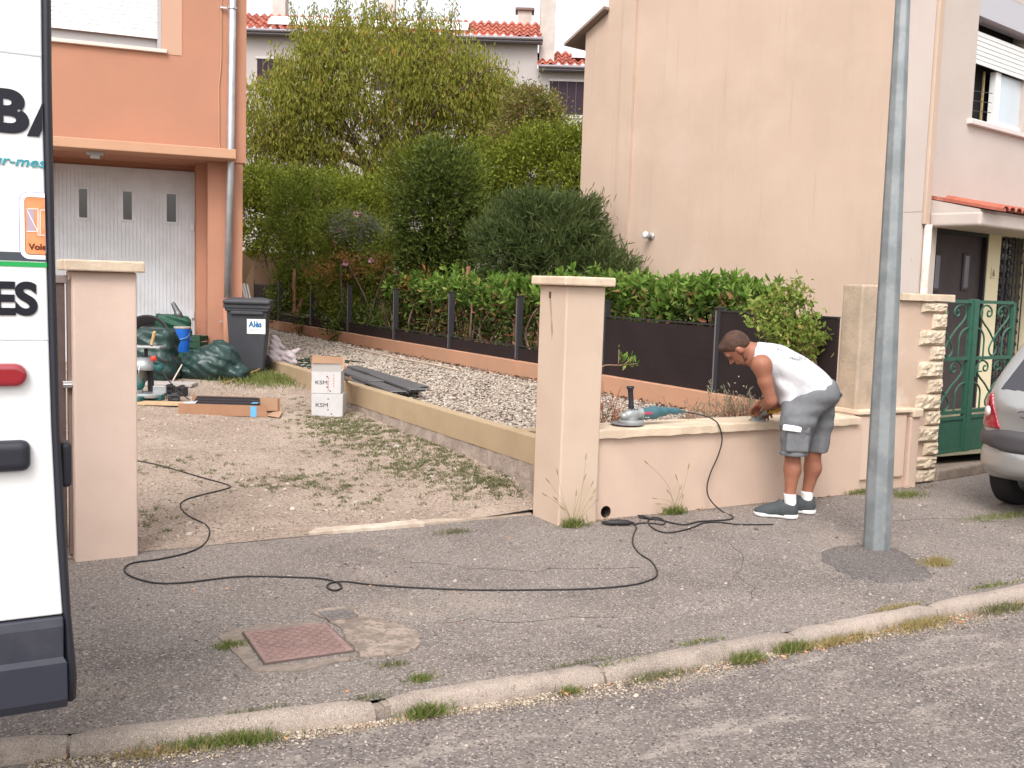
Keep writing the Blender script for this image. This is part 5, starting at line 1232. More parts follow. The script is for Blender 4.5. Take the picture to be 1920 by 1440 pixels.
# ---- generic shrubs
def shrub(name, label, bl, n, nc, sig, leaf, asp, mat_, seed, inner=.5, up=.4, stems=5, group=None, droop=0, base=None, foot=.2, cat='shrub', flowers=None, stem_m=None, crv=.12):
    P, U, ci, g = cloud2(bl, n, nc, sig, seed, inner)
    D = U+g.normal(0, .7, P.shape)+arr(0,0,up)
    c = np.mean([b[0] for b in bl], 0) if base is None else base
    t = thing(name, label, cat, group, loc=(float(c[0]), float(c[1]), foot))
    P[:, 2] = np.maximum(P[:, 2], foot+.02)
    ps = [leafmesh('foliage', P, D, leaf, asp, mat_, seed=seed, curl=crv, rnd=np.clip(g.uniform(0, 1, nc)[ci]*.4+g.uniform(0, .6, n)+.0, 0, 1))]
    s = MB()
    for k in range(stems):
        b = bl[k % len(bl)]; r = b[3]; x0 = arr(c[0], c[1], foot)+RH*random.gauss(0, .35*r[0])+FH*random.gauss(0, .2); q = np.array(b[0])+RF(random.gauss(0, .35*r[0]), random.gauss(0, .3*r[1]), random.uniform(0, .5)*r[2])
        branch(s, [x0, (x0+q)/2+RH*random.gauss(0, .1), q], .035, .012, 6)
    if stems: ps.append(s.build('stem', stem_m or bark, smooth=True))
    if flowers:
        nf, fm, fs_ = flowers
        i_ = g.choice(len(P), nf, replace=False); Q = P[i_]-FH*.12
        fp = []; fd_ = []
        for q in Q:
            for k in range(5): a_ = k*1.2566; fp.append(q); fd_.append(RH*math.cos(a_)+arr(0,0,math.sin(a_))-FH*.3)
        ps.append(leafmesh('flowers', np.array(fp), np.array(fd_), fs_, .9, fm, seed=seed+5))
    kids(t, ps); return t
shrub('hedge', 'dark to bright green hedge at the far left, just beyond the orange house corner', [blob(480,400,26,.75,1.15,.8),blob(540,365,26,1.0,.65,.8),blob(610,370,26.5,1.1,.7,.8),blob(680,375,26.5,1.0,.7,.8),blob(480,350,26,.7,.5,.7)], 27000, 1100, .10, .085, .55, LM['hedge'], 21, stems=6, cat='hedge')
shrub('hedge', 'tall dense green hedge mass between the fruit tree and the blank house wall', [blob(930,345,23,1.1,1.0,.8),blob(1000,330,23,1.0,1.1,.8),blob(1070,320,23,.9,1.15,.8),blob(1080,400,22.5,.9,1.3,.8),blob(880,370,23,.9,.8,.8),blob(1085,285,23,.55,.45,.6),blob(1010,280,23,.8,.45,.6)], 32000, 1400, .10, .08, .55, LM['hedge'], 22, stems=6, cat='hedge')
shrub('climber_tree', 'bushy tree with reddish tinted top standing between the fruit tree and the blank wall', [blob(1000,225,25,.75,.75,.7,1),blob(1030,260,25,.5,.7,.6,1),blob(960,265,25,.7,.55,.7,1),blob(985,200,25,.6,.5,.5,.9),blob(1030,215,25,.35,.45,.4,.8)], 13000, 650, .10, .085, .45, LM['rusty'], 23, stems=5, cat='tree')
shrub('shrub', 'tall yellowish green shrub, second from the left in the row behind the fence', [blob(550,400,23.4,.6,1.0,.6),blob(570,480,23.0,.7,1.0,.6),blob(545,560,22.8,.5,.7,.5),blob(590,345,23.6,.5,.35,.5,.6)], 20000, 850, .09, .075, .42, LM['mid'], 24, stems=7, base=atd(565,600,22.9), foot=.2)
shrub('shrub', 'bright lime green shrub top showing behind the pink flowered shrub', [blob(625,370,24.4,.85,.6,.5),blob(670,400,24.2,.7,.55,.5),blob(730,370,24,.6,.65,.5),blob(615,420,24.4,.8,.6,.5)], 13000, 600, .09, .075, .5, LM['hedge'], 25, stems=5)
pinkf_ = leafmat('petal_pink', [(0,(.62,.26,.42)),(1,(.75,.42,.55))], transl=.2); 
shrub('flowering_shrub', 'dark green hibiscus shrub dotted with pink flowers behind the middle of the fence', [blob(640,450,20.6,.6,.75,.6),blob(690,470,20.3,.6,.8,.6),blob(650,530,20.4,.7,.7,.6),blob(740,500,19.6,.55,.8,.6),blob(690,590,20,.9,.5,.5,.8)], 26000, 1000, .085, .065, .5, LM['mid'], 26, stems=8, base=atd(680,600,20.2), flowers=(13, pinkf_, .075))
shrub('shrub', 'grey green fine leaved shrub patch beside the pink flowers', [blob(660,425,20.0,.45,.35,.35),blob(700,450,20.0,.35,.4,.3)], 3000, 180, .07, .05, .35, leafmat('leaf_greyish', [(0,(.13,.15,.10)),(.8,(.22,.24,.17)),(1,(.45,.38,.38))]), 27, stems=3, base=atd(680,600,20.0))
shrub('bay_shrub', 'tall oval very dark green shrub behind the centre of the fence', [blob(815,420,17.2,.68,1.05,.6),blob(830,360,17.2,.60,.85,.6),blob(800,500,17.2,.55,.6,.5),blob(850,500,17.2,.45,.45,.5)], 17000, 700, .085, .085, .42, LM['dark'], 28, stems=7, base=atd(815,600,17.2), flowers=(2, pinkf_, .075))
shrub('shrub', 'feathery light green growth crowning the dark oval shrub', [blob(800,310,17.9,.62,.42,.5),blob(870,345,17.9,.42,.6,.5),blob(745,340,18.1,.3,.5,.4),blob(885,430,17.9,.25,.55,.4)], 6500, 300, .09, .085, .28, LM['mid'], 29, stems=5, up=1.0, base=atd(830,600,18))
shrub('oleander', 'wide blue green oleander with slender leaves behind the right gate pillar', [blob(1010,445,15.4,.85,.62,.7),blob(960,480,15.4,.62,.55,.6),blob(1060,480,15.2,.85,.50,.7),blob(985,405,15.6,.5,.36,.5),blob(1065,412,15.4,.6,.36,.5),blob(1130,505,15.0,.5,.28,.5,.8),blob(925,450,15.5,.30,.35,.4,.6)], 21000, 800, .07, .13, .15, LM['ole'], 30, stems=8, up=.9, base=atd(1010,540,15.4), crv=.05)
shrub('shrub', 'rust coloured withered growth low behind the fence, in its left half', [blob(640,500,19.4,.5,.22,.3),blob(730,500,19.0,.4,.25,.3),blob(790,540,16.8,.30,.30,.3),blob(600,520,21.5,.35,.25,.3)], 1700, 150, .07, .08, .3, LM['orng'], 31, stems=6, droop=1)
# orange-brown trunks
ts_ = MB(); 
for (x, y0, y1, D_) in ((553,505,590,22.4),(566,560,600,22.4),(600,520,600,21),(620,500,600,20.6),(880,500,610,15.4),(893,540,620,15.2),(752,520,600,18.4)):
    a_ = atd(x, y0, D_); b_ = atd(x+random.uniform(-9,9), y1, D_); b_[2] = .2; branch(ts_, [b_, (a_+b_)/2+RH*random.gauss(0,.05), a_], .055, .035, 7, .01)
t = thing('bare_shrub', 'bare reddish brown shrub stems standing behind the fence on the left', 'shrub', loc=tuple(atd(600,600,21)*arr(1,1,0)))
kids(t, [ts_.build('stem', M('red_bark', (.30,.15,.085), (.22,.11,.07), 8, rough=.95))])
# ---- laurel hedge following the fence
def laurel(label, ya, yb, n, seed, ztop, xa=6.62, xb=7.45):
    g = np.random.default_rng(seed); nc = int(n/26)
    yy_ = g.uniform(ya, yb, nc); K = np.stack([g.uniform(xa, xb, nc), yy_, ztop+und(yy_, 0*yy_, 6, 8, .07)-g.normal(.0, .05, nc)-np.abs(g.normal(0, .14, nc))], -1)
    ci = g.integers(0, nc, n); off = g.uniform(0, 1, n)[:, None]
    tip = g.normal(0, .25, (nc, 3))+arr(-.25,-.1,1); P = K[ci]+tip[ci]*(off-.5)*.22
    D = g.normal(0, .75, P.shape)+arr(-.1,-.1,.75)
    t = thing('laurel_hedge', label, 'hedge', loc=(7.0,(ya+yb)/2,.2))
    a = leafmesh('foliage', P, D, .118, .36, LM['laurel'], seed=seed)
    n2 = int(n*.9); Q = np.stack([g.uniform(xa-.02, xb, n2), g.uniform(ya, yb, n2), .45+(ztop-.5)*g.uniform(0, 1, n2)**.7], -1)
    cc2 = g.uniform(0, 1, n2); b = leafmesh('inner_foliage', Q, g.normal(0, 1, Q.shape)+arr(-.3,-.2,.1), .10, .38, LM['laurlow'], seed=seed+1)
    s = MB(); y = ya+.1
    while y < yb:
        x = g.uniform(xa+.03, xa+.22); p = arr(x, y, .2); q = arr(x+g.normal(0,.1)-.02, y+g.normal(0,.25), ztop-.25)
        branch(s, [p, p*.7+q*.3+arr(g.normal(0,.07),g.normal(0,.10),0), p*.35+q*.65+arr(g.normal(0,.08),g.normal(0,.12),0), q], .030, .011, 6, .006)
        branch(s, [p*.6+q*.4, q+arr(g.normal(0,.1),g.normal(0,.3),-.1)], .016, .006, 5, .006); y += g.uniform(.22, .5)
    s.v = [(max(p[0], 6.50), p[1], p[2]) for p in s.v]
    c = s.build('stem', M('laurel_bark', (.12,.07,.05), (.17,.105,.08), 12, rough=.95) if 'laurel_bark' not in bpy.data.materials else bpy.data.materials['laurel_bark'], smooth=True)
    kids(t, [a, b, c])
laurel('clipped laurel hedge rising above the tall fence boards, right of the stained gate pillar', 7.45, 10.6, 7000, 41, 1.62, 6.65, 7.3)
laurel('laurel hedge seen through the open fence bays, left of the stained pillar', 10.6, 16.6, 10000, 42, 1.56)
shrub('shrub', 'darker tangled undergrowth filling the far fence bays', [blob(700,620,19.0,.9,.45,.3),blob(620,600,20.8,.8,.4,.3),blob(770,610,17.6,.7,.5,.3),blob(545,590,23,.6,.4,.3)], 9000, 420, .09, .075, .45, LM['dark'], 44, stems=5, foot=.2)
# ---- bush leaning over the boards, in the street bed
bc = arr(6.13,6.28,.5)
def bedplant(name, label, P, D, leaf, asp, mat_, seed, stems, sm, cat='plant', base=None, crv=.12, group=None):
    t = thing(name, label, cat, group, loc=tuple(base)); ps = []
    if P is not None: ps.append(leafmesh('foliage', P, D, leaf, asp, mat_, seed=seed, curl=crv))
    s = MB()
    for pts, r0, r1 in stems: branch(s, pts, r0, r1, 5, .0)
    ps.append(s.build('stem', sm, smooth=True)); kids(t, ps); return t
bl = [blob(1465,600,8.42,.22,.24,.2),blob(1510,630,8.42,.16,.2,.2),blob(1435,600,8.42,.10,.14,.12),blob(1480,560,8.42,.16,.10,.12,.7)]
P, U, ci, g = cloud2(bl, 1500, 110, .045, 51, .2)
st_ = []
bb = atd(1545, 765, 8.45); bb[2] = .5
for (x, y) in ((1440,570),(1455,530),(1492,528),(1500,535),(1520,560),(1535,600),(1480,600),(1452,640),(1548,640),(1430,600)):
    q = atd(x, y, 8.42+random.uniform(-.1,.1)); T_ = atd(1512+random.uniform(-12,8), 655+random.uniform(-15,10), 8.43); md = T_*.55+q*.45+arr(.02,0,.02); st_.append(([bb, bb*.5+T_*.5+arr(.02,0,0), T_, md, q], .012, .003))
    k = 22; u_ = g.uniform(.55, 1.02, (k,1)); P = np.concatenate([P, md+(q-md)*np.clip((u_-.45)/.55,0,1)+g.normal(0,.025,(k,3))])
bedplant('rose_bush', 'loose yellow green bush arching in front of the dark fence just above the man', P, g.normal(0, .8, P.shape)+arr(0,0,.25), .052, .50, LM['bush'], 51, st_, M('green_stem', (.16,.13,.05), rough=.9), 'bush', bb)
# pruned lavender clump
twm = M('cut_twigs', (.25,.14,.09), (.32,.20,.14), 20, rough=.9); sage = leafmat('leaf_sage', [(0,(.17,.19,.12)),(.6,(.27,.29,.20)),(1,(.38,.40,.31))])
def twigclump(label, base, n, spread, h, seed, leafn, red=None, lean=(0,0,0)):
    g = np.random.default_rng(seed); st_ = []; LP = []
    for i in range(n):
        b = base+arr(g.normal(0, spread*.28), g.normal(0, .05), 0); d = arr(g.normal(0, .75), g.normal(-.1, .35), 1)+arr(*lean); d /= np.linalg.norm(d); L = h*g.uniform(.5, 1.1); q = b+d*L
        m2 = b+d*L*.5+arr(g.normal(0,.015),g.normal(0,.015),.01); st_.append(([b, m2, q], .0045, .0022))
        for j in range(2):
            e = m2+arr(g.normal(0, .06), g.normal(0, .04), g.uniform(.02, .10)); st_.append(([m2, (m2+e)/2+arr(0,0,.005), e], .0028, .0016))
            LP += [e]*2
        LP.append(q)
    LP = np.array(LP); LP = LP[g.integers(0, len(LP), leafn)]+g.normal(0, .022, (leafn, 3)) if leafn else None
    return bedplant('pruned_plant', label, LP, None if LP is None else g.normal(0, .5, LP.shape)+arr(0,0,.9), .032, .22, sage, seed, st_, red or twm, 'plant', base)
b0 = aty(1385, 800, 6.12); b0[2] = .50
twigclump('brown twiggy pruned lavender clump with grey leaves, behind the coping left of the man', b0, 70, .9, .30, 61, 420)
b1 = aty(1300, 800, 6.05); b1[2] = .5
twigclump('low reddish brown cut stems at the grinder cable, left of the lavender clump', b1+arr(.05,0,0), 22, .25, .22, 62, 40, lean=(-.5,0,0))
redm = M('red_stems', (.40,.13,.07), (.30,.11,.06), 20, rough=.8)
b2 = aty(1130, 810, 6.1); b2[2] = .5
twigclump('upright red orange cut stems right beside the gate pillar behind the coping', b2+arr(.02,0,0), 16, .10, .40, 63, 0, redm, (.15,0,.8))
b3 = aty(1162, 805, 6.15); b3[2] = .5
g = np.random.default_rng(64); P = b3+np.stack([g.normal(0,.10,260), g.normal(0,.06,260), np.abs(g.normal(0,.09,260))], -1)
bedplant('grey_plant', 'soft grey green leafy plant between the red stems and the big grinder', P, g.normal(0,.6,P.shape)+arr(0,0,.7), .045, .25, sage, 64, [([b3, b3+arr(g.normal(0,.08),0,.15)], .003, .002) for _ in range(8)], twm, 'plant', b3)
# sprig sticking out past the pillar
s0 = aty(1128, 688, 6.35); s1 = aty(1195, 682, 6.3); base = s0.copy(); base[2] = .5; g = np.random.default_rng(65)
q1, q2_ = aty(1160,655,6.3), aty(1190,668,6.3); fol = []
for a_, b_ in ((aty(1165,680,6.3), q1), (aty(1175,678,6.3), q2_), (s0*.4+s1*.6, s1)):
    u_ = g.uniform(0, 1.1, (12,1)); fol.append(a_+(b_-a_)*u_+g.normal(0,.012,(12,3)))
P = np.concatenate(fol); bedplant('sprig', 'small lime green sprig on a horizontal stem against the dark boards beside the pillar', P, g.normal(0,.6,P.shape)+arr(.2,0,.6), .055, .34, LM['laurel'], 65, [([base, s0*.7+base*.3, s0, (s0+s1)/2, s1], .007, .004), ([aty(1160,685,6.3), q1], .004, .002), ([aty(1170,683,6.3), q2_], .004, .002)], twm, 'plant', base)
b4 = atd(1578, 768, 8.5); b4[2] = .5; q = atd(1590, 690, 8.5); g = np.random.default_rng(66)
P = np.concatenate([b4+(atd(1600,740,8.5)-b4)*g.uniform(.2,1,(22,1))+g.normal(0,.03,(22,3)), b4+(q-b4)*g.uniform(.3,1,(14,1))+g.normal(0,.02,(14,3))])
bedplant('sapling', 'thin leafy sapling behind the man, near the concrete post', P, g.normal(0,.8,P.shape)+arr(0,0,.3), .05, .45, LM['bush'], 66, [([b4, (b4+q)/2, q], .006, .003), ([b4, atd(1600,740,8.5)], .005, .002)], twm, 'plant', b4)
b5 = atd(1432, 775, 8.2); b5[2] = .5; g = np.random.default_rng(67)
fol = []; stt = []
for (x, y) in ((1405,728),(1328,722),(1365,735)):
    q = atd(x, y, 8.1); bb_ = atd(x+5, 790, 8.1); bb_[2] = .5; fol.append(bb_+(q-bb_)*g.uniform(.45,1.05,(26,1))+g.normal(0,.016,(26,3))); stt.append(([bb_, q], .004, .002))
P = np.concatenate(fol); bedplant('lavender', 'slim silver grey lavender shoots standing up behind the coping near his hands', P, g.normal(0,.5,P.shape)+arr(0,0,.8), .04, .22, sage, 67, stt, twm, 'plant', b5)
# ---- grass and weeds
gmat = leafmat('grass_green', [(0,(.09,.13,.03)),(.5,(.15,.20,.05)),(.8,(.24,.25,.08)),(1,(.42,.34,.17))], rough=.6)
gdry = leafmat('grass_dry', [(0,(.30,.24,.10)),(.5,(.42,.32,.15)),(1,(.22,.22,.07))], rough=.7)
gdull = leafmat('grass_dull', [(0,(.10,.12,.045)),(.5,(.15,.165,.07)),(.85,(.24,.22,.12)),(1,(.36,.30,.18))], rough=.7)
def blades(name, P, h, wdt, m, seed, spread=.5, parent=None):
    g = np.random.default_rng(seed); n = len(P); P = np.asarray(P, float); d = g.normal(0, spread, (n, 3)); d[:, 2] = 1; d /= np.linalg.norm(d, axis=1, keepdims=True)
    s = np.cross(d, g.normal(size=(n, 3))); s /= np.linalg.norm(s, axis=1, keepdims=True); H = (np.asarray(h)*g.uniform(.5, 1.3, n))[:, None]; lean = g.normal(0, .35, (n, 3)); lean[:, 2] = -np.abs(lean[:, 2])*.6
    a = P; b = P+d*H*.5; c = P+d*H*.9+lean*H*.5; w_ = wdt
    V = np.stack([a-s*w_, a+s*w_, b+s*w_*.8, b-s*w_*.8, c+s*w_*.15, c-s*w_*.15], 1).reshape(-1, 3); k = (np.arange(n)*6)[:, None]
    F = np.concatenate([k+np.array([0,1,2,3]), k+np.array([3,2,4,5])], 1).reshape(-1, 4)
    return npmesh(name, V, F, m, parent, rnd=np.repeat(g.uniform(0, 1, n), 2))
def tuft(label, c, rx, ry, n, h, m=gmat, seed=1, cat='grass tuft', ang=0, group='grass tufts along the kerb and pavement'):
    g = np.random.default_rng(seed); x = g.normal(0, rx, n); y = g.normal(0, ry, n); P = np.stack([c[0]+x*math.cos(ang)-y*math.sin(ang), c[1]+x*math.sin(ang)+y*math.cos(ang), np.full(n, c[2])], -1)
    o = blades('grass_tuft', P, h, .0016, m, seed); return tag(o, label, cat, group)
def gk(x, y): P = gz(x, y, -.048); return P
TU = [((400,1395),'green weedy tuft in the gutter at the left, right of the van door',.09,.02,420,.045,gmat),((470,1392),'bushy green tuft growing in the gutter left of the kerb gap',.07,.02,300,.05,gmat),
 ((800,1340),'dense bright green grass tuft in the gutter just right of the kerb gap',.045,.018,420,.06,gmat),((1068,1300),'small dark green tuft in the gutter near the orange leaves',.03,.015,140,.035,gmat),
 ((1235,1270),'dull green flat tuft in the gutter below the second kerb joint',.10,.02,300,.03,gdull),((1400,1240),'green grass tuft in the gutter beside orange dry scraps',.05,.018,380,.055,gmat),
 ((1478,1218),'taller green grass tuft at the kerb joint right of centre',.05,.018,380,.06,gmat),((1570,1205),'long half dry tuft in the gutter right of the green ones',.13,.022,520,.04,gdry),
 ((1720,1175),'straw coloured grass strip in the gutter under the right kerb stone',.13,.03,520,.05,gdry),((1880,1145),'half dry tuft in the gutter at the right edge of the photo',.10,.025,420,.05,gdull),
 ((290,1415),'brownish tuft in the gutter beside the van corner',.10,.02,300,.03,gdry)]
for i, (p, lb, rx, ry, n, h, m) in enumerate(TU):
    P = gk(*p); P[1] = min(P[1], float(ky(P[0]))-.045); P[2] = -.047; ang = math.atan((float(ky(P[0]+.1))-float(ky(P[0]-.1)))/.2); tuft(lb, P, rx, ry, n, h, m, 70+i, ang=ang)
TW = [((430,1212),'green grass tuft at the left side of the rusty manhole cover',.035,.02,260,.035,gmat),((735,1248),'small tuft right of the rusty manhole cover',.04,.02,140,.025,gdull),((790,1275),'dark green tuft on the pavement above the kerb gap',.03,.02,240,.03,gmat),
 ((850,998),'low tuft on the concrete strip at the driveway entrance',.07,.03,260,.03,gdull),((1755,1058),'dry yellow tuft on the right rim of the lamp post patch',.055,.035,420,.05,gdry),((1700,930),'green weeds at the foot of the stone gate column',.10,.05,420,.05,gmat),((1610,925),'green weeds at the wall foot left of the lamp post',.07,.03,260,.05,gmat),((1880,970),'flat green weeds on the pavement below the silver car',.20,.05,600,.03,gmat),
 ((690,1310),'wispy dry tuft on top of the kerb left of the gap',.06,.02,120,.02,gdull),((470,1338),'thin dull tuft on the kerb top at the left',.08,.02,160,.022,gdull),((1080,1245),'thin tuft behind the kerb left of the second joint',.10,.012,160,.018,gdull),((1180,1240),'short green tuft behind the kerb at the second joint',.08,.012,160,.022,gmat),((1310,1205),'thin green line of grass behind the kerb centre right',.07,.012,160,.02,gmat),((1680,1140),'yellowing tuft behind the kerb below the lamp post',.10,.015,260,.022,gdry),((1860,1100),'thin green tuft behind the kerb at the right edge',.12,.015,260,.022,gmat)]
for i, (p, lb, rx, ry, n, h, m) in enumerate(TW):
    P = gz(*p); P[2] = float(walk_z(P[0], P[1]))+.001; tuft(lb, P, rx, ry, n, h, m, 90+i)
# patchy turf on the driveway
g = np.random.default_rng(120)
spots = [((700,815),.30,.5,6000),((780,860),.25,.4,5200),((900,900),.22,.35,5200),((960,915),.14,.2,2800),((630,800),.18,.45,3400),((640,780),.15,.5,1200),((560,905),.22,.15,1300),((340,875),.22,.25,700),((850,835),.2,.4,3000),((280,985),.12,.25,500),((650,925),.15,.2,500)]
PP = []
for (px_, py2), sx_, sy_, n in spots:
    c = drive_hit(px_, py2); PP.append(np.stack([c[0]+g.normal(0, sx_, n), c[1]+g.normal(0, sy_, n)], -1))
PP = np.concatenate(PP); PP = PP[(PP[:, 0] < 3.66) & (PP[:, 1] > 6.2) & (PP[:, 0] > .1)]
keep = und(PP[:, 0], PP[:, 1], 5, 10, 1)+g.normal(0, .5, len(PP)) > -.25; PP = PP[keep]
g.shuffle(PP); ci_ = g.integers(0, len(PP)//14, len(PP)); PP = PP[ci_]+g.normal(0, .016, PP.shape); PP = PP[PP[:, 0] < 3.66]
tag(blades('driveway_grass', np.column_stack([PP, drive_z(PP[:, 0], PP[:, 1])]), .028, .0026, gdull, 121, .8), 'patchy dull green grass creeping over the dirt driveway along the ochre wall', 'grass', kind='stuff')
c = drive_hit(490, 712); n = 2600; PP = np.stack([c[0]+g.normal(.05, .30, n), c[1]+g.normal(0, .28, n)], -1); PP = PP[PP[:, 0] < 3.66]
tag(blades('bank_grass', np.column_stack([PP, drive_z(PP[:, 0], PP[:, 1])]), .09, .0035, gmat, 122, .5), 'taller green grass at the foot of the wheelie bin', 'grass', kind='stuff')
# weeds with seed heads
def weed(label, c, stems, seed, wall_y):
    g = np.random.default_rng(seed); t = thing('foxtail_weed', label, 'weed', loc=tuple(c))
    s = MB(); hd = MB()
    for (x, y) in stems:
        q = aty(x, y, wall_y-random.uniform(.0, .06)); m2 = (c+q)/2+arr(random.gauss(0,.02),-.02,.03); pp = smooth_path([c+arr(g.normal(0,.02),0,0), m2, q], 5)
        s.tube(pp, [.0018-.0009*i/(len(pp)-1) for i in range(len(pp))], 4); d = pp[-1]-pp[-3]; d /= np.linalg.norm(d)
        hd.tube([q-d*.005, q+d*.012, q+d*.035, q+d*.045], [.001,.0042,.0036,.0008], 6)
    a = s.build('stalk', M('stalk', (.26,.24,.10), rough=.8) if 'stalk' not in bpy.data.materials else bpy.data.materials['stalk'])
    b = hd.build('seed_head', M('seed_head', (.20,.19,.08), (.32,.24,.12), 60, rough=.9) if 'seed_head' not in bpy.data.materials else bpy.data.materials['seed_head'], smooth=True)
    P = c+np.stack([g.normal(0,.045,220), g.normal(-.01,.02,220), np.zeros(220)], -1); d_ = blades('leaf_blades', P, .07, .003, gmat, seed, .6)
    kids(t, [a, b, d_])
c = arr(3.63,5.60,.002); weed('foxtail weed with arching seed heads at the foot of the right gate pillar', c, [(1046,890),(1098,862),(1095,900),(1108,912),(1112,925),(1105,938),(1025,930),(1045,938),(1080,930),(1030,905),(1116,942),(1058,955)], 131, 5.60)
c = gz(1262,962); c[1] = 5.66; weed('smaller foxtail weed growing from the foot of the low street wall', c, [(1215,870),(1290,880),(1270,900),(1275,918),(1255,925),(1232,935),(1280,935),(1240,945)], 132, 5.66)
# litter of dry leaves in the gutter and on the ground
lit = rndmat('dry_litter', [(0,(.22,.12,.06)),(.4,(.38,.20,.10)),(.7,(.52,.34,.2)),(.9,(.55,.20,.10)),(1,(.62,.52,.42))])
n = 900; x = g.uniform(.3, 6, n); keep = (und(x, 0*x, 2.2, 6, 1)+g.normal(0,.4,n)) > -.1; x = x[keep]; n = len(x); P = np.stack([x, ky(x)-.045-np.abs(g.normal(0,.03,n)), np.full(n, -.040)], -1); D = g.normal(0, 1, (n,3)); D[:, 2] *= .15
tag(leafmesh('leaf_litter', P, D, g.choice([.012,.02,.034], n, p=[.6,.3,.1]), .45, lit, seed=133, curl=.2), 'dry brown and orange leaf scraps lying along the gutter', 'leaf litter', kind='stuff')
n = 70; x = g.uniform(.9, 3.5, n); y = 5.4+g.normal(0, .8, n); ok = (y > ky(x)+.15); x, y = x[ok], y[ok]; z = np.where(y > 6.03, drive_z(x, y), walk_z(x, y))+.004; D = g.normal(0, 1, (len(x),3)); D[:, 2] *= .15
tag(leafmesh('fallen_leaves', np.stack([x, y, z], -1), D, .018, .5, lit, seed=134, curl=.2), 'small dry leaves scattered over pavement and driveway', 'leaf litter', kind='stuff')
n = 620; x = g.uniform(3.55, 7.4, n); yb_ = np.where(x < 3.86, 5.63, np.where(x < 6.4, 5.68, 5.69)); P = np.stack([x, yb_-np.abs(g.normal(0,.022,n)), .003+np.abs(g.normal(0,.003,n))], -1); D = g.normal(0, 1, (n,3)); D[:, 2] *= .25
tag(leafmesh('wall_foot_litter', P, D, g.choice([.008,.014,.024], n, p=[.6,.3,.1]), .5, rndmat('foot_litter', [(0,(.14,.09,.06)),(.6,(.28,.19,.12)),(1,(.40,.28,.18))]), seed=136, curl=.2), 'brown crumbs and leaf scraps gathered along the foot of the street wall', 'leaf litter', kind='stuff')
n = 700; y = g.uniform(7, 24, n); P = np.stack([6.30-np.abs(g.normal(0,.07,n)), y, np.full(n,.45)], -1); D = g.normal(0, 1, (n,3)); D[:, 2] *= .2
tag(leafmesh('hedge_litter', P, D, .05, .45, rndmat('dark_litter', [(0,(.10,.06,.04)),(1,(.24,.15,.10))]), seed=135, curl=.2), 'dark fallen leaves gathered along the salmon base wall', 'leaf litter', kind='stuff')
# ================================================================ things standing in the driveway
def frame_at(P, yaw=0.):
    """local axes: r = to the right as the photo sees it, turned by yaw; b = away"""
    c, s = math.cos(yaw), math.sin(yaw); rh = RH/np.linalg.norm(RH); fh = FH/np.linalg.norm(FH)
    return rh*c+fh*s, -rh*s+fh*c
class L:
    def __init__(s, P, yaw=0.): s.P = np.array(P, float); s.r, s.b = frame_at(P, yaw); s.M = np.array([s.r, s.b, (0,0,1)])
    def p(s, x, y, z): return s.P+s.r*x+s.b*y+arr(0,0,z)
    def box(s, mb, c, h): return mb.obox(s.p(*c), s.r, s.b, (0,0,1), *h)
    def rc(s, a, b, r1, r2=None): return ('rc', (tuple(s.p(*a)), tuple(s.p(*b)), r1, r1 if r2 is None else r2))
    def bx(s, c, h, r): return ('box', (tuple(s.p(*c)), h, s.M, r))
    def el(s, c, h): return ('ell', (tuple(s.p(*c)), h, s.M))
# ---- wheelie bin
bz = drive_hit(466, 697); F = L(bz, .16)
gp = M('bin_grey', (.048,.05,.058), (.04,.042,.05), 3, rough=.55, spec=.35, bump=.0006, bscale=160, layers=[((.085,.08,.078), 2.5, .55, .8, (1,1,.5), .4)])
t = thing('wheelie_bin', 'dark grey wheelie bin with an Alès sticker beside the orange house corner', 'wheelie bin', loc=tuple(bz))
Hb = .86; w0, w1 = .20, .255; d0_, d1_ = .20, .27
vs = []
for z, k in ((.03,0),(.10,.08),(.70,.8),(Hb,1.)):
    a_ = w0+(w1-w0)*k; f_ = d0_+(d1_-d0_)*k
    for sx_, sy_ in ((-1,-1),(1,-1),(1,1),(-1,1)): vs.append(F.p(sx_*a_, sy_*f_+.02, z))
fs = [(i*4+k, i*4+(k+1) % 4, (i+1)*4+(k+1) % 4, (i+1)*4+k) for i in range(3) for k in range(4)]+[(0,1,2,3),(12,13,14,15)]
ps = [MB().add(vs, fs).build('body', gp, bevel=.025, seg=4)]
mb = MB(); F.box(mb, (0,.02,Hb-.015), (.285,.305,.03)); F.box(mb, (0,.02,Hb-.06), (.268,.29,.02)); F.box(mb, (0,-.262,Hb-.10), (.20,.012,.022)); ps.append(mb.build('rim', gp, bevel=.012, seg=3))
ps.append(sdf_mesh('lid', [('+',0,*F.bx((0,.0,Hb+.035),(.288,.315,.032),.028)),('+',.03,*F.el((-.13,-.02,Hb+.055),(.13,.24,.032))),('+',.03,*F.el((.12,.02,Hb+.058),(.13,.24,.032)))], .01, gp, None, 2))
mb = MB(); mb.tube([F.p(-.2,.36,Hb+.01), F.p(.2,.36,Hb+.01)], .014, 8); ps.append(mb.build('grab_handle', gp))
for s in (-1, 1): ps.append(wheel(tuple(F.p(s*.22,.24,.10)), tuple(F.r), .10, .045))
sp_ = lambda x, z: F.p(x, -(d0_+(d1_-d0_)*(z-.03)/(Hb-.03))+.02-.004, z)
fn = np.cross(sp_(.1,.5)-sp_(0,.5), sp_(0,.6)-sp_(0,.5)); fn /= np.linalg.norm(fn)
stx0, stx1, stz0, stz1 = .00, .225, .50, .685
stk = MB().prism([sp_(stx0,stz0), sp_(stx1,stz0), sp_(stx1,stz1), sp_(stx0,stz1)], fn*.002).build('sticker', M('sticker_pale', (.78,.82,.76), rough=.4))
uz_ = sp_(0,.6)-sp_(0,.5)
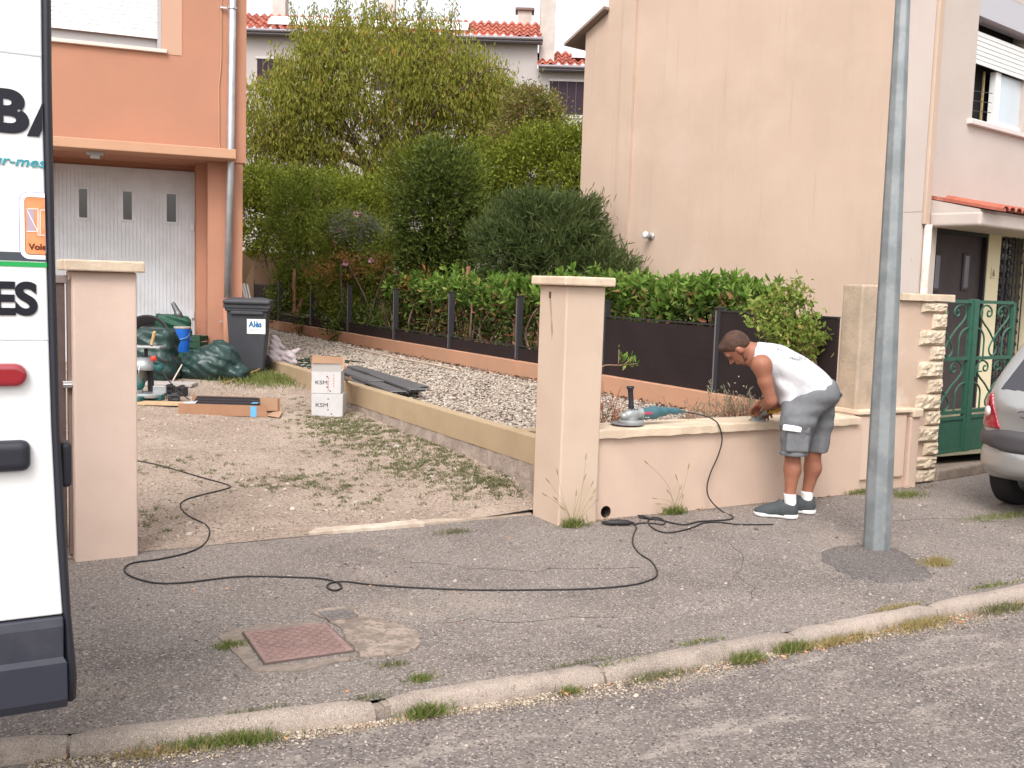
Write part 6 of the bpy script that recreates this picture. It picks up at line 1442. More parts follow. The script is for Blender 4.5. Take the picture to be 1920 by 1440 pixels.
text_mesh('sticker_text', 'Alès', .105, M('text_blue', (.02,.13,.33), rough=.4), tuple(sp_(.022,.585)+fn*.004), F.r, uz_, parent=stk, bold=.0035, ext=.0006, sx=.86)
0 and MB().prism([sp_(.03,.655)+fn*.0035, sp_(.055,.635)+fn*.0035, sp_(.09,.668)+fn*.0035, sp_(.06,.672)+fn*.0035], fn*.0008).build('sticker_leaf', M('leaf_green', (.10,.45,.15), rough=.4), stk)
text_mesh('sticker_small_text', 'Agglomération', .026, M('text_grey', (.25,.38,.40), rough=.4), tuple(sp_(.028,.545)+fn*.004), F.r, uz_, parent=stk, ext=.0006)
ps.append(stk); kids(t, ps)
# ---- plastic sacks
sackm = M('green_plastic', (.014,.036,.034), (.020,.048,.043), 4, rough=.36, spec=.45, bump=.035, bscale=5, bdetail=2, bump2=(.010, 17))
def wr(P, amp, f):
    def fn_(X, Y, Z):
        a_ = X-P[0]; b_ = Y-P[1]; c_ = Z-P[2]
        return amp*(np.sin(f*(a_*1.3+c_*2.1)+2*np.sin(f*.5*b_+1))*np.sin(f*(b_*1.1-c_*.7)+1.5*np.sin(f*.6*a_))+.5*np.sin(2.3*f*(c_+a_*.6)+3*np.sin(f*.7*b_)))
    return fn_
S1 = drive_hit(385, 716); F = L(S1+FH*.32, .1)
t = thing('plastic_sack', 'slumped dark green plastic sack, full, between the upright sack and the wheelie bin', 'plastic sack', loc=tuple(S1))
kids(t, [sdf_mesh('sack', [('+',0,*F.el((-.04,0,.17),(.33,.27,.22))),('+',.10,*F.el((.08,.0,.26),(.22,.2,.20))),('+',.08,*F.el((.30,-.02,.08),(.14,.2,.11))),('+',.06,*F.el((-.30,.0,.10),(.13,.2,.13))),('+',.05,*F.rc((.02,.05,.42),(.10,.05,.47),.05,.03)),('+',.04,*F.rc((-.4,-.1,.03),(-.52,-.14,.02),.04,.02)),('&',.02,'plane',(tuple(F.P+arr(0,0,-.02)),(0,0,-1)))], .012, sackm, None, 2, wr(F.P, .013, 21))])
S2 = drive_hit(276, 718); F = L(S2+FH*.35, -.05)
t = thing('plastic_sack', 'upright dark green plastic sack behind the saw, under the blue bucket', 'plastic sack', loc=tuple(S2))
kids(t, [sdf_mesh('sack', [('+',0,*F.bx((-.02,0,.31),(.225,.20,.31),.10)),('+',.08,*F.el((-.02,0,.14),(.28,.27,.17))),('&',.02,'plane',(tuple(F.P+arr(0,0,-.02)),(0,0,-1)))], .013, sackm, None, 2, wr(F.P, .014, 17))])
# ---- tub, crate, bucket against the garage door
tubm = M('black_rubber', (.035,.033,.035), rough=.6, spec=.3)
S = drive_hit(285, 700)+FH*.75; F = L(S, 0); F.P[2] = .40
t = thing('mortar_tub', 'round black rubber tub standing on edge behind the upright green sack', 'tub', loc=tuple(F.P))
ax_ = -F.b*.93+arr(0,0,.36)-F.r*.05; c = atd(272, 640, float(F.P@FH)); 
ps = [MB().lathe(c+ax_*.0, [(.0,-.16),(.27,-.16),(.30,-.14),(.335,.03),(.35,.045),(.345,.055),(.325,.05),(.29,-.12),(.26,-.14),(0,-.14)], 36, ax_).build('tub_body', tubm, smooth=True)]
kids(t, ps)
F = L(S+FH*.18, .12); c0 = atd(330, 600, float(S@FH)+.2)
t = thing('tarpaulin', 'folded dark green tarpaulin bundle propped against the garage door behind the tub', 'tarpaulin', loc=(c0[0],c0[1],.4))
F.P = arr(c0[0], c0[1], .4)
kids(t, [sdf_mesh('cloth', [('+',0,*F.bx((-.02,0,.33),(.21,.07,.30),.05)),('+',.06,*F.bx((-.10,.02,.50),(.17,.06,.17),.05)),('+',.05,*F.rc((.2,0,.05),(.12,0,.62),.05,.03))], .012, M('tarp_green', (.016,.065,.04), (.02,.08,.05), 6, rough=.5, bump=.01, bscale=16), None, 2, wr(F.P, .012, 22))])
t = thing('shovel', 'small dark bladed shovel leaning upright against the white garage door', 'shovel', loc=(c0[0],c0[1],.4))
D0 = float(c0@FH)-.02; a_ = atd(325, 570, D0); b_ = atd(352, 640, D0)
ps = [sdf_mesh('blade', [('+',0,'rc',(tuple(a_),tuple(atd(335,590,D0)),.028,.045)),('+',.02,'rc',(tuple(atd(335,590,D0)),tuple(atd(342,606,D0)),.045,.02))], .008, M('shovel_steel', (.14,.15,.16), rough=.4, metal=.6), None, 1), MB().tube([atd(341,604,D0), b_], .013, 8).build('shaft', M('shaft_dark', (.05,.05,.055), rough=.6))]; kids(t, ps)
bq = drive_hit(342, 700)+FH*.12; Db = float(bq@FH); top_ = atd(342, 616, Db); bot_ = atd(342, 660, Db); hB = top_[2]-bot_[2]
t = thing('bucket', 'bright blue plastic bucket with a pale dirty lid on top of the green sacks', 'bucket', loc=tuple(bot_))
blu = M('bucket_blue', (.012,.12,.48), (.01,.10,.42), 9, rough=.4, spec=.4)
a = MB().lathe(bot_, [(.0,0),(.082,0),(.09,hB*.55),(.098,hB*.56),(.098,hB*.60),(.093,hB*.61),(.098,hB),(.0,hB)], 28).build('bucket_body', blu, smooth=False); autosmooth(a, 35)
b = MB().lathe(bot_, [(.0,hB*1.0),(.100,hB*1.0),(.104,hB*1.03),(.102,hB*1.08),(.0,hB*1.08)], 28).build('bucket_lid', M('lid_dirty', (.42,.38,.33), (.3,.26,.22), 20, rough=.8))
c = MB().tube([bot_+F.r*.095*math.cos(a_)-F.b*.02+arr(0,0,hB*.8-.07*math.sin(a_))-FH*.095*math.sin(a_)*.9 for a_ in np.linspace(0, math.pi, 14)], .003, 5).build('bail_handle', M('wire', (.4,.4,.4), metal=.7, rough=.4))
kids(t, [a, b, c])
cr_ = drive_hit(365, 700)+FH*.6; Dc = float(cr_@FH); c0 = atd(366, 640, Dc)
t = thing('crate', 'dark green crate squeezed between the blue bucket and the orange pillar', 'crate', loc=(c0[0],c0[1],.38)); F = L((c0[0],c0[1],.38), -.15)
mb = MB()
for k in range(5): F.box(mb, (0,-.12,.06+k*.085), (.12,.008,.034)); F.box(mb, (.115,.0,.06+k*.085), (.008,.115,.034)); F.box(mb, (-.115,.0,.06+k*.085), (.008,.115,.034)); F.box(mb, (0,.12,.06+k*.085), (.12,.008,.034))
F.box(mb, (0,0,.012), (.12,.12,.01))
for sx_ in (-.116,.116): F.box(mb, (sx_,-.122,.23), (.012,.012,.22))
kids(t, [mb.build('crate_body', M('crate_green', (.02,.06,.035), rough=.6), bevel=.003)])
t = thing('red_strap', 'red coiled hose end hanging down between the slumped sack and the wheelie bin', 'hose', loc=tuple(atd(428,690,12.3)*arr(1,1,0)+arr(0,0,.38)))
kids(t, [MB().tube(smooth_path([atd(x, y, 12.35) for x, y in ((402,640),(415,648),(425,658),(431,672),(429,690),(424,680),(422,664),(430,654),(434,668))], 5), .012, 8).build('hose_coil', M('red_rubber', (.50,.03,.03), rough=.45), smooth=True)])
# profiles leaning in the corner behind the bin
for k, (x0, x1) in enumerate(((452,470),(457,474),(463,478))):
    o = MB().tube([atd(x0, 530+k*2, 15.2), atd(x1, 600, 14.9)], .016, 8).build('metal_profile', M('profile_white', (.62,.60,.60), rough=.4, metal=.2) if k == 0 else bpy.data.materials['profile_white'], bevel=0)
    tag(o, 'pale metal profile leaning in the corner behind the wheelie bin, '+('leftmost', 'middle', 'rightmost')[k]+' of three', 'profile', 'profiles behind the wheelie bin')
# ---- mitre saw
sb_ = drive_hit(272, 752); F = L(sb_+FH*.12, .0)
teal = M('saw_teal', (.014,.10,.10), rough=.4, spec=.4); alum = M('saw_alu', (.38,.39,.40), rough=.35, metal=.6)
t = thing('mitre_saw', 'teal and silver mitre saw on the ground beside the left pillar, its arm raised', 'mitre saw', loc=tuple(sb_))
ps = []
mb = MB(); mb.lathe(F.p(-.02,0,.03), [(0,0),(.17,0),(.18,.01),(.18,.035),(.17,.045),(0,.045)], 36); ps.append(mb.build('turntable', alum)); autosmooth(ps[-1], 40)
mb = MB(); F.box(mb, (-.08,0,.035), (.24,.09,.03)); F.box(mb, (-.02,-.2,.035), (.03,.1,.02)); ps.append(mb.build('base', teal, bevel=.008))
mb = MB(); F.box(mb, (-.18,.03,.11), (.10,.012,.035)); F.box(mb, (.10,.03,.11), (.07,.012,.035)); ps.append(mb.build('fence_rail', alum, bevel=.003))
ps.append(sdf_mesh('arm', [('+',0,*F.rc((-.02,.12,.06),(-.04,.14,.30),.035,.03)),('+',.03,*F.rc((-.04,.14,.30),(-.05,.0,.42),.032,.04))], .008, M('saw_dark', (.03,.03,.033), rough=.5), None, 2))
ps.append(sdf_mesh('motor', [('+',0,*F.rc((.0,.02,.36),(.10,.02,.34),.055,.048)),('+',.03,*F.rc((-.12,.0,.28),(-.10,-.02,.16),.05,.06))], .008, teal, None, 2))
mb = MB(); mb.lathe(F.p(-.06,-.01,.28), [(0,-.002),(.125,-.002),(.125,.002),(0,.002)], 36, F.r); ps.append(mb.build('blade', M('blade_steel', (.45,.46,.47), rough=.3, metal=.8)))
ps.append(sdf_mesh('blade_guard', [('+',0,*F.rc((-.075,.0,.34),(-.05,.0,.34),.11,.11)),('&',.01,'plane',(tuple(F.p(0,0,.31)),(0,0,-1)))], .008, M('guard_grey', (.30,.31,.32), rough=.4, metal=.4), None, 1))
mb = MB(); F.box(mb, (-.02,.02,.555), (.16,.10,.010)); ps.append(mb.build('upper_table', alum, bevel=.004))
mb = MB(); mb.tube([F.p(-.05,.05,.42), F.p(-.05,.05,.55)], .02, 8); mb.tube([F.p(.02,.0,.545), F.p(.05,-.02,.62)], .012, 8); ps.append(mb.build('table_support', bpy.data.materials['saw_dark']))
ps.append(MB().tube([F.p(.035,-.02,.58), F.p(.075,-.05,.72)], .016, 8).build('wooden_handle', M('wood_handle', (.52,.34,.17), rough=.6)))
ps.append(MB().lathe(F.p(.07,-.06,.44), [(0,-.03),(.022,-.03),(.03,-.01),(.03,.02),(.02,.03),(0,.03)], 16, -F.b).build('red_knob', M('knob_red', (.55,.05,.03), rough=.35), smooth=True))
ps.append(MB().tube([F.p(.12,-.02,.43), F.p(.22,-.06,.42)], .012, 8).build('handle', bpy.data.materials['saw_dark']))
ps.append(MB().tube(smooth_path([F.p(.12,.0,.34), F.p(.2,-.05,.24), F.p(.33,-.05,.10), F.p(.45,-.08,.02)], 5), .006, 6).build('power_lead', bpy.data.materials['cable_black']))
kids(t, ps)
# stick and boards near it
sP = drive_hit(262, 762); Q = drive_hit(340, 758); F = L((sP+Q)/2, .05)
mb = MB(); F.box(mb, (0,.03,.018), (.30,.10,.010)); o = mb.build('plywood_board', M('plywood', (.50,.36,.22), (.44,.30,.18), 9, rough=.8)); tag(o, 'thin plywood board lying under the tools in front of the mitre saw', 'board')
sP = drive_hit(290, 720); Q = drive_hit(352, 726); F = L((sP+Q)/2, .03)
mb = MB(); F.box(mb, (0,0,.02), (.27,.13,.018)); o = mb.build('concrete_slab', M('slab_grey', (.36,.33,.31), rough=.95), bevel=.006); tag(o, 'flat grey slab on the ground just behind the mitre saw base', 'slab')
for k, (x, y, sz, lab) in enumerate(((326,752,(.06,.05,.035),'small black tool case lying lower, beside the long cardboard box'),(318,738,(.05,.05,.045),'small black battery charger standing behind the flat tool case'),(341,742,(.055,.045,.05),'black boxy tool with a grey knob at the corner of the long cardboard box'))):
    P = drive_hit(x, y); F = L(P, .3-.4*k); pr = [('+',0,*F.bx((0,0,sz[2]),sz,.014)),('+',.01,*F.rc((-.02,0,sz[2]*2),(.03,0,sz[2]*2+.012),.014,.012)),('-',.004,*F.bx((.01,-sz[1],sz[2]*1.1),(.03,.01,.015),.004))]
    o = sdf_mesh(('tool_case','battery_charger','power_tool')[k], pr, .005, bpy.data.materials['saw_dark'], None, 1); tag(o, lab, ('tool case','charger','tool')[k])
for k, (x, y) in enumerate(((305,748),(298,741))):
    P = drive_hit(x, y); F = L(P, .5*k); mb = MB(); mb.lathe(F.p(0,0,.0), [(0,0),(.035,0),(.036,.03),(.03,.035),(.0,.035)], 16); o = mb.build(('tape_roll','tin')[k], M(('tape_cream','tin_grey')[k], ((.6,.5,.35),(.45,.45,.46))[k], rough=.4)); tag(o, ('cream tape roll lying between the saw and the black tool case','low silver tin beside the mitre saw turntable')[k], ('tape','tin')[k])
o = MB().tube([drive_hit(300,730)+arr(0,0,.02), drive_hit(352,723)+arr(0,0,.02)], .006, 6).build('red_spirit_stick', M('stick_red', (.5,.06,.05), rough=.5)); tag(o, 'thin red rod lying on the ground behind the black tool case', 'rod')
o = MB().bar(drive_hit(300,765)*1.0+arr(0,0,.46), drive_hit(320,716)+arr(0,0,.05), .02, .02).build('sack_stick', M('stick_white', (.55,.5,.46), rough=.6)); bpy.data.objects.remove(o)
o = MB().tube([atd(324,714,11.6), atd(341,684,11.9)], .009, 6).build('pale_stick', M('stick_pale', (.55,.45,.38), rough=.7)); tag(o, 'short pale stick poking up in front of the slumped green sack', 'stick')
# ---- long open carton with profiles
c0 = drive_hit(340, 776); c1 = drive_hit(506, 783); mid = (c0+c1)/2; F = L(mid+FH*.0, 0); yaw = math.atan2(float((c1-c0)@FH), float((c1-c0)@RH)); F = L(mid, yaw*0.7); hw = np.linalg.norm(c1-c0)/2
card = M('cardboard', (.33,.185,.115), (.30,.165,.10), 6, rough=.9, spec=.1); card2 = M('cardboard_inner', (.38,.235,.15), rough=.9)
t = thing('cardboard_box', 'long open brown cardboard box holding dark profiles, on the driveway dirt', 'cardboard box', loc=tuple(mid))
mb = MB(); mid2 = F.P
F.box(mb, (-.03,.0,.055), (hw,.003,.055)); F.box(mb, (.03,.28,.075), (hw+.01,.003,.085)); F.box(mb, (0,.14,.008), (hw,.14,.003)); F.box(mb, (-hw-.0,.14,.05), (.003,.14,.045)); 
ps = [mb.build('carton', card)]
mb = MB(); F.box(mb, (hw-.09,.278,.13), (.10,.004,.03)); mb.prism([F.p(hw-.03,.0,.012), F.p(hw-.03,.27,.012), F.p(hw+.08,.24,.03), F.p(hw+.10,-.04,.0)], (0,0,.005)); mb.prism([F.p(hw-.17,.20,.03), F.p(hw+.02,.26,.03), F.p(hw+.02,.26,.16), F.p(hw-.17,.20,.17)], F.b*.005); ps.append(mb.build('flap', card2))
mb = MB(); mb.prism([F.p(-hw-.0,.0,.09), F.p(-hw-.0,.1,.11), F.p(-hw+.13,.1,.125), F.p(-hw+.13,0,.105)], (0,0,.004)); ps.append(mb.build('white_tape', M('tape_grey', (.42,.45,.48), rough=.4)))
mb = MB(); F.box(mb, (hw-.16,-.0045,.05), (.03,.001,.052)); F.box(mb, (hw-.16,.06,.128), (.03,.05,.001)); ps.append(mb.build('blue_tape', M('tape_blue', (.12,.36,.62), rough=.4)))
kids(t, ps)
prm = M('profile_dark', (.045,.037,.042), rough=.45, metal=.3)
for k in range(4):
    mb = MB(); y = .05+k*.055; z = .085+.018*k
    F.box(mb, (-.03,y,z), (hw-.12,.022,.022)); F.box(mb, (-.03,y-.0228,z+.012), (hw-.12,.0006,.004)); F.box(mb, (-.03,y,z-.05), (hw-.12,.022,.022)); o = mb.build('aluminium_profile', prm, bevel=.002)
    tag(o, 'dark square profile lying in the long cardboard box, '+('front one','second from the front','third from the front','rear one')[k], 'profile', 'profiles in the long cardboard box')
# ---- KSM cartons
cw = M('carton_white', (.52,.50,.50), (.47,.455,.455), 5, rough=.7, spec=.2); ink = M('ink_black', (.02,.018,.02), rough=.7); inkr = M('ink_red', (.50,.05,.07), rough=.7)
b0 = drive_hit(580, 783); b1 = drive_hit(643, 779); mid = (b0+b1)/2; D1 = float(b0@FH); W1 = float((b1-b0)@RH); h1 = atd(600, 741, D1)[2]-b0[2]
yw = .05
F = L(mid+FH*.14, yw)
def ksm(label, dx, z0, w_, h, opened):
    t = thing('carton', label, 'carton', 'white cartons on the driveway', loc=tuple(F.p(dx,0,z0)))
    mb = MB(); F.box(mb, (dx,0,z0+h/2), (w_/2,.14,h/2)); ps = [mb.build('carton_body', cw, bevel=.003)]
    e = ps[0]; fr_ = lambda x, z: F.p(dx+x, -.1412, z0+z)
    q = text_mesh('carton_text', 'KSM', h*.25, ink, tuple(fr_(-w_*.38, h*.42)), F.r, (0,0,1), bold=0, ext=.0006, sx=1.2); ps.append(q)
    mb = MB()
    for i, (x, z, s) in enumerate(((.03,.78,.006),(.03,.30,.006),(.14,.12,.006))): F.box(mb, (dx+x*w_*3.0*.33,-.1412,z0+z*h), (s,.0006,s))
    ps.append(mb.build('carton_marks', ink))
    if opened:
        mb = MB()
        for i in range(5): F.box(mb, (dx+.02,-.1412,z0+h*(.18+.13*i)), (.004,.0006,.008)); F.box(mb, (dx+.075,-.1412,z0+h*(.35+.12*i)), (.003,.0006,.008))
        ps.append(mb.build('red_marks', inkr))
        mb = MB(); mb.prism([F.p(dx-w_/2,-.14,z0+h), F.p(dx+w_/2,-.14,z0+h), F.p(dx+w_/2+.02,-.17,z0+h+.13), F.p(dx-w_/2+.01,-.17,z0+h+.145)], F.b*.004); ps.append(mb.build('front_flap', M('carton_shade', (.46,.44,.43), rough=.8)))
        mb = MB(); mb.prism([F.p(dx-w_/2+.01,-.172,z0+h+.085), F.p(dx+w_/2+.02,-.166,z0+h+.085), F.p(dx+w_/2+.02,-.172,z0+h+.15), F.p(dx-w_/2+.01,-.172,z0+h+.165)], F.b*.004)
        mb.prism([F.p(dx-w_/2,.14,z0+h), F.p(dx+w_/2,.14,z0+h), F.p(dx+w_/2,.17,z0+h+.13), F.p(dx-w_/2,.17,z0+h+.13)], F.b*.004); ps.append(mb.build('inner_flap', card2))
        mb = MB(); mb.prism([F.p(dx-w_/2,-.14,z0+h), F.p(dx-w_/2,.14,z0+h), F.p(dx-w_/2-.03,.1,z0+h+.13), F.p(dx-w_/2-.02,-.1,z0+h+.14)], F.r*.004); mb.prism([F.p(dx+w_/2,-.1,z0+h), F.p(dx+w_/2,.14,z0+h), F.p(dx+w_/2+.07,.1,z0+h+.10), F.p(dx+w_/2+.08,-.04,z0+h+.09)], F.r*.004); ps.append(mb.build('side_flap', card2))
    kids(t, ps)
ksm('closed white KSM carton, the lower of the stack on the driveway', 0, 0, W1, h1, False)
ksm('open white KSM carton with raised brown flaps, the upper of the stack', -.012, h1+.003, W1*.94, h1*.97, True)
# ---- dark deck boards on the gravel
bdm = M('board_dark', (.10,.095,.098), (.085,.08,.083), 4, rough=.6, spec=.3, layers=[((.15,.14,.14), 3, .5, .8, (4,1,1), .5)]); bde = M('board_end', (.012,.011,.012), rough=.7)
def gB(x, y, z=.44): return gz(x, y, z)
sets = [((628,692),(732,733),.46),((640,694),(748,736),.50),((655,690),(770,738),.475),((668,688),(783,732),.515),((650,684),(790,726),.465),((610,688),(690,722),.47),((622,686),(706,716),.51),((598,689),(668,724),.45)]
for k, (a_, b_, z) in enumerate(sets):
    A_, B_ = gB(*a_, z), gB(*b_, z); A_ = A_+(B_-A_)*(.36 if k in (0,1,2,3) else .1); d = B_-A_; d[2] = 0; Ld = np.linalg.norm(d); d /= Ld; s = np.array([d[1], -d[0], 0]); yw_ = random.uniform(-.05, .05)
    t = thing('composite_board', 'dark hollow board in the pile on the gravel, '+('lowest and nearest','second from the front','third from the front','uppermost in the middle','broad flat top showing','short one at the left','upper short one at the left','leftmost, behind the cartons')[k], 'board', 'dark boards on the gravel', loc=tuple((A_+B_)/2))
    mb = MB(); mb.obox((A_+B_)/2, d, s, (0,0,1), Ld/2, .085, .012); a = mb.build('board', bdm, bevel=.002)
    e = MB(); 
    for j in (-1,0,1): e.obox(B_+d*.0008+s*j*.053, d, s, (0,0,1), .0009, .022, .0075)
    b = e.build('hollow_ends', bde); lp = MB()
    lp.obox(B_+d*.0005+arr(0,0,.0105), d, s, (0,0,1), .0007, .084, .0016); c = lp.build('end_edge', M('edge_pale', (.34,.34,.36), rough=.5) if 'edge_pale' not in bpy.data.materials else bpy.data.materials['edge_pale'])
    kids(t, [a, b, c])
mb = MB(); q = [gB(695,738,.437), gB(752,740,.437), gB(790,728,.437), gB(770,712,.437), gB(700,722,.437)]; mb.prism(q, (0,0,.004))
mb.prism([gB(752,742,.445), gB(790,732,.445), gB(775,722,.455), gB(748,733,.45)], (0,0,.003)); o = mb.build('cardboard_sheet', card2); tag(o, 'torn flat piece of cardboard sticking out from under the dark boards', 'cardboard')
mb = MB(); P_ = gB(650,715,.5); mb.prism([P_, gB(658,712,.56), gB(659,705,.6), gB(642,713,.55)], (0,.01,.0)); o = mb.build('cardboard_scrap', card2); tag(o, 'small bent cardboard scrap between the white cartons and the boards', 'cardboard')
# ---- crumpled paper sack, dark netting, beige hose on gravel
S = gz(524, 688, .44); F = L(S+FH*.25, 0)
t = thing('paper_sack', 'crumpled pale pinkish empty cement sack on the gravel right of the wheelie bin', 'sack', loc=tuple(S))
kids(t, [sdf_mesh('sack', [('+',0,*F.rc((-.13,0,.34),(-.12,-.02,.12),.055,.09)),('+',.05,*F.rc((-.10,-.05,.10),(.10,-.05,.13),.09,.08)),('+',.03,*F.rc((.09,.0,.12),(.19,.02,.22),.05,.022)), ('+',.03,*F.rc((-.02,-.06,.05),(.16,-.08,.05),.05,.04)),('+',.03,*F.rc((-.12,0,.36),(-.02,.02,.22),.045,.03)),('-',.02,*F.el((.02,-.1,.24),(.05,.1,.05))),('-',.02,*F.el((-.03,-.16,.12),(.03,.05,.03)))], .009, M('paper_pink', (.50,.43,.44), (.44,.37,.38), 7, rough=.75, bump=.008, bscale=22), None, 1, wr(F.P, .010, 30))])
mb = MB(); 
for k in range(46):
    a_ = gz(random.uniform(540,640), random.uniform(670,690), .44); a_[2] = .44; d = RF(random.uniform(-.35,.35), random.uniform(-.4,.4), 0); m2 = a_+d*.5+arr(random.gauss(0,.05),random.gauss(0,.05),random.uniform(.0,.05))
    mb.tube(smooth_path([a_, m2, a_+d+arr(0,0,.01)], 4), .007, 4)
t = thing('netting', 'dark green tangled garden netting spread on the gravel behind the pale sack', 'netting', loc=tuple(gz(590,680,.44))); kids(t, [mb.build('net', M('net_green', (.02,.045,.03), rough=.8))])
o = MB().tube(smooth_path([gz(x, y, .45) for x, y in ((640,648),(690,659),(750,672),(810,683),(860,694))], 5), .011, 6).build('garden_hose', M('hose_beige', (.55,.42,.32), rough=.6), smooth=True); tag(o, 'thin beige hose lying straight along the gravel parallel to the fence', 'hose')
o = MB().tube(smooth_path([drive_hit(418,722)+arr(0,0,.012), drive_hit(455,712)+arr(0,0,.05), drive_hit(490,700)+arr(0,0,.07), drive_hit(503,690)+arr(0,0,.12)], 5), .007, 6).build('wooden_cane', M('cane', (.48,.29,.14), rough=.8), smooth=True); tag(o, 'thin orange brown cane lying in the grass in front of the wheelie bin', 'cane')
# ================================================================ the man bending over the wall
skin = M('skin', (.30,.125,.078), (.26,.105,.064), 14, rough=.5, spec=.3, bump=.0006, bscale=180)
cloth = M('white_vest', (.54,.535,.55), (.49,.485,.505), 8, rough=.9, spec=.15, bump=.0008, bscale=260, bump2=(.010, 9))
shortm = M('grey_shorts', (.165,.168,.178), (.14,.143,.153), 9, rough=.9, spec=.15, bump=.0008, bscale=240, bump2=(.009, 11))
hairm = M('brown_hair', (.085,.042,.028), (.05,.026,.018), 30, rough=.7, spec=.3, bump=.004, bscale=140)
DM = 7.10
def J(x, y, h=0.): return atd(x, y, DM+h)
def rc(a, b, r1, r2): return 'rc', (tuple(a), tuple(b), r1, r2)
rh_ = RH/np.linalg.norm(RH); fh_ = FH/np.linalg.norm(FH)
def frm(dx, dz):       # local frame whose first axis runs along (dx right, dz up) in the picture, second = up-left normal, third = away
    L_ = math.hypot(dx, dz); u = (rh_*dx+arr(0,0,dz))/L_; w_ = (-rh_*dz+arr(0,0,dx))/L_; return np.array([u, w_, fh_])
foot_c = gz(1470, 968)
man = thing('person', 'man in white vest and grey cargo shorts bending over the wall with a yellow grinder', 'person', loc=(float(foot_c[0]), float(foot_c[1]), 0))
mp = []
# head frame: up axis and face axis in picture terms
hu = frm(-.85, .53); HC = J(1382, 653, .26)
UPa = hu[0]; FCa = -hu[1]     # face looks down-left
if FCa[2] > 0: FCa = -FCa
sd_ = fh_*.99+UPa*.0
FCa = FCa*.985+fh_*.17; FCa /= np.linalg.norm(FCa); SDa = np.cross(UPa, FCa); SDa /= np.linalg.norm(SDa)
def Hp(w_, u, s): return tuple(HC+FCa*w_+UPa*u+SDa*s)
HM = np.array([FCa, UPa, SDa])
SL, SR = J(1428, 684, .08), J(1424, 680, .43)
EL, ER = J(1446, 752, .08), J(1466, 738, .42)
hipL, hipR = J(1527, 752, .04), J(1534, 748, .21)
prims = [
 ('+',0,'ell',(Hp(-.012,.032,0),(.098,.086,.077),HM)), ('+',.03,'ell',(Hp(.030,-.045,0),(.058,.072,.054),HM)), ('+',.02,*rc(Hp(.048,-.098,-.012),Hp(.048,-.098,.012),.028,.028)),
 ('+',.012,*rc(Hp(.086,.006,0),Hp(.112,-.030,0),.008,.0125)), ('+',.008,*rc(Hp(.094,-.033,-.013),Hp(.094,-.033,.013),.009,.009)),
 ('+',.02,*rc(Hp(.078,.026,-.034),Hp(.078,.026,.034),.014,.014)), ('-',.015,'ell',(Hp(.098,.006,-.032),(.018,.013,.017),HM)), ('-',.015,'ell',(Hp(.098,.006,.032),(.018,.013,.017),HM)),
 ('+',.01,'ell',(Hp(.086,-.062,0),(.013,.008,.023),HM)), ('+',.008,'ell',(Hp(.084,-.075,0),(.012,.008,.018),HM)),
 ('+',.008,'ell',(Hp(-.008,-.008,.079),(.020,.031,.010),HM)), ('+',.008,'ell',(Hp(-.008,-.008,-.079),(.020,.031,.010),HM)),
 ('+',.035,*rc(Hp(-.030,-.030,0),J(1424,664,.25),.058,.064)),
 ('+',.06,*rc(J(1424,668,.25),J(1452,682,.25),.075,.12)),
 ('+',.06,*rc(SL+arr(0,0,.0),SR,.062,.062)),
 ('+',.07,'ell',(J(1462,682,.24),(.17,.115,.165),frm(.9,-.35))), ('+',.07,'ell',(J(1503,702,.18),(.15,.11,.14),frm(.8,-.6))), ('+',.07,'ell',(J(1533,735,.125),(.13,.125,.155),frm(.5,-.8))),
 # arms
 ('+',.05,*rc(SL,J(1435,715,.07),.060,.050)), ('+',.02,*rc(J(1435,715,.07),EL,.050,.041)), ('+',.02,*rc(EL,J(1438,757,.20),.043,.041)), ('+',.02,*rc(J(1438,757,.20),J(1430,757,.35),.040,.028)),
 ('+',.05,*rc(SR,J(1448,712,.44),.058,.047)), ('+',.02,*rc(J(1448,712,.44),ER,.046,.040)), ('+',.02,*rc(ER,J(1455,757,.42),.042,.036)), ('+',.02,*rc(J(1455,757,.42),J(1450,762,.43),.034,.030)),
 # legs
 ('+',.05,*rc(hipL,J(1486,838,.03),.082,.058)), ('+',.03,*rc(J(1486,838,.03),J(1486,880,.04),.056,.057)), ('+',.03,*rc(J(1486,880,.04),J(1481,928,.02),.057,.036)), ('+',.02,*rc(J(1481,928,.02),J(1482,952,.02),.036,.034)),
 ('+',.05,*rc(hipR,J(1527,838,.20),.078,.060)), ('+',.03,*rc(J(1524,838,.20),J(1524,878,.21),.058,.059)), ('+',.03,*rc(J(1524,878,.21),J(1513,924,.20),.058,.036)), ('+',.02,*rc(J(1513,924,.20),J(1513,944,.20),.036,.034)),
]
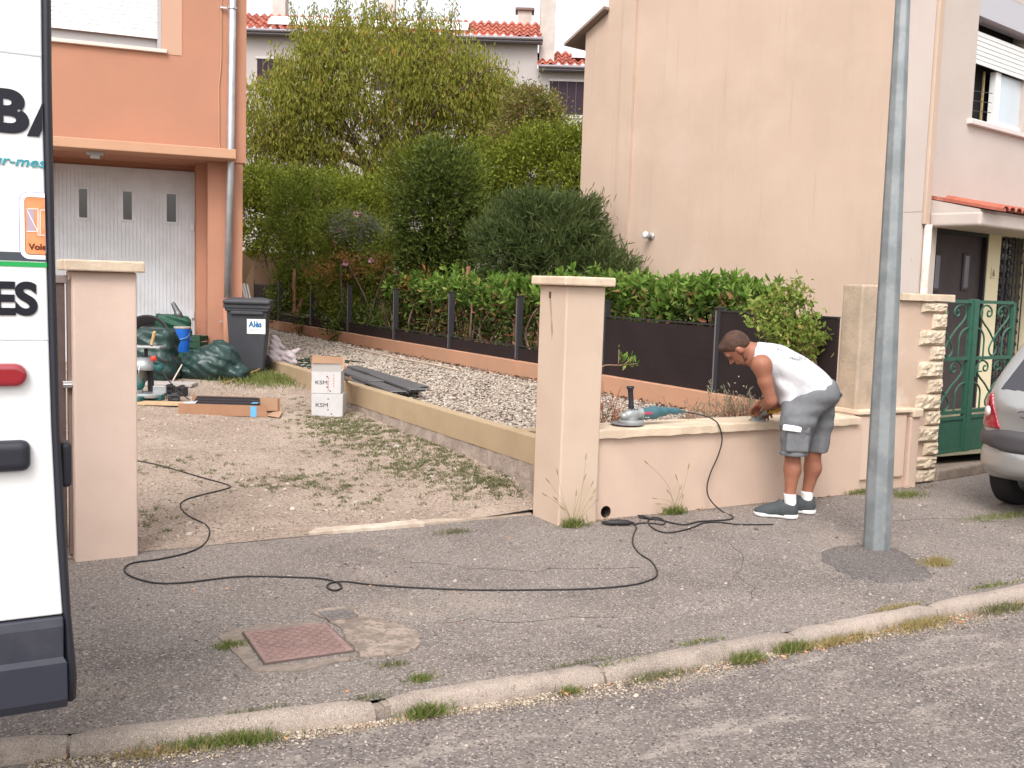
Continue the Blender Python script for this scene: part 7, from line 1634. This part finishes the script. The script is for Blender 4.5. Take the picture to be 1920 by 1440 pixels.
# hands: left one over the gear head, right one round the body of the tool
def hand(wrist, palm, d, n_, t_, curl, sc_=1.):
    """d finger direction, n_ towards the palm side, t_ thumb side"""
    d, n_, t_ = (np.array(v, float)/np.linalg.norm(v) for v in (d, n_, t_)); pr = []
    palm = np.array(palm)
    Mh = np.array([d, t_, np.cross(d, t_)])
    pr.append(('+',.012,*rc(wrist, palm-d*.02, .027, .026))); pr.append(('+',.014,'box',(tuple(palm),(.046*sc_,.042*sc_,.016),Mh,.014)))
    for k, (off, l0) in enumerate(((.031,.040),(.011,.045),(-.010,.042),(-.030,.033))):
        p = palm+d*.040+t_*off; a_ = curl*(.75+.08*k); q = p; v = d
        for j, (l, r0, r1) in enumerate(((l0,.0105,.0098),(l0*.62,.0096,.0088),(l0*.5,.0086,.0076))):
            aa = a_*(j+1)*.62; v = d*math.cos(aa)+n_*math.sin(aa); q2 = q+v*l; pr.append(('+',.003,*rc(q, q2, r0, r1))); q = q2
    p = palm-d*.012+t_*.036; q = p+t_*.026+d*.020+n_*.014; q2 = q+d*.026+n_*.018+t_*.002
    pr.append(('+',.008,*rc(p, q, .014, .0115))); pr.append(('+',.003,*rc(q, q2, .0112, .009))); return pr
WL = J(1430,757,.35); PLm = J(1424,760,.43)
prims += hand(WL, PLm, -rh_*.45+fh_*.5-arr(0,0,.45), arr(0,0,-1)+rh_*.3, -rh_*.7-fh_*.3, 2.0, .9)
WR = J(1450,762,.43); PR = J(1446,766,.49)
prims += hand(WR, PR, fh_*.8-arr(0,0,.35)-rh_*.2, -arr(0,0,1), -rh_, 1.4)
body_o = sdf_mesh('body', prims, .0052, skin, None, 2); mp.append(body_o)
# hair, beard, eyes
mp.append(sdf_mesh('hair', [('+',0,'ell',(Hp(-.018,.040,0),(.100,.088,.0815),HM)), ('+',.02,'ell',(Hp(-.05,.0,0),(.062,.065,.072),HM)), ('+',.015,'ell',(Hp(.045,.088,0),(.046,.034,.055),HM)),
   ('&',.012,'plane',(Hp(.050,.03,0),FCa*1.0-UPa*.75)), ('&',.01,'plane',(Hp(-.03,-.062,0),-UPa*1.0+FCa*.35)), ('-',.006,'ell',(Hp(.0,-.015,.084),(.024,.034,.022),HM)), ('-',.006,'ell',(Hp(.0,-.015,-.084),(.024,.034,.022),HM))], .0045, hairm, None, 1, lambda X, Y, Z: .0016*np.sin(X*420+np.sin(Z*260)*2)*np.sin(Y*380+np.sin(X*300))))
mp.append(sdf_mesh('beard', [('+',0,*rc(Hp(.048,-.100,-.012),Hp(.048,-.100,.012),.0305,.0305)), *[('+',.012,*rc(Hp(.046,-.098,s_*.014),Hp(.014,-.078,s_*.040),.029,.020)) for s_ in (-1, 1)], *[('+',.012,*rc(Hp(.014,-.078,s_*.040),Hp(.004,-.036,s_*.056),.020,.013)) for s_ in (-1, 1)], ('&',.012,'plane',(Hp(.050,-.060,0),UPa*.7+FCa*.5)), ('-',.01,'ell',(Hp(.095,-.066,0),(.026,.017,.026),HM)), ('+',.0,*rc(Hp(.091,-.050,-.018),Hp(.091,-.050,.018),.005,.005))], .004, M('beard_dark', (.15,.068,.045), rough=.8, bump=.003, bscale=200), None, 1))
ey = MB()
for s_ in (-.032,.032): ey.lathe(np.array(Hp(.080,.008,s_)), [(0,-.0115),(.006,-.010),(.0105,-.005),(.0118,0),(.0105,.005),(.006,.0102),(0,.0118)], 12, FCa)
mp.append(ey.build('eyes', M('eye_dark', (.05,.03,.025), rough=.2), smooth=True))
eb = MB()
for s_ in (-1, 1): eb.tube([np.array(Hp(.092,.026,s_*.014)), np.array(Hp(.092,.032,s_*.032)), np.array(Hp(.080,.027,s_*.052))], [.004,.005,.003], 6)
mp.append(eb.build('eyebrows', hairm, smooth=True))
# vest: torso shell, open at neck and shoulders, ending at a slanting hem
hemp = J(1465,764,.12); hem2 = J(1562,724,.12); hn = (rh_*float((hem2-hemp)@rh_)+arr(0,0,hem2[2]-hemp[2])); hn /= np.linalg.norm(hn); hnn = arr(0,0,0)+(-rh_*(-hn[2]))*0
hemn = np.cross(hn, fh_); hemn = hemn if hemn[2] < 0 else -hemn
def folds(X, Y, Z):
    a_ = (X-float(hemp[0]))*rh_[0]+(Y-float(hemp[1]))*rh_[1]; c_ = Z-.75; b_ = (X-float(hemp[0]))*fh_[0]+(Y-float(hemp[1]))*fh_[1]
    q = a_*.75-c_*.9; lo_ = np.clip((1.18-Z)/.35, .15, 1)
    return .010*lo_*np.sin(38*(a_*.9+c_*.55)+2.2*np.sin(9*c_+5*a_)+3*b_)+.006*lo_*np.sin(61*(a_*.7+c_*.8)+2.8*np.sin(12*a_+2))
mp.append(sdf_mesh('vest', [
 ('+',0,*rc(J(1424,668,.25),J(1446,680,.25),.098,.13)), ('+',.06,*rc(J(1432,682,.11),J(1430,680,.40),.066,.066)),
 ('+',.07,'ell',(J(1462,684,.24),(.19,.128,.182),frm(.9,-.35))), ('+',.08,'ell',(J(1500,712,.18),(.17,.150,.162),frm(.8,-.6))), ('+',.08,'ell',(J(1528,735,.13),(.155,.150,.180),frm(.5,-.8))),
 ('+',.06,'ell',(J(1478,728,.20),(.11,.10,.14),frm(.6,-.8))), ('+',.05,'ell',(J(1488,752,.14),(.10,.06,.14),frm(.9,.3))),
 ('&',.006,'plane',(tuple(hemp),tuple(hemn))), ('&',.008,'plane',(tuple(J(1411,652,.25)),tuple(-rh_*1.0+arr(0,0,.28)-fh_*.0))),
 ('-',.006,'ell',(tuple(J(1417,699,.05)),(.10,.062,.14),frm(.30,-1))), ('-',.006,'ell',(tuple(J(1417,699,.46)),(.10,.062,.14),frm(.30,-1))),
 ('-',.01,'ell',(tuple(J(1402,668,.25)),(.075,.085,.085),np.eye(3)))], .006, cloth, None, 2, folds))
# faded print between the shoulder blades
ink2 = M('print_black', (.05,.05,.055), rough=.9)
def backtext(body, x, y, sz, rot, nm):
    dirx = (rh_*math.cos(rot)+arr(0,0,math.sin(rot))); P = J(x, y, .07)
    n0 = -fh_*.62+arr(0,0,.78); n0 -= dirx*(n0@dirx); n0 /= np.linalg.norm(n0); uz2 = np.cross(n0, dirx)
    o = text_mesh(nm, body, sz, ink2, tuple(P-n0*0), dirx, uz2, bold=.0006, ext=.002)
    return o
# shorts
def sfold(X, Y, Z): return .0035*np.sin(45*Z+6*X+2*np.sin(14*Z+9*Y))+.002*np.sin(70*(X*rh_[0]+Y*rh_[1])+8*Z)
hz = float(J(1485,852,.03)[2])
mp.append(sdf_mesh('shorts', [
 ('+',0,'ell',(J(1538,737,.125),(.132,.137,.166),frm(.5,-.8))), ('+',.06,*rc(J(1522,748,.03),J(1495,790,.02),.112,.118)), ('+',.03,*rc(J(1495,790,.02),J(1488,850,.02),.118,.094)), ('+',.0,*rc(J(1488,850,.02),J(1487,866,.02),.094,.094)),
 ('+',.03,*rc(J(1540,745,.20),J(1537,790,.21),.108,.096)), ('+',.02,*rc(J(1537,790,.21),J(1529,850,.20),.096,.082)), ('+',.0,*rc(J(1529,850,.20),J(1528,866,.20),.082,.082)), ('+',.05,*rc(J(1490,762,.10),J(1500,750,.16),.09,.09)),
 ('&',.004,'plane',((0,0,hz),(0,0,-1))), ('&',.01,'plane',(tuple((hemp+hem2)/2+arr(0,0,.055)),tuple(-hemn)))], .006, shortm, None, 2, sfold))
mp.append(sdf_mesh('leg_hem', [('+',0,*rc(J(1488,846,.02),J(1488,848,.02),.0985,.0985)), ('&',.003,'plane',((0,0,hz-.002),(0,0,-1))), ('&',.003,'plane',((0,0,hz+.024),(0,0,1)))], .005, shortm, None, 1))
# cargo pocket, reflective strip
mp.append(sdf_mesh('cargo_pocket', [('+',0,'box',(tuple(J(1489,822,.02)-fh_*.088),(.080,.016,.085),np.array([rh_,fh_,(0,0,1)]),.013)), ('+',.006,'box',(tuple(J(1489,801,.02)-fh_*.096),(.085,.016,.026),np.array([rh_*.99+arr(0,0,-.1),fh_,(rh_*.1+arr(0,0,.99))]),.010))], .005, shortm, None, 2))
mp.append(sdf_mesh('reflective_strip', [('+',0,'box',(tuple(J(1477,799,.02)-fh_*.116),(.066,.006,.0215),np.array([rh_*.994+arr(0,0,-.10),fh_,(rh_*.1+arr(0,0,.994))]),.006))], .004, M('reflective', (.95,.95,.95), rough=.35, spec=.6), None, 1))
mp.append(sdf_mesh('belt_pouch', [('+',0,'box',(tuple(J(1566,744,.08)),(.028,.035,.045),np.array([rh_*.8+arr(0,0,-.6),fh_,rh_*.6+arr(0,0,.8)]),.012)), ('+',.01,*rc(J(1560,728,.08),J(1570,750,.08),.012,.016))], .005, M('pouch_dark', (.05,.05,.06), rough=.6), None, 1))
# shoes and socks
shm = M('shoe_grey', (.065,.072,.076), (.05,.057,.062), 60, rough=.8, bump=.001, bscale=300); solm = M('sole_white', (.68,.67,.66), rough=.5); sock = M('sock_white', (.74,.72,.72), rough=.95, bump=.001, bscale=200)
def shoe(ank, d, nm):
    Ln = .292; h = np.array([ank[0], ank[1], 0.])-d*Ln*.17; t_ = h+d*Ln; s = np.cross((0,0,1), d); Ms = np.array([d, s, (0,0,1)])
    a_ = lambda k, z, o=0.: tuple(h+d*Ln*k+s*o+arr(0,0,z))
    up = [('+',0,'ell',(a_(.16,.058),(.060,.043,.058),Ms)), ('+',.05,'ell',(a_(.48,.045),(.10,.047,.050),Ms)), ('+',.03,'ell',(a_(.76,.036),(.072,.050,.036),Ms)), ('+',.02,*rc(a_(.11,.06), a_(.055,.105), .036, .018)), ('+',.03,*rc(a_(.20,.085), a_(.40,.098), .040, .026)), ('+',.03,*rc(a_(.40,.07), a_(.66,.045), .042, .034)), ('-',.006,'rc',(a_(.19,.115), a_(.19,.17), .036,.05)), ('&',.004,'plane',((0,0,.018),(0,0,-1)))]
    u_ = sdf_mesh('shoe', up, .0045, shm, None, 2)
    so2 = [('+',0,*rc(a_(.13,.016), a_(.13,.016), .047, .047)), ('+',.05,*rc(a_(.13,.02), a_(.80,.02), .040, .050)), ('+',.03,*rc(a_(.80,.02), a_(.90,.03), .044, .030)), ('&',.005,'plane',((0,0,.031),(d[0]*.0,d[1]*.0,1))), ('&',.004,'plane',((0,0,.003),(0,0,-1)))]
    sdf_mesh('sole', so2, .0045, solm, u_, 1)
    lc = MB()
    for k in range(5):
        x = .40+.065*k; z = .133-.018*k; lc.tube([a_(x,z-.026,-.032), a_(x+.02,z,0), a_(x,z-.026,.032)], .0032, 5)
    lc.tube([a_(.38,.118,-.01), a_(.41,.090,-.035), a_(.42,.055,-.050), a_(.43,.02,-.052)], .0026, 5)
    lc.tube([a_(.02,.10,0), a_(.0,.125,0), a_(.06,.12,0)], .005, 5)
    lc.build('laces', M('lace_black', (.03,.03,.035), rough=.8) if 'lace_black' not in bpy.data.materials else bpy.data.materials['lace_black'], u_)
    return u_
h1 = gz(1491, 971); t1 = gz(1409, 964); d = (t1-h1)/np.linalg.norm(t1-h1); d[2] = 0; mp.append(shoe(J(1480,948,.02), d, 'l'))
mp.append(shoe(J(1513,940,.20), d, 'r'))
for a_, b_ in ((J(1481,926,.02), J(1482,946,.02)), (J(1512.5,921,.20), J(1513,939,.20))):
    mp.append(sdf_mesh('sock', [('+',0,*rc(a_, b_, .0435, .042)), ('&',.003,'plane',(tuple(a_+arr(0,0,.003)),(0,0,1)))], .0045, sock, None, 1))
# print, laid on the vest surface by ray from outside
bpy.context.view_layer.update()
vest = [o for o in mp if o.name.startswith('vest')][0]
from mathutils.bvhtree import BVHTree
bvh = BVHTree.FromPolygons([v.co[:] for v in vest.data.vertices], [p.vertices[:] for p in vest.data.polygons])
def decal(body, x, y, px_h, rot, nm):
    sz = px_h/260/.7; mkx = 1
    o = text_mesh(nm, body, sz, ink2, (0,0,0), (1,0,0), (0,1,0), bold=.0004, ext=0); ok = True
    bm2 = bmesh.new(); bm2.from_mesh(o.data); bmesh.ops.subdivide_edges(bm2, edges=bm2.edges[:], cuts=2); bmesh.ops.triangulate(bm2, faces=bm2.faces[:]); bad = []
    P0 = J(x, y, .05); outd = Vector(-fh_*.75+arr(0,0,.66)).normalized(); dx_ = Vector(rh_*math.cos(rot)+arr(0,0,math.sin(rot)));  dy_ = outd.cross(dx_).normalized()
    for v in bm2.verts:
        q = Vector(P0)+dx_*v.co.x+dy_*v.co.y+outd*.5; hit = bvh.ray_cast(q, -outd, 1.5)
        if hit[0] is None: bad.append(v)
        else: v.co = hit[0]+hit[1]*.0015 if hit[1].dot(outd) > 0 else hit[0]-hit[1]*.0015
    bmesh.ops.delete(bm2, geom=bad, context='VERTS'); bm2.to_mesh(o.data); bm2.free(); return o
for bd_, x, y, hh_, rot, nm in (('FRNTI', 1482, 668, 6, -.22, 'vest_print'), ('N T', 1502, 662, 6, -.35, 'vest_print'), ('--', 1487, 652, 5, -.15, 'vest_print'), ('^-', 1462, 646, 9, -.1, 'vest_print')):
    mp.append(decal(bd_, x, y, hh_, rot, nm))
kids(man, mp)
# ---- the yellow grinder in his hands
yel = M('tool_yellow', (.62,.38,.015), rough=.45, spec=.4)
t = thing('small_grinder', 'small yellow angle grinder with silver head held by the bending man on the coping', 'angle grinder', loc=tuple(J(1426,786,.50)))
z_ = lambda x, y, h=.50: tuple(J(x, y, h))
ps = [sdf_mesh('motor_body', [('+',0,*rc(z_(1437,770),z_(1456,766,.47),.026,.029)), ('+',.02,*rc(z_(1456,766,.47),z_(1478,758,.42),.027,.022))], .005, yel, None, 2),
      sdf_mesh('gear_head', [('+',0,*rc(z_(1424,776),z_(1436,772),.027,.026)), ('+',.01,*rc(z_(1422,777),z_(1421,786),.024,.020))], .005, bpy.data.materials['grinder_grey'], None, 2),
      MB().lathe(np.array(z_(1421,788)), [(0,-.006),(.052,-.006),(.055,.0),(.055,.012),(.045,.016),(0,.016)], 28, arr(0,0,1)-fh_*.25+rh_*.1).build('guard', bpy.data.materials['grinder_grey'], smooth=False),
      MB().lathe(np.array(z_(1418,789)), [(0,-.009),(.056,-.009),(.056,-.007),(0,-.007)], 28, arr(0,0,1)-fh_*.25+rh_*.1).build('disc', M('disc_rust', (.36,.2,.13), rough=.7)),
      MB().box(tuple(np.array(z_(1441,772,.468))-arr(.012,.002,.004)), tuple(np.array(z_(1441,772,.468))+arr(.02,.004,.010))).build('side_switch', bpy.data.materials['saw_dark'])]
kids(t, ps)
# scraps flying off the cut
for k, (x, y) in enumerate(((1378,718),(1380,734),(1385,706),(1394,724))):
    P = aty(x, y, 5.9); o = MB().obox(P, (1,0,.4), (0,1,0), (-.4,0,1), .004, .003, .003).build('stone_chip', M('chip', (.6,.45,.33), rough=.8) if k == 0 else bpy.data.materials['chip'])
    tag(o, 'tiny pale chip flying in the air between his face and the wall', 'chip', 'chips flying from the grinder')
